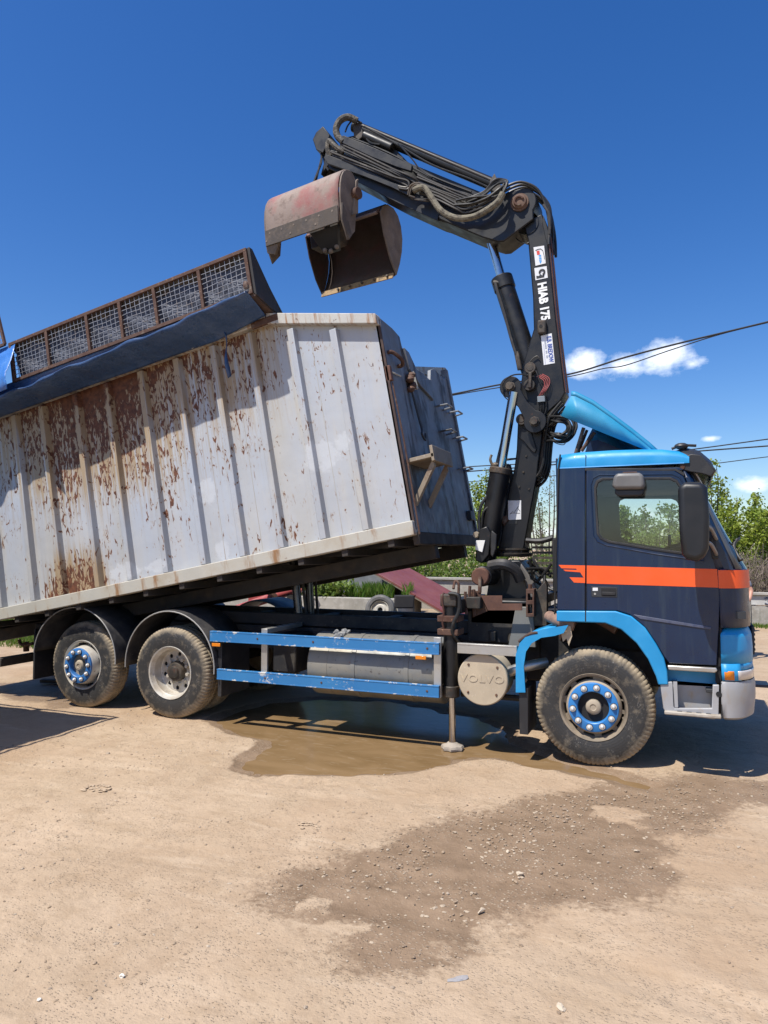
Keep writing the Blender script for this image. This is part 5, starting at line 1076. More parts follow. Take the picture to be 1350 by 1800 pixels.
MB().tube([(-0.906,1.2,5.473),(-0.832,1.15,5.388),(-0.759,1.1,5.336),(-0.727,1.1,5.344)], .006, 6, 5).build('loose_wire', M['hose'], K)
# tangle of hoses at the knee behind the cab
for k in range(9):
    c0 = Vector((-0.399,1.05,3.241)) + Vector((RH.uniform(-.05, .05), RH.uniform(-.1, .15), RH.uniform(-.06, .05)))
    st_ = Vector((-0.576,1.1,3.335)) + Vector((0, RH.uniform(0, .2), RH.uniform(-.1, .1))); en = Vector((-0.583,1.1,3.18)) + Vector((0, RH.uniform(0, .2), RH.uniform(-.1, .1)))
    rr = RH.uniform(.08, .16); pts = [st_] + [c0 + Vector((rr * math.cos(t), RH.uniform(-.03, .03), rr * math.sin(t))) for t in (1.8, .8, -.2, -1.2, -2.1)] + [en]
    MB().tube(pts, .014, 7, 6).build('hydraulic_hose', M['hose'], K)
for k in range(4):
    MB().tube([(x + .015 * k, y + .04 * k, z - .02 * k) for x, y, z in [(-0.394,1.08,3.529),(-0.467,1.08,3.448),(-0.529,1.08,3.36),(-0.565,1.1,3.21),(-0.589,1.12,3.028),(-0.602,1.12,2.891),(-0.647,1.12,2.769),(-0.732,1.14,2.693)]], .016, 7, 5).build('hydraulic_hose', M['hose'], K)
MB().tube([(-0.512,1,3.142),(-0.459,1,3.078),(-0.37,1,3.049),(-0.34,1,3.084)], .005, 5, 5).build('loose_wire', M['hose'], K)
# radiator grille and pipework between crane and cab
for k in range(6):
    MB().box(-.70, -.42, .95, .97, 1.95 - k * .055, 1.975 - k * .055).build('cooler_slat', M['crane_dirty'], K)
MB().box(-.45, -.33, .7, 1.8, 1.5, 2.06).build('oil_cooler', M['dark'], K, .02)
MB().tube([(-0.753,0.9,2.037),(-0.603,0.9,2.03),(-0.473,0.9,2.065)], .03, 8, 3).build('cooler_frame', M['crane'], K)
for k in range(7):
    MB().tube([Vector((-0.756,1,1.885)) + Vector((RH.uniform(0, .1), RH.uniform(-.2, .2), RH.uniform(-.2, .05))), Vector((-0.637,1,1.734)) + Vector((RH.uniform(-.1, .1), RH.uniform(-.1, .1), RH.uniform(-.15, .15))), Vector((-0.553,1,1.675)) + Vector((RH.uniform(-.05, .1), RH.uniform(-.2, .2), RH.uniform(-.2, .2)))], .016, 7, 6).build('hydraulic_hose', M['hose'], K)

# ---- stabiliser leg
SX, SY = -1.365, .17
sl = MB().cyl((SX, SY, .50), (SX, SY, 1.40), .073, n=24).build('stabiliser_leg', M['crane'], K, .008)
MB().box(SX - .085, SX + .085, SY - .085, SY + .085, 1.38, 1.50).build('leg_head', M['crane_dirty'], sl, .012)
MB().cyl((SX, SY, .49), (SX, SY, .60), .084, n=24).build('leg_gland', M['crane_dirty'], sl, .008)
for z in (1.26, 1.13): MB().box(SX - .11, SX + .10, SY - .10, SY + .12, z - .03, z + .03).build('leg_collar', M['rust'], sl, .006)
MB().cyl((SX + .01, SY, .02), (SX + .01, SY, .52), .034, n=20).build('chrome_rod', M['chrome'], sl)
MB().lathe([(-.02, .001), (-.02, .10), (.0, .105), (.02, .095), (.035, .06), (.05, .045), (.05, .001)], c=(SX + .01, SY, 0), axis='z', n=18, mod=lambda k, j, a, r: (a, r * (1 + .14 * math.sin(k * 2.3) * (j in (1, 2, 3))))).build('foot_plate', mk('pale mud on foot', (.36, .31, .25), .9, bump=(40, .5, .01)), sl)
MB().box(SX - .05, SX + .09, SY + .08, 1.2, 1.30, 1.44).build('stabiliser_beam', M['crane'], K, .01)
MB().tube([(-1.415,0.1,1.514),(-1.426,0.08,1.442),(-1.409,0.08,1.331),(-1.422,0.08,1.219),(-1.405,0.1,1.134)], .011, 7, 4).build('hydraulic_hose', M['copper_pipe'], sl)
MB().tube([(-1.353,0.07,1.511),(-1.289,0.07,1.507),(-1.249,0.07,1.475),(-1.255,0.07,1.337),(-1.305,0.06,1.226),(-1.32,0.07,1.141),(-1.294,0.1,1.073),(-1.281,0.15,1.034)], .018, 8, 6).build('hydraulic_hose', M['hose'], sl)
MB().tube([(-1.252,0.1,1.484),(-1.27,0.1,1.334),(-1.308,0.09,1.195),(-1.295,0.14,1.051)], .010, 7, 6).build('hydraulic_hose', M['steel_pipe'], sl)
MB().tube([(-1.33,0.15,1.552),(-1.328,0.2,1.623),(-1.292,0.2,1.601),(-1.293,0.2,1.499)], .014, 7, 4).build('control_lever', M['rust'], sl)
for u in (818, 826, 834): MB().tube([(-1.28,0.4,1.511), (-1.281,0.4,1.396), (-1.269,0.4,1.281)] if u == 818 else ([(-1.237,0.42,1.569), (-1.25,0.42,1.424)] if u == 826 else [(-1.204,0.45,1.533), (-1.2,0.45,1.268)]), .018, 6).build('control_lever', M['rust'], K)
MB().box(-1.27, -1.12, .38, .60, 1.34, 1.46).build('control_bank', M['crane_dirty'], K, .01)

# ================================================================== container, tipped up at its front (local x forward, z up from the floor edge)
CN = empty('tipping_container', (-1.66, 0, 2.087), 'long rusty grey-white ribbed steel container raised at its front end', 'container', world=False)
CN.rotation_euler = (0, R(-10.5), 0)
L = -6.95; CW = 2.3
side = [(0, .13), (0, 2.20), (-1.25, 2.60), (L, 2.60), (L, .13)]
MB().prism(side, 0, .012).build('side_panel', M['container'], CN)
MB().prism(side, CW - .012, CW).build('side_panel', M['container'], CN)
# shallow presses and seams in the sheet
for x in (-1.78, -.80, -2.27): MB().box(x, x + .004, -.0025, 0.0, .16, 2.45 if x < -1 else 2.3).build('sheet_seam', M['container_rail'], CN)
ribx = [-.547, -1.039, -1.548, -2.04, -2.562, -3.09, -3.62, -4.12, -4.70, -5.18, -5.755, -6.3]
def rib_mesh(h, x=0):
    m = MB(); z0, z1 = .145, h
    m.add([(x + a_, b_, c_) for a_, b_, c_ in [(0, 0, z0), (.008, -.078, z0), (.082, -.078, z0), (.092, 0, z0), (0, 0, z1), (.008, -.078, z1), (.082, -.078, z1), (.092, 0, z1)]], [(0, 1, 5, 4), (1, 2, 6, 5), (2, 3, 7, 6), (0, 3, 2, 1), (4, 5, 6, 7)])
    return m
rib_std = None
for x in ribx:
    top = min(2.60, 2.20 + (-x) * .32) - .085
    rib_mesh(top if x > -1.3 else 2.56, x).build('rib', M['container_rib'], CN, .006)
# the long bottom rail and the top rails
MB().box(L, .004, -.085, .05, -.003, .142).build('bottom_rail', M['container_rail'], CN, .008)
MB().box(L, .004, CW - .05, CW + .085, -.003, .142).build('bottom_rail', M['container_rail'], CN, .008)
ch = [(0.004, 2.19), (0.004, 2.30), (-1.24, 2.705), (-1.26, 2.585)]
MB().prism(ch, -.09, .04).build('top_rail', M['container_top'], CN, .008)
MB().prism(ch, CW - .04, CW + .02).build('top_rail', M['container_top'], CN, .008)
MB().box(L, -1.262, -.09, .04, 2.60, 2.70).build('top_rail', M['container_top'], CN, .008)
MB().box(L, -1.262, CW - .04, CW + .02, 2.60, 2.70).build('top_rail', M['container_top'], CN, .008)
MB().box(-1.45, -1.10, -.094, -.05, 2.58, 2.66).build('top_rail_scab', M['rust'], CN, .01)
# front wall with its sagging top edge
fw = [(0, .0), (.0, 2.296)] + [(0.393,2.284),(0.595,2.246),(0.605,2.155),(0.672,2.001),(0.892,1.962),(1.231,1.975),(1.385,1.954),(1.489,1.949),(1.584,2.103),(1.734,2.155),(2.125,2.103)] + [(CW, 2.2), (CW, 0)]
fwp = [(min(y, CW), z) for y, z in fw]
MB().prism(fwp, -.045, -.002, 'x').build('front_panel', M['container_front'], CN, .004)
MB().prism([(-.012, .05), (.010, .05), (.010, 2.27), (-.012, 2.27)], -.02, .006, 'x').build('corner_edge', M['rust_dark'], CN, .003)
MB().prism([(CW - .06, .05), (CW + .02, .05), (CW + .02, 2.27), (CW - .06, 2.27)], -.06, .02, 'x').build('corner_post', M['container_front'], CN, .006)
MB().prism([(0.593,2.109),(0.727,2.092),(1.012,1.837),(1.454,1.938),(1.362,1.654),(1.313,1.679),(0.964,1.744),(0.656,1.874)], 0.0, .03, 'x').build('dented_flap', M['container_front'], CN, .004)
MB().box(-.05, .02, .0, CW + .02, -.10, .03).build('front_sill', M['container_under'], CN, .01)
# ladder rungs
rg = None
for (y0, y1, z) in ((1.52, 1.78, 1.62), (1.50, 1.76, 1.30), (1.98, 2.24, 1.62), (1.98, 2.24, 1.28), (1.98, 2.24, .88)):
    MB().tube([(-.01, y0, z), (.13, y0 + .03, z), (.13, y1 - .03, z), (-.01, y1, z)], .012, 6).build('ladder_rung', M['container_front'], CN)
# bracket shelf on the front wall
MB().box(.0, .30, .06, .70, .74, .78).build('bracket_shelf', M['bracket_dirt'], CN, .004)
MB().box(.27, .302, .06, .70, .70, .86).build('shelf_lip', M['bracket_dirt'], CN, .004)
MB().box(.08, .27, .3, .64, .781, .815).build('shelf_board', M['rust_plate'], CN, .006)
for y in (.12, .55): MB().slab([(.0, y, .30), (.0, y, .38), (.27, y, .74), (.27, y, .66)], (0, .06, 0)).build('shelf_brace', M['bracket_dirt'], CN, .003)
# hooks, ratchet and chain bits
MB().tube([(.0, .10, 1.93), (.05, .12, 1.92), (.09, .25, 1.86), (.05, .33, 1.83), (.0, .34, 1.84)], .022, 8, 4).build('tie_hook', M['rust'], CN)
MB().prism([(-.012, 1.60), (.05, 1.60), (.05, 1.76), (-.012, 1.76)], -.03, .03, 'x').build('latch', M['rust_plate'], CN, .006)
MB().tube([(.02, .05, 1.70), (.02, .32, 1.72)], .010, 6).build('latch_pin', M['container_rail'], CN)
for k in range(6): MB().ball((.03 + .012 * (k % 2), .55 + .04 * (k % 3), 1.62 + .035 * k), (.05, .05, .035), 8, 6).build('chain_link', M['rust'], CN)
MB().tube([(.03, .72, 1.86), (.04, .74, 1.66)], .022, 6).build('chain_binder', M['container_rail'], CN)
MB().tube([(.03, .58, 1.60), (.03, .64, 1.35), (.04, .66, 1.18), (.05, .60, 1.12), (.05, .68, 1.06), (.05, .72, 1.14)], .013, 6, 4).build('chain_hook', M['dash'], CN)
MB().tube([(.02, .02, 1.58), (.03, .03, 1.0), (.03, .02, .4), (.03, .0, .0)], .009, 6).build('cable', M['rust'], CN)
MB().prism([(CW - .3, .22), (CW - .16, .22), (CW - .16, .34), (CW - .3, .34)], -.002, .05, 'x').build('corner_block', M['dash'], CN, .006)
# floor, cross members, long beams
MB().box(L, -.05, .012, CW - .012, .08, .12).build('floor', M['container_under'], CN)
cm0 = None
for k in range(13):
    if cm0 is None: cm0 = MB().box(0, .07, -.06, CW + .06, -.075, .0).build('cross_member', M['container_under'], CN, .004); o = cm0
    else: o = cm0.copy(); COL.objects.link(o); o.parent = CN
    o.location.x = -.30 - k * .52
for y in (.55, 1.65): MB().box(L, -.02, y, y + .12, -.24, -.076).build('long_beam', M['container_under'], CN, .006)
MB().box(L, L + .03, .012, CW - .012, .13, 2.6).build('rear_door', M['container'], CN)

# ---- mesh-sided lid swung up over the near edge
LX0, LX1, LZ0, LZ1, LY = -4.69, -1.18, 2.80, 3.31, -.40
lid = empty('mesh_lid', (0, 0, 0), world=False); lid.parent = CN
def bar(x0, x1, z0, z1, y0=LY - .02, y1=LY + .02): return MB().box(x0, x1, y0, y1, z0, z1).build('frame_bar', M['rust'], lid, .003)
bar(LX0, LX1, LZ1 - .04, LZ1); bar(LX0, LX1, LZ0, LZ0 + .04)
px0 = [-4.69, -4.09, -3.45, -2.95, -2.45, -1.83, -1.22]
for x in px0: bar(x, x + .04, LZ0 + .04, LZ1 - .04)
for i in range(6):
    a, b = px0[i] + .04, px0[i + 1]; m = MB(); rr = random.Random(i)
    nxw = max(2, round((b - a) / .062)); nzw = 8
    for k in range(1, nxw):
        x = a + (b - a) * k / nxw; m.tube([(x + .0025 * math.sin(j * 1.7 + k), LY + .004 * math.sin(j * 2.1 + k), LZ0 + .04 + (LZ1 - LZ0 - .08) * j / 5) for j in range(6)], .0038, 4)
    for k in range(1, nzw):
        z = LZ0 + .04 + (LZ1 - LZ0 - .08) * k / nzw; m.tube([(a + (b - a) * j / 6, LY + .004 * math.sin(j * 1.3 + k * 2), z + .0025 * math.sin(j * 1.9 + k)) for j in range(7)], .0038, 4)
    o = m.build('wire_mesh', M['wire'], lid); o['kind'] = 'stuff'
# sheet behind the mesh and the plates that close the lid
m = MB(); rows = []
for j in range(9):
    rows.append([(LX0 + .03 + (LX1 - LX0 - .06) * i / 90, LY + .07 + .02 * math.sin(i * .55 + j) + .008 * math.sin(i * 1.7 + j * 2.3), LZ0 + .02 + (LZ1 - LZ0 - .03) * j / 8) for i in range(91)])
m.grid(rows).build('lid_backing', M['tarp_grey'], lid, smooth=60)
MB().slab([(LX0, LY, LZ1 - .02), (LX1 + .03, LY, LZ1 - .02), (LX1 + .03, .12, 2.735), (LX0, .12, 2.735)], (0, .012, .012)).build('lid_sheet', M['crane_dirty'], lid)
MB().prism([(LY, LZ0 - .02), (LY, LZ1), (LY + .06, LZ1), (.10, 2.72), (.0, 2.70), (LY + .3, 2.71)], LX1 + .005, LX1 + .035, 'x').build('lid_end_plate', M['lid_end'], lid, .003)
MB().slab([(LX1 - .12, LY, LZ0), (LX1 + .02, LY, LZ0), (LX1 + .02, .05, 2.69), (LX1 - .12, .05, 2.69)], (0, 0, -.03)).build('lid_hinge_arm', M['rust_dark'], lid)
MB().ball((LX1 - .06, LY - .03, LZ0 + .10), (.035, .02, .05), 8, 6).build('lid_catch', M['rust'], lid)
# neighbouring lid, only its end shows
lid2 = empty('mesh_lid', (0, 0, 0), world=False); lid2.parent = CN
for (a, b) in (((-4.72, -.44, 3.30), (-4.84, -.40, 3.80)), ((-4.72, -.44, 3.30), (-6.8, -.44, 3.30)), ((-4.84, -.40, 3.80), (-6.8, -.40, 3.80)), ((-5.5, -.44, 3.30), (-5.6, -.40, 3.80))):
    MB().tube([a, b], .022, 4).build('frame_bar', M['rust'], lid2)
m = MB()
for k in range(1, 10): m.tube([(-4.72 - .012 * k, -.44 + .004 * k, 3.30 + .05 * k), (-6.8, -.44 + .004 * k, 3.30 + .05 * k)], .004, 4)
for k in range(1, 30): m.tube([(-4.72 - k * .062, -.44, 3.30), (-4.84 - k * .062, -.40, 3.80)], .004, 4)
o = m.build('wire_mesh', M['wire'], lid2); o['kind'] = 'stuff'

# ---- tarpaulins hanging out from under the lids
def drape(name, x0, x1, prof, mat, label, n=110, amp=.02, seed=1, zvar=None):
    """prof: (y, z) down the sheet; folds grow towards the free edge"""
    rows = []; rr = random.Random(seed); ph = [rr.uniform(0, 6) for _ in range(6)]
    np_ = len(prof(0) if callable(prof) else prof)
    for j in range(np_):
        t = j / (np_ - 1); row = []
        for i in range(n + 1):
            u = i / n; x = x0 + (x1 - x0) * u; y, z = (prof(u) if callable(prof) else prof)[j]
            w = math.sin(x * 2.3 + ph[0]) + .6 * math.sin(x * 5.1 + ph[1] + t * 2) + .35 * math.sin(x * 11 + ph[2] + t * 3) + .25 * math.sin(x * 23 + ph[3] - t * 5) + .5 * math.sin(x * 3.7 + ph[4] + t * 7)
            dz = (zvar(u) if zvar else 0) * t
            row.append((x + .01 * math.sin(t * 9 + x * 3), min(y + amp * w * (.3 + t), -.012), z + amp * .7 * w * t * t + dz))
        rows.append(row)
    o = MB().grid(rows).build(name, mat, None, smooth=70, solid=.004)
    o.location = (-1.66, 0, 2.087); o.rotation_euler = (0, R(-10.5), 0)
    return tag(o, label, 'tarpaulin', 'blue tarpaulins on the container')
def tarp_prof(u):
    zr = 2.645 + .125 * max(0, (u - .25) / .75) + .012 * math.sin(u * 31) + .008 * math.sin(u * 67 + 1); lo = 2.56
    h = .016 + .012 * math.sin(u * 23 + 2) ** 2 + .014 * u
    up = [(-.405, 2.815), (-.385, 2.815 - (2.80 - zr) * .35), (-.375, zr + h + .022), (-.43, zr + h + .008), (-.475, zr + h * .6), (-.485, zr), (-.475, zr - h * .6), (-.44, zr - h)]
    e = up[-1]
    return up + [(-.34, e[1] + (lo - e[1]) * .30), (-.25, e[1] + (lo - e[1]) * .52), (-.18, e[1] + (lo - e[1]) * .70), (-.13, e[1] + (lo - e[1]) * .88), (-.11, lo)]
TARP = drape('tarpaulin', -6.0, -1.22, tarp_prof, M['tarp'], 'dark blue tarpaulin strip hanging below the long mesh-sided lid', amp=.012, n=240, zvar=lambda u: .015 + .09 * (u > .86) * (u - .86) / .14)
drape('tarpaulin', -6.9, -4.57, [(-.42, 3.28), (-.46, 3.15), (-.50, 3.02), (-.53, 2.92), (-.56, 2.84), (-.58, 2.76), (-.57, 2.70), (-.55, 2.62)], M['tarp_bright'], 'bright blue tarpaulin bulging at the left picture edge beside the mesh lid', n=60, amp=.04, seed=4, zvar=lambda u: .06 * u)
st = MB(); st.grid([[(-1.80 + .05 * (1 - t), -.17 + .03 * math.sin(t * 7), 2.62 - t * .52), (-1.745 - .02 * t, -.15 + .02 * math.sin(t * 7 + 1), 2.62 - t * .50)] for t in [k / 10 for k in range(11)]])
o = st.build('tarpaulin_strip', M['tarp'], None, smooth=70, solid=.003); o.location = (-1.66, 0, 2.087); o.rotation_euler = (0, R(-10.5), 0); tag(o, 'torn narrow blue strip hanging down the container side by a rib', 'tarpaulin strip')

# ---- tipping rams under the container
for k, (u0, u1) in enumerate(((516, 527), (542, 547))):
    y = 1.0 if k == 0 else 1.3
    a = Vector((-3.537,1,1.082)) if k == 0 else Vector((-3.542,1.3,1.054)); b = Vector((-3.629,1,1.806)) if k == 0 else Vector((-3.595,1.3,1.802))
    o = MB().cyl(a - Vector((0, 0, .05)), b, .052, n=20).build('tipping_ram', M['ram'], T)
    MB().cyl(a - Vector((0, 0, .12)), a, .075, n=18).build('ram_base', M['chassis'], o, .008)
    MB().cyl(a + Vector((.075, .04, 0)), b + Vector((.07, .04, 0)), .018, n=8).build('ram_pipe', M['chassis'], o)

# ================================================================== open clamshell grab hanging from the jib
G = empty('clamshell_grab', (-3.25, 1.25, 5.3), 'open two-shell clamshell grab in worn red, hanging from the crane jib', 'grab')
E_ = Vector((math.cos(R(13)), -math.sin(R(13)), 0)); N_ = Vector((math.sin(R(13)), math.cos(R(13)), 0)); U_ = Vector((0, 0, 1))
def shell(name, org, wid, prof, lip_i, label, mats):
    """prof: (n, z) section of the curved back from top to cutting lip, in the plane across the jaw; org: near/right end"""
    P = lambda e, n, z: tuple(Vector(org) + E_ * e + N_ * (n * .66) + U_ * z)
    s = empty(name, org, world=True); s['_world'] = 0; s.parent = G; s.matrix_parent_inverse = Matrix.Translation(-G.location); s['label'] = label
    s.location = (0, 0, 0); s.matrix_parent_inverse = Matrix.Translation(-Vector(G.location))
    rows = [[P(-wid * i / 8, n, z) for i in range(9)] for n, z in prof]
    MB().grid(rows).build('shell_back', mats[0], s, solid=.022, smooth=50)
    return s, P
# near shell, back towards the camera
prA = [(.44, .60), (.36, .655), (.26, .67), (.17, .655), (.09, .61), (.035, .54), (.005, .45), (0, .34), (.012, .24), (.03, .14), (.05, .03)]
oA = (-2.80, .52, 5.70); wA = 1.16
sA, PA = shell('shell', oA, wA, prA, 0, 'near shell with its worn red back towards the camera', (M['grab_red'], M['grab_steel']))
for e, nm in ((.012, 'end_plate'), (-wA - .012, 'end_plate')):
    pts = [PA(e, n, z) for n, z in prA] + [PA(e, .22, -.17), PA(e, .42, -.02), PA(e, .46, .3)]
    MB().slab(pts, E_ * (.02 if e > 0 else -.02)).build(nm, M['grab_steel'], sA, .003)
MB().slab([PA(.0, .002, .19), PA(-wA, .002, .19), PA(-wA, .03, .0), PA(.0, .03, .0)], N_ * -.018).build('cutting_edge', M['grab_steel_dark'], sA, .003)
for k in range(6):
    for zz, nn in ((.145, -.010), (.06, .0)) if k % 2 else ((.145, -.010),):
        e = -.08 - k * .2 - (.06 if zz < .1 else 0); c = Vector(PA(e, nn, zz)); MB().cyl(c + N_ * .005, c - N_ * .007, .017, .013, 10).build('edge_bolt', M['grab_steel'], sA)
MB().slab([PA(-wA + .22, .02, .02), PA(-wA - .01, .02, .02), PA(-wA - .01, .06, -.07), PA(-wA + .10, .10, -.10)], N_ * .03).build('corner_tooth', M['grab_steel'], sA, .003)
MB().cyl(PA(.0, .40, .42), PA(.10, .40, .42), .07, n=18).build('pivot_boss', M['rust'], sA, .006)
MB().slab([PA(.03, .30, .14), PA(.03, .46, .20), PA(.03, .46, .62), PA(.03, .40, .58)], E_ * .03).build('pivot_arm', M['grab_steel'], sA, .004)
MB().slab([PA(.035, .02, .22), PA(.035, .14, .15), PA(.035, .30, -.10), PA(.035, .22, -.17), PA(.035, .02, .02)], E_ * .016).build('side_cutter', M['grab_steel_dark'], sA, .003)
# far shell, hollow towards the camera
prB = [(-.48, .60), (-.40, .69), (-.25, .75), (-.05, .75), (.10, .69), (.20, .58), (.25, .42), (.23, .25), (.16, .08), (.05, -.09)]
oB = (-2.53, 1.55, 5.50); wB = 1.18
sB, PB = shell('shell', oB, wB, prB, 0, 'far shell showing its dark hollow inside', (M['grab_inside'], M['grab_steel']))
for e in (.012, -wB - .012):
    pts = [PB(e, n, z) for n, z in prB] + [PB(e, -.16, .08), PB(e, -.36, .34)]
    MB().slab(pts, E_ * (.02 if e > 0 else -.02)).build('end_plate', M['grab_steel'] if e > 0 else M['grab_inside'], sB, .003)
MB().slab([PB(0, .03, -.06), PB(-wB, .03, -.06), PB(-wB, .0, -.135), PB(0, .0, -.135)], N_ * -.02).build('cutting_edge', M['grab_edge'], sB, .003)
for k in range(5):
    c = Vector(PB(-.08 - k * .2, -.0, -.10)); MB().cyl(c, c - N_ * .035 + U_ * .01, .018, .016, 8).build('edge_bolt', M['grab_steel_dark'], sB)
MB().cyl(PB(-.02, -.48, .60), PB(-wB + .02, -.48, .60), .022, n=12).build('top_bar', M['grab_red'], sB)
# hanger, rotator, closing rams
c0 = Vector((-3.279,1.25,6.769))
MB().cyl(c0 + U_ * .12, c0 - U_ * .30, .05, n=14).cyl(c0 - U_ * .30, c0 - U_ * .55, .13, n=20).build('rotator', M['crane_dirty'], G, .008)
hz = c0 - U_ * .55
MB().slab([hz + E_ * -.30 + N_ * -.10, hz + E_ * .30 + N_ * -.10, hz + E_ * .22 - U_ * .45 + N_ * -.10, hz - E_ * .22 - U_ * .45 + N_ * -.10], N_ * .20).build('head_frame', M['crane_dirty'], G, .01)
for a, b in ((hz - U_ * .4, Vector(PA(-.45, .42, .40))), (hz - U_ * .35 + E_ * .15, Vector(PA(-.15, .44, .40)))):
    MB().cyl(a, b, .04, n=12).build('closing_arm', M['crane_dirty'], G)
MB().slab([PA(-.50, .12, .02), PA(-.08, .12, .02), PA(-.18, .34, -.20), PA(-.40, .34, -.20)], N_ * .05).build('closing_bracket', M['crane'], G, .004)
for k in range(3): MB().ball(tuple(Vector(PA(-.36 + .09 * k, .30, -.18 - .03 * (k % 2)))), .03, 8, 6).build('bracket_bolt', M['grab_steel'], G)

# ================================================================== behind the truck
def leafcard(m, c, s, rr):
    a = Vector((rr.gauss(0, 1), rr.gauss(0, 1), rr.gauss(0, .8))).normalized(); b = a.orthogonal().normalized(); b.rotate(Matrix.Rotation(rr.uniform(0, 6.28), 3, a)); n = a.cross(b)
    w = s * rr.uniform(.30, .42); f = s * rr.uniform(-.12, .12); c = Vector(c)
    m.add([c, c + a * s * .5 + b * w + n * f, c + a * s, c + a * s * .5 - b * w + n * f], [(0, 1, 2), (0, 2, 3)])
def tree(x, y, h, seed, label, leaf, stems=6, spread=.5, dens=1.0, lsz=.10, name='young_tree', group='young trees behind the yard wall', base=.12):
    rr = random.Random(seed); o = empty(name, (x, y, 0), label, 'tree', group, world=False)
    tr = MB(); lv = MB()
    trunk = [(0, 0, -.05), (rr.uniform(-.04, .04), rr.uniform(-.04, .04), h * .12), (rr.uniform(-.08, .08), rr.uniform(-.08, .08), h * .24)]
    tr.tube(trunk, lambda t: h * (.020 - .006 * t), 7, 3)
    for k in range(stems):
        a = 6.28 * (k + rr.uniform(-.3, .3)) / stems; hh = h * rr.uniform(.68, 1.0) if k else h; d = h * spread * .5 * rr.uniform(.4, 1.0) if k else h * .03
        P = []; bx_, by_ = trunk[2][0], trunk[2][1]
        for j in range(6):
            t = j / 5; q = math.sqrt(t)
            P.append((bx_ * (1 - t * .5) + d * q * math.cos(a) + rr.uniform(-.03, .03) * h * .3 * t, by_ + d * q * math.sin(a) + rr.uniform(-.03, .03) * h * .3 * t, h * .20 + (hh - h * .20) * t))
        tr.tube(P, lambda t: h * (.010 - .0085 * t), 5, 3)
        SP = smooth_path(P, 6); nb = int(34 * dens)
        for q in range(nb):
            t = rr.uniform(base, 1) ; p = SP[min(len(SP) - 1, int(t * (len(SP) - 1)))]; ln = h * .17 * (1.08 - t) * rr.uniform(.5, 1.3) + .08
            aa = rr.uniform(0, 6.28); up = rr.uniform(.25, 1.0); e = Vector((math.cos(aa) * ln, math.sin(aa) * ln, up * ln)); mid = p + e * .5 + Vector((0, 0, -.06 * ln))
            tr.tube([p, mid, p + e], lambda t: .007 * (1 - .8 * t), 3)
            nl = int(rr.uniform(8, 17) * dens)
            for _ in range(nl):
                s = rr.uniform(.15, 1.08); c = p + e * s + Vector((rr.gauss(0, .05), rr.gauss(0, .05), rr.gauss(0, .05)))
                leafcard(lv, c, lsz * rr.uniform(.6, 1.25), rr)
        for _ in range(int(22 * dens)):
            t = rr.uniform(.7, 1.02); p = SP[min(len(SP) - 1, int(t * (len(SP) - 1)))]; leafcard(lv, p + Vector((rr.gauss(0, .05), rr.gauss(0, .05), rr.gauss(0, .06))), lsz * rr.uniform(.6, 1.1), rr)
    tr.build('trunk', M['bark'], o, smooth=60); lv.build('crown', leaf, o, smooth=0)
    return o
TG = 'young trees behind the yard wall'
LS, LG, LO = M['leaf_spring'], M['leaf_green'], M['leaf_olive']
tree(1.75, 18.5, 4.75, 11, 'tall yellow-green tree with a slim top rising just ahead of the cab visor', LS, 7, .42, 1.25)
tree(2.75, 17.2, 3.55, 12, 'broad yellow-green tree right of the slim-topped one', LS, 8, .55, 1.3)
tree(3.75, 18.8, 3.95, 13, 'spring-green tree cut by the right picture edge', LS, 7, .5, 1.25)
tree(.75, 19.5, 3.3, 14, 'yellow-green tree mostly hidden behind the windscreen', LS, 6, .5, 1.1)
tree(-.35, 18.0, 3.1, 15, 'tree with two leafy shoots seen at the front of the cab window', LG, 7, .45, 1.25)
tree(-1.15, 18.5, 3.35, 16, 'tallest green tree seen through the middle of the cab window', LG, 7, .42, 1.3)
tree(-2.0, 18.2, 2.85, 17, 'green bush-like tree seen at the rear of the cab window', LG, 6, .5, 1.2)
tree(.15, 16.4, 3.2, 18, 'leaning green tree filling the front corner of the cab window', LG, 6, .5, 1.0)
tree(-3.35, 17.5, 4.55, 19, 'sparse nearly bare sapling between crane and cab', LO, 6, .42, .42, .075)
tree(-3.9, 19.0, 3.6, 20, 'thin olive sapling just behind the crane column', LO, 6, .45, .5, .075)
tree(-5.35, 16.8, 4.55, 21, 'slim bright green tree left of the crane lift cylinder', LS, 5, .2, 1.2, .09)
tree(-5.0, 17.5, 3.5, 22, 'shorter green tree crowding the crane lift cylinder', LG, 6, .3, 1.0)
def bush(name, x, y, w, h, seed, label, leaf, n, group=None, lsz=.07):
    rr = random.Random(seed); o = empty(name, (x, y, 0), label, 'bush', group, world=False); lv = MB(); tw = MB()
    for k in range(max(8, n // 40)):
        a = rr.uniform(0, 6.28); d = w * .5 * math.sqrt(rr.random()); hh = h * rr.uniform(.5, 1.0) * (1 - .35 * d / (w * .5))
        P = [(d * .2 * math.cos(a), d * .2 * math.sin(a), 0), (d * .7 * math.cos(a), d * .7 * math.sin(a), hh * .55), (d * math.cos(a), d * math.sin(a), hh)]
        tw.tube(P, lambda t: .011 * (1 - .7 * t), 4, 3); SP = smooth_path(P, 6)
        for _ in range(n // max(8, n // 40)):
            p = SP[min(len(SP) - 1, int(rr.uniform(.25, 1) * (len(SP) - 1)))]; leafcard(lv, p + Vector((rr.gauss(0, .11), rr.gauss(0, .11), rr.gauss(0, .08))), lsz * rr.uniform(.6, 1.3), rr)
    tw.build('twigs', M['twig'], o, smooth=60)['kind'] = 'stuff'; lv.build('foliage', leaf, o, smooth=0); return o
BG = 'green bushes along the back of the yard'
bush('green_bush', -6.3, 13.3, 2.6, 2.5, 31, 'leafy green bush beneath the raised container front', LG, 3200, BG, .11)
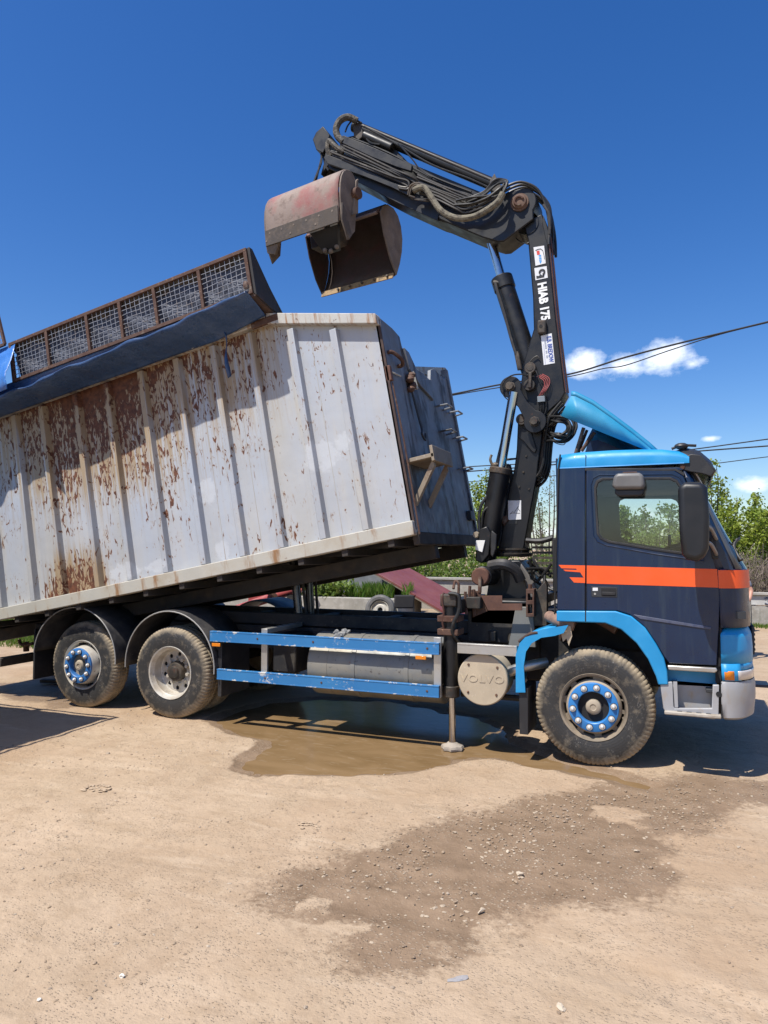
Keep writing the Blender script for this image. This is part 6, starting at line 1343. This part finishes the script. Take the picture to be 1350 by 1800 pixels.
bush('green_bush', -4.6, 13.4, 2.4, 2.3, 32, 'lower green bush left of the crane base', LG, 3000, BG, .11)
bush('green_bush', -8.6, 13.4, 2.8, 2.2, 33, 'green bush half hidden by the container underside', LG, 2600, BG, .11)
bush('green_bush', -3.0, 13.5, 2.2, 2.3, 34, 'olive bush seen behind the crane cooler', LO, 2400, BG, .10)
bush('green_bush', -1.5, 13.6, 2.2, 2.5, 35, 'olive bush low in the cab window', LO, 2400, BG, .10)
bush('green_bush', 0.2, 13.6, 2.4, 2.5, 36, 'pale olive bush along the sill of the cab window', LO, 2400, BG, .10)
# unseen screen added behind container to darken puddle's reflection, plus low visible growth
hg = MB(); rr = random.Random(91)
for k in range(15000):
    x = rr.uniform(-19, -6.8); z = 6.2 * rr.random() ** .9; y = rr.uniform(15.5, 17.5)
    if z > (5.4 + .8 * math.sin(x * 1.7)) * min(1, max(.5, (-6.3 - x) / 2.5)): continue
    leafcard(hg, (x, y, z), rr.uniform(.14, .26), rr)
for k in range(9000):
    x = rr.uniform(-9, 1.5); z = 2.0 * rr.random(); y = rr.uniform(14.3, 15.6)
    if z > 1.75 + .3 * math.sin(x * 2.1) + .15 * math.sin(x * 5.3): continue
    leafcard(hg, (x, y, z), rr.uniform(.09, .17), rr)
tag(hg.build('hedge_with_screen', LG, smooth=0), 'green growth behind the yard, its tall unseen part added to darken the puddle', kind='stuff')
# grey-brown bramble thicket on the wall at right
th = MB(); rr = random.Random(77); thl = MB()
for k in range(2300):
    x = rr.uniform(.6, 7.0); y = rr.uniform(14.6, 16.0); z = rr.uniform(0.4, 1.0); hh = rr.uniform(.4, 1.25)
    a = rr.uniform(0, 6.28); d = rr.uniform(.1, .6); P = [(x, y, z), (x + d * .5 * math.cos(a), y + d * .5 * math.sin(a), z + hh * .7), (x + d * math.cos(a), y + d * math.sin(a), z + hh * rr.uniform(.4, 1.1))]
    th.tube(P, .007, 3, 2)
    if rr.random() < .5:
        for _ in range(3): leafcard(thl, Vector(P[2]) + Vector((rr.gauss(0, .1), rr.gauss(0, .1), rr.gauss(0, .1))), .05, rr)
tko = empty('bramble_thicket', (3.5, 15.3, 0), 'grey-brown bramble thicket above the concrete wall', 'thicket'); tko['kind'] = 'stuff'
th.build('twigs', M['twig'], tko, smooth=0)['kind'] = 'stuff'; thl.build('foliage', LO, tko, smooth=0)

sh0x, sh0z = (-6.042,1.479)
# ---- panel wall across the back of the yard
def wall_run(name, x0, x1, y, h, label, mats, n, post=True):
    o = empty(name, ((x0 + x1) / 2, y, 0), label, 'wall'); w = (x1 - x0) / n
    for k in range(n):
        a = x0 + w * k
        MB().box(a + .07, a + w - .07, y, y + .06, h * .62, h - .07).build('upper_panel', mats[0], o, .006)
        MB().box(a + .07, a + w - .07, y + .015, y + .075, -.05, h * .60).build('lower_panel', mats[1], o, .006)
    for k in range(n + 1): MB().box(x0 + w * k - .065, x0 + w * k + .065, y - .04, y + .10, -.05, h - .03).build('post', M['concrete'], o, .008)
    MB().box(x0 - .08, x1 + .08, y - .07, y + .13, h - .065, h).build('coping', M['concrete'], o, .008)
    return o
wr = wall_run('panel_wall', 2.33, 10.5, 13.8, .84, 'low concrete panel wall with whitewashed upper panels ahead of the cab', (M['concrete_white'], M['concrete']), 4)
MB().tube([(2.72, 13.795, .68), (2.80, 13.795, .71), (2.86, 13.795, .67), (2.80, 13.795, .62), (2.86, 13.795, .58), (2.80, 13.795, .545), (2.72, 13.795, .57)], .022, 6, 4).build('painted_mark', mk('dark spray paint', (.10, .11, .15), .9), wr)
wall_run('panel_wall', -12, 2.1, 12.0, 1.17, 'plain grey concrete wall seen between container and crane', (M['concrete'], M['concrete']), 7)
# ---- planter wall, grey block, grass bank
pl = empty('planter_wall', (-7.4, 7.8, 0), 'low concrete retaining wall with grass growing behind it', 'wall')
MB().box(-10.5, -4.9, 7.75, 7.95, -.05, .86).build('wall_face', M['concrete'], pl, .015)
MB().box(-5.1, -4.9, 7.95, 9.25, -.05, .86).build('wall_return', M['concrete'], pl, .015)
MB().box(-10.5, -5.1, 7.95, 9.25, -.05, .82).build('earth_fill', M['soil'] if 'soil' in M else M['wood'], pl)
cb_ = empty('block_ruin', (-6.9, 10.4, 0), 'grey cement block structure behind the planter grass', 'block')
MB().box(-8.6, sh0x + .35, 9.3, 10.9, 0, sh0z - .14).build('block_body', M['concrete_grey'], cb_, .03)
MB().box(-7.6, -6.9, 10.92, 11.6, 0, 2.0).build('block_step', M['concrete_grey'], cb_, .03)
MB().box(-6.6, -5.5, 9.6, 10.3, .0, 1.0).build('block_ledge', M['concrete_grey'], cb_, .03)
bush('green_bush', -6.75, 8.15, 1.0, .62, 41, 'fresh green leafy weed clump on the planter wall', M['leaf_green'], 700, BG, .11).location.z = .80
bk = MB().add([(-13, 5.6, -.02), (-2.6, 5.6, -.02), (-2.2, 12, -.02), (-13, 12, -.02), (-13, 6.5, .30), (-3.4, 6.5, .30), (-3.4, 12, .30), (-13, 12, .30)], [(0, 1, 5, 4), (1, 2, 6, 5), (4, 5, 6, 7)]).build('earth_bank', M['soil_pale'], smooth=0); tag(bk, kind='structure', label='low earth bank behind the truck')
# ---- grass: blades, one mass per patch
def grass(name, x0, x1, y0, y1, z, n, h, seed, label, sides=None, test=None):
    rr = random.Random(seed); m = MB()
    for _ in range(n):
        x = rr.uniform(x0, x1); y = rr.uniform(y0, y1)
        if test and not test(x, y, rr): continue
        hh = h * rr.uniform(.4, 1.15); a = rr.uniform(0, 6.28); w = .006 + .006 * rr.random(); ca, sa = math.cos(a) * w, math.sin(a) * w; l = hh * rr.uniform(.1, .5); b = rr.uniform(0, 6.28)
        m.add([(x - ca, y - sa, z), (x + ca, y + sa, z), (x + ca * .6 + l * .4 * math.cos(b), y + sa * .6 + l * .4 * math.sin(b), z + hh * .6), (x + l * math.cos(b), y + l * math.sin(b), z + hh)], [(0, 1, 2), (0, 2, 3)])
    return tag(m.build(name, M['grass'], smooth=0), label, kind='stuff')
grass('grass', -8.0, -4.95, 8.0, 8.9, .80, 5600, .38, 1, 'tall green grass growing on top of the planter wall', test=lambda x, y, r: math.sin(x * 5.1) + .7 * math.sin(x * 13 + y * 4) + r.uniform(-1, 1) > .1)
grass('grass', -18, -9.6, 3.6, 7.2, -.01, 15000, .22, 2, 'green grass bank behind the rear wheel', test=lambda x, y, r: (y - 3.6) > .5 * math.sin(x * 1.3) + .35 + r.uniform(-.5, .3))
grass('grass', 1.6, 6.5, 13.0, 13.75, -.01, 4500, .10, 3, 'short grass strip along the foot of the wall', test=lambda x, y, r: y > 13.25 + r.uniform(-.3, .25))
grass('grass', -3.2, -1.2, 7.2, 9.0, -.01, 3000, .55, 4, 'clump of tall grass glimpsed behind the cab')
grass('grass', -5.9, -4.2, 7.0, 7.72, .29, 900, .30, 5, 'weeds round the spare tyre and chair')
# ---- spare tyre leaning on the planter wall
sp = empty('spare_tyre', (-5.25, 7.56, .30), 'old car tyre on a white rim leaning on the low retaining wall', 'tyre', world=False); sp.rotation_euler = (R(-12), 0, R(8))
c_ = MB().lathe([(.03, .20), (.0, .22), (-.01, .27), (.01, .315), (.05, .33), (.13, .33), (.17, .315), (.185, .27), (.17, .2)], c=(0, -.1, .33), n=40, close=True).build('tyre', M['old_tyre'], sp)
MB().lathe([(.03, .205), (.025, .19), (.06, .175), (.07, .13), (.05, .10), (.055, .06), (.09, .05)], c=(0, -.1, .33), n=32).build('rim', M['rim_white'], sp)
MB().lathe([(.10, .19), (.10, .001)], c=(0, -.1, .33), n=24).build('rim_back', M['dark'], sp)
# ---- old chair
ch = empty('old_chair', (-4.50, 7.15, .16), 'dark grey upholstered chair standing under the leaning maroon sheet', 'chair', world=False); ch.rotation_euler.z = R(25); cmx = mk('dark grey chair cloth', (.028, .028, .031), .9)
MB().box(-.22, .22, -.22, .22, .40, .46).build('seat', cmx, ch, .03, seg=3)
MB().box(-.22, .20, .20, .26, .54, .82).build('backrest', cmx, ch, .03, seg=3)
for x, y, z in ((-.2, -.2, .4), (.2, -.2, .4), (-.2, .22, .6), (.2, .22, .6)): MB().cyl((x, y, 0), (x * .95, y, z), .014, n=8).build('leg', M['dash'], ch)
for p, s, lb, mt in (((-4.45, 6.95, .30), (.35, .12, .20), 'short weathered timber block under the old chair', M['wood']), ((-4.0, 6.8, .30), (.5, .22, .12), 'pale flat timber offcut right of the old chair', M['wood_pale'])):
    o = MB().box(-s[0] / 2, s[0] / 2, -s[1] / 2, s[1] / 2, 0, s[2]).build('timber_offcut', mt, None, .006); o.location = p; o.rotation_euler.z = .3; tag(o, lb, 'timber', 'timber offcuts near the chair')
# ---- maroon sheet leaning on a trestle
sh0 = Vector((-6.042,8.6,1.479)); sh1 = Vector((-4.164,8.6,0.512)); dn = (sh1 - sh0); sh1b = sh0 + dn * ((sh0.z - .03) / (sh0.z - sh1.z))
wv = Vector((.10, 1.75, .10))
ms = MB().slab([sh0, sh1b, sh1b + wv, sh0 + wv], Vector((.02, 0, .05))).build('maroon_sheet', M['maroon'], None, .004); tag(ms, 'large maroon steel sheet sloping down behind the stabiliser leg', 'steel sheet')
MB().slab([sh0 + Vector((.02, .0, -.035)), sh1b + Vector((0, 0, -.03)), sh1b + Vector((.01, .07, -.03)), sh0 + Vector((.02, .07, -.035))], Vector((.01, 0, .03))).build('sheet_edge_batten', M['wood'], ms)
# ---- red machinery beyond the chassis
rm = empty('red_auger', (-4.9, 4.4, 0), 'faded red farm machine boom lying behind the tipping rams', 'machine')
MB().cyl((-6.512,4.2,0.897), (-5.455,4.2,1.235), .075, n=20).build('pipe', M['machine_red'], rm)
MB().cyl((-7.059,4.2,0.725), (-6.452,4.2,0.919), .075, n=20).build('pipe', M['machine_red'], rm)
MB().slab([(-6.515,4.4,1.149), (-5.525,4.4,1.413), (-5.524,4.4,1.273), (-6.513,4.4,0.984)], (0, .12, 0)).build('beam', M['machine_red'], rm, .01)
MB().slab([(-6.453,4.38,1.172), (-5.605,4.38,1.382), (-5.605,4.38,1.352), (-6.453,4.38,1.131)], (0, .1, .012)).build('beam_cap', M['wood_pale'], rm)
MB().slab([(-5.457,4.3,1.418), (-5.31,4.3,1.44), (-5.32,4.3,1.301), (-5.41,4.3,1.141), (-5.477,4.3,1.1)], (0, .05, 0)).build('end_plate', M['machine_red'], rm)
MB().tube([(-5.954,4.08,1.2), (-5.775,4.05,1.167), (-5.712,4.08,1.059), (-5.678,4.12,0.968)], .045, 8, 4).build('clamp', M['rust'], rm)
MB().slab([(-5.635,4.2,1.043), (-5.522,4.2,1.066), (-5.521,4.2,0.948), (-5.634,4.2,0.925)], (0, .1, 0)).build('bracket', M['machine_red'], rm)
for p in (((-6.333,4.2,0.963)), ((-5.5,4.2,1.204))): MB().box(p[0] - .06, p[0] + .06, 4.15, 4.3, 0, p[2] - .05).build('stand', M['chassis'], rm)
# ---- wooden beam stubs and rear litter
for p, s, rz, lb in (((-7.9, 1.75, 0), (.75, .16, .14), .05, 'dark square timber lying behind the rear mud flap'), ((-7.6, 1.2, 0), (.6, .10, .05), .25, 'thin dark plank on the earth by the rear mud flap')):
    o = MB().box(-s[0] / 2, s[0] / 2, -s[1] / 2, s[1] / 2, 0, s[2]).build('timber_beam', M['wood_dark'], None, .008); o.location = p; o.rotation_euler.z = rz; tag(o, lb, 'timber', 'timbers lying behind the truck')
# ---- overhead cables
def cable(pts, r, label, sub=8):
    o = MB().tube(pts, r, 6, sub).build('overhead_cable', M['cable'], None); return tag(o, label, 'cable', 'overhead cables')
cable([(-11.274,18,7.125),(-6.896,18,7.562),(-4.897,18,7.782),(-2.63,18,7.914),(-0.775,18,8.312),(0.976,18,8.614),(3.426,18,8.983),(5.689,18,9.358)], .030, 'thicker upper overhead cable crossing the white clouds')
cable([(-11.274,18,7.081),(-6.896,18,7.52),(-4.898,18,7.68),(-2.631,18,7.835),(-1.507,18,8.001),(-0.78,18,8.044),(0.63,18,8.409),(2.061,18,8.748),(3.426,18,8.965)], .018, 'slack cable looping just below the thicker overhead one')
cable([(-10.471,22,5.274),(-7.162,22,5.375),(-4.113,22,5.4),(0.238,22,5.564),(3.756,22,5.874),(6.363,22,6.114)], .022, 'highest of the three thin cables right of the cab roof')
cable([(-10.471,22,5.075),(-4.114,22,5.286),(0.536,22,5.527),(3.75,22,5.628),(6.351,22,5.72)], .026, 'middle of the three thin cables right of the cab roof')
cable([(-10.471,22,4.629),(-4.345,22,4.838),(0.525,22,4.97),(3.741,22,5.239),(6.344,22,5.464)], .016, 'lowest of the three thin cables right of the cab roof')
# ---- person standing beyond the cab front, only an arm shows past the cab
EL = Vector((1.904,7.5,1.203)); PX, PY = EL.x - .30, 7.52
def skin(name, pts, edges, mat, parent, root=0, sub=2):
    me = bpy.data.meshes.new(name); me.from_pydata([p for p, r in pts], edges, [])
    o = bpy.data.objects.new(name, me); COL.objects.link(o); me.materials.append(mat)
    if parent: o.parent = parent; o.matrix_parent_inverse = Matrix.Translation(-Vector(parent['_loc'])) if parent.type == 'EMPTY' else Matrix()
    m = o.modifiers.new('skin', 'SKIN'); m.use_smooth_shade = True
    for i, (p, r) in enumerate(pts): me.skin_vertices[0].data[i].radius = (r, r) if not isinstance(r, tuple) else r
    me.skin_vertices[0].data[root].use_root = True
    s = o.modifiers.new('sub', 'SUBSURF'); s.levels = s.render_levels = sub
    return o
pe = empty('person', (PX, PY, 0), 'person in a grey short-sleeved shirt behind the cab front, only one bent arm showing', 'person')
H = lambda x, y, z: (PX + x, PY + y, z)
ez = EL.z
body = [(H(0, 0, .95), (.15, .11)), (H(0, 0, 1.12), (.14, .10)), (H(0, 0, 1.30), (.17, .12)), (H(0, 0, 1.43), (.15, .10)), (H(0, .0, 1.53), .055), (H(0, -.02, 1.60), .075), (H(0, -.03, 1.68), (.08, .095)), (H(0, -.02, 1.77), .065),
        (H(.20, 0, 1.42), .06), (tuple(EL), .043), ((EL.x - .035, EL.y - .10, ez - .13), .036), ((EL.x - .12, EL.y - .18, ez - .24), .028), ((EL.x - .15, EL.y - .22, ez - .31), (.022, .036)),
        (H(-.20, 0, 1.42), .06), (H(-.27, 0, 1.14), .045), (H(-.24, -.10, .93), .033), (H(-.22, -.14, .84), (.022, .036)),
        (H(.10, 0, .88), .095), (H(.11, -.01, .50), .065), (H(.11, .02, .12), .042), (H(.12, -.10, .04), .04), (H(-.10, 0, .88), .095), (H(-.11, -.01, .50), .065), (H(-.11, .02, .12), .042), (H(-.12, -.10, .04), .04)]
be = [(0, 1), (1, 2), (2, 3), (3, 4), (4, 5), (5, 6), (6, 7), (3, 8), (8, 9), (9, 10), (10, 11), (11, 12), (3, 13), (13, 14), (14, 15), (15, 16), (0, 17), (17, 18), (18, 19), (19, 20), (0, 21), (21, 22), (22, 23), (23, 24)]
# five fingers on each hand
def fingers(i0, hand, d):
    n0 = len(body); hv = Vector(hand); d = Vector(d).normalized(); sd = d.cross(Vector((0, 0, 1))).normalized()
    for k, (o_, ln) in enumerate(((-.03, .065), (-.011, .08), (.009, .075), (.027, .06))):
        a = hv + sd * o_ + d * .035; b = a + d * ln * .5 + Vector((0, 0, -.004)); c = b + d * ln * .4 + Vector((0, -.01, -.012)); i = len(body)
        body.extend([(tuple(a), .009), (tuple(b), .0085), (tuple(c), .0075)]); be.extend([(i0, i), (i, i + 1), (i + 1, i + 2)])
    a = hv + sd * .035; i = len(body); body.extend([(tuple(a + d * .01), .010), (tuple(a + sd * .02 + d * .04), .009)]); be.extend([(i0, i), (i, i + 1)])
fingers(12, body[12][0], (-.3, -.4, -.85)); fingers(16, body[16][0], (.1, -.3, -.95))
skin('body', body, be, M['skin'], pe)
up_arm = EL + (Vector(body[8][0]) - EL) * .22
skin('shirt', [(H(0, 0, .90), (.165, .125)), (H(0, 0, 1.12), (.16, .12)), (H(0, 0, 1.30), (.19, .135)), (H(0, 0, 1.44), (.16, .115)), (H(.20, 0, 1.43), .078), (tuple(up_arm), .066), (H(-.20, 0, 1.43), .078), (H(-.26, 0, 1.19), .066)], [(0, 1), (1, 2), (2, 3), (3, 4), (4, 5), (3, 6), (6, 7)], M['shirt'], pe)
skin('trousers', [(H(0, 0, .98), (.155, .12)), (H(.10, 0, .86), .108), (H(.11, -.01, .50), .082), (H(.11, .02, .10), .07), (H(-.10, 0, .86), .108), (H(-.11, -.01, .50), .082), (H(-.11, .02, .10), .07)], [(0, 1), (1, 2), (2, 3), (0, 4), (4, 5), (5, 6)], M['trousers'], pe)
skin('hair', [(H(0, .0, 1.72), (.09, .10)), (H(0, 0, 1.79), (.075, .085)), (H(0, .05, 1.66), (.07, .05))], [(0, 1), (0, 2)], M['hair'], pe)
for s in (-1, 1): MB().ball(H(.12 * s, -.07, .05), (.05, .14, .055), 12, 8).build('shoe', M['shoe'], pe)
MB().ball(H(0, -.125, 1.655), (.014, .018, .022), 8, 6).build('nose', M['skin'], pe)
for s in (-1, 1): MB().ball(H(.033 * s, -.105, 1.69), (.012, .009, .008), 8, 6).build('eye', M['dark'], pe); MB().ball(H(.088 * s, -.02, 1.67), (.012, .022, .032), 8, 6).build('ear', M['skin'], pe)
MB().ball(H(0, -.115, 1.61), (.026, .008, .007), 8, 6).build('mouth', M['grab_red'], pe)
# ---- open-topped skip with a hand rail added out of view to cast the shadow behind the rear wheel
sk = empty('shadow_skip', (-8.2, -3.3, 0), 'open-topped steel skip with a top rail added unseen left of the truck to cast a shadow', 'skip')
sx1, sy1, hs_ = -6.02, -1.52, 2.62
for x0, x1, y0, y1 in ((-10.4, sx1, sy1 - .04, sy1), (-10.4, sx1, -5.0, -4.96), (sx1 - .04, sx1, -4.96, sy1 - .04), (-10.4, -10.36, -4.96, sy1 - .04)): MB().box(x0, x1, y0, y1, .15, hs_).build('side_panel', M['container'], sk)
MB().box(-10.36, sx1 - .04, -4.96, sy1 - .04, .15, .2).build('floor', M['container_under'], sk)
for x in (-7.2, -8.4, -9.6): MB().box(x, x + .1, sy1, sy1 + .06, .15, hs_).build('rib', M['container_rib'], sk)
for x in (-10, -6.6): MB().box(x, x + .2, -4.9, sy1 - .1, 0, .15).build('skid', M['chassis'], sk)
MB().tube([(sx1, sy1 - .05, hs_ + .24), (sx1, -4.95, hs_ + .24)], .02, 8).tube([(sx1, sy1 - .05, hs_ + .24), (-10.4, sy1 - .05, hs_ + .24)], .02, 8).build('top_rail', M['rust'], sk)
for y in (-1.6, -2.8, -4.0): MB().tube([(sx1, y, hs_ - .02), (sx1, y, hs_ + .24)], .018, 6).build('rail_post', M['rust'], sk)
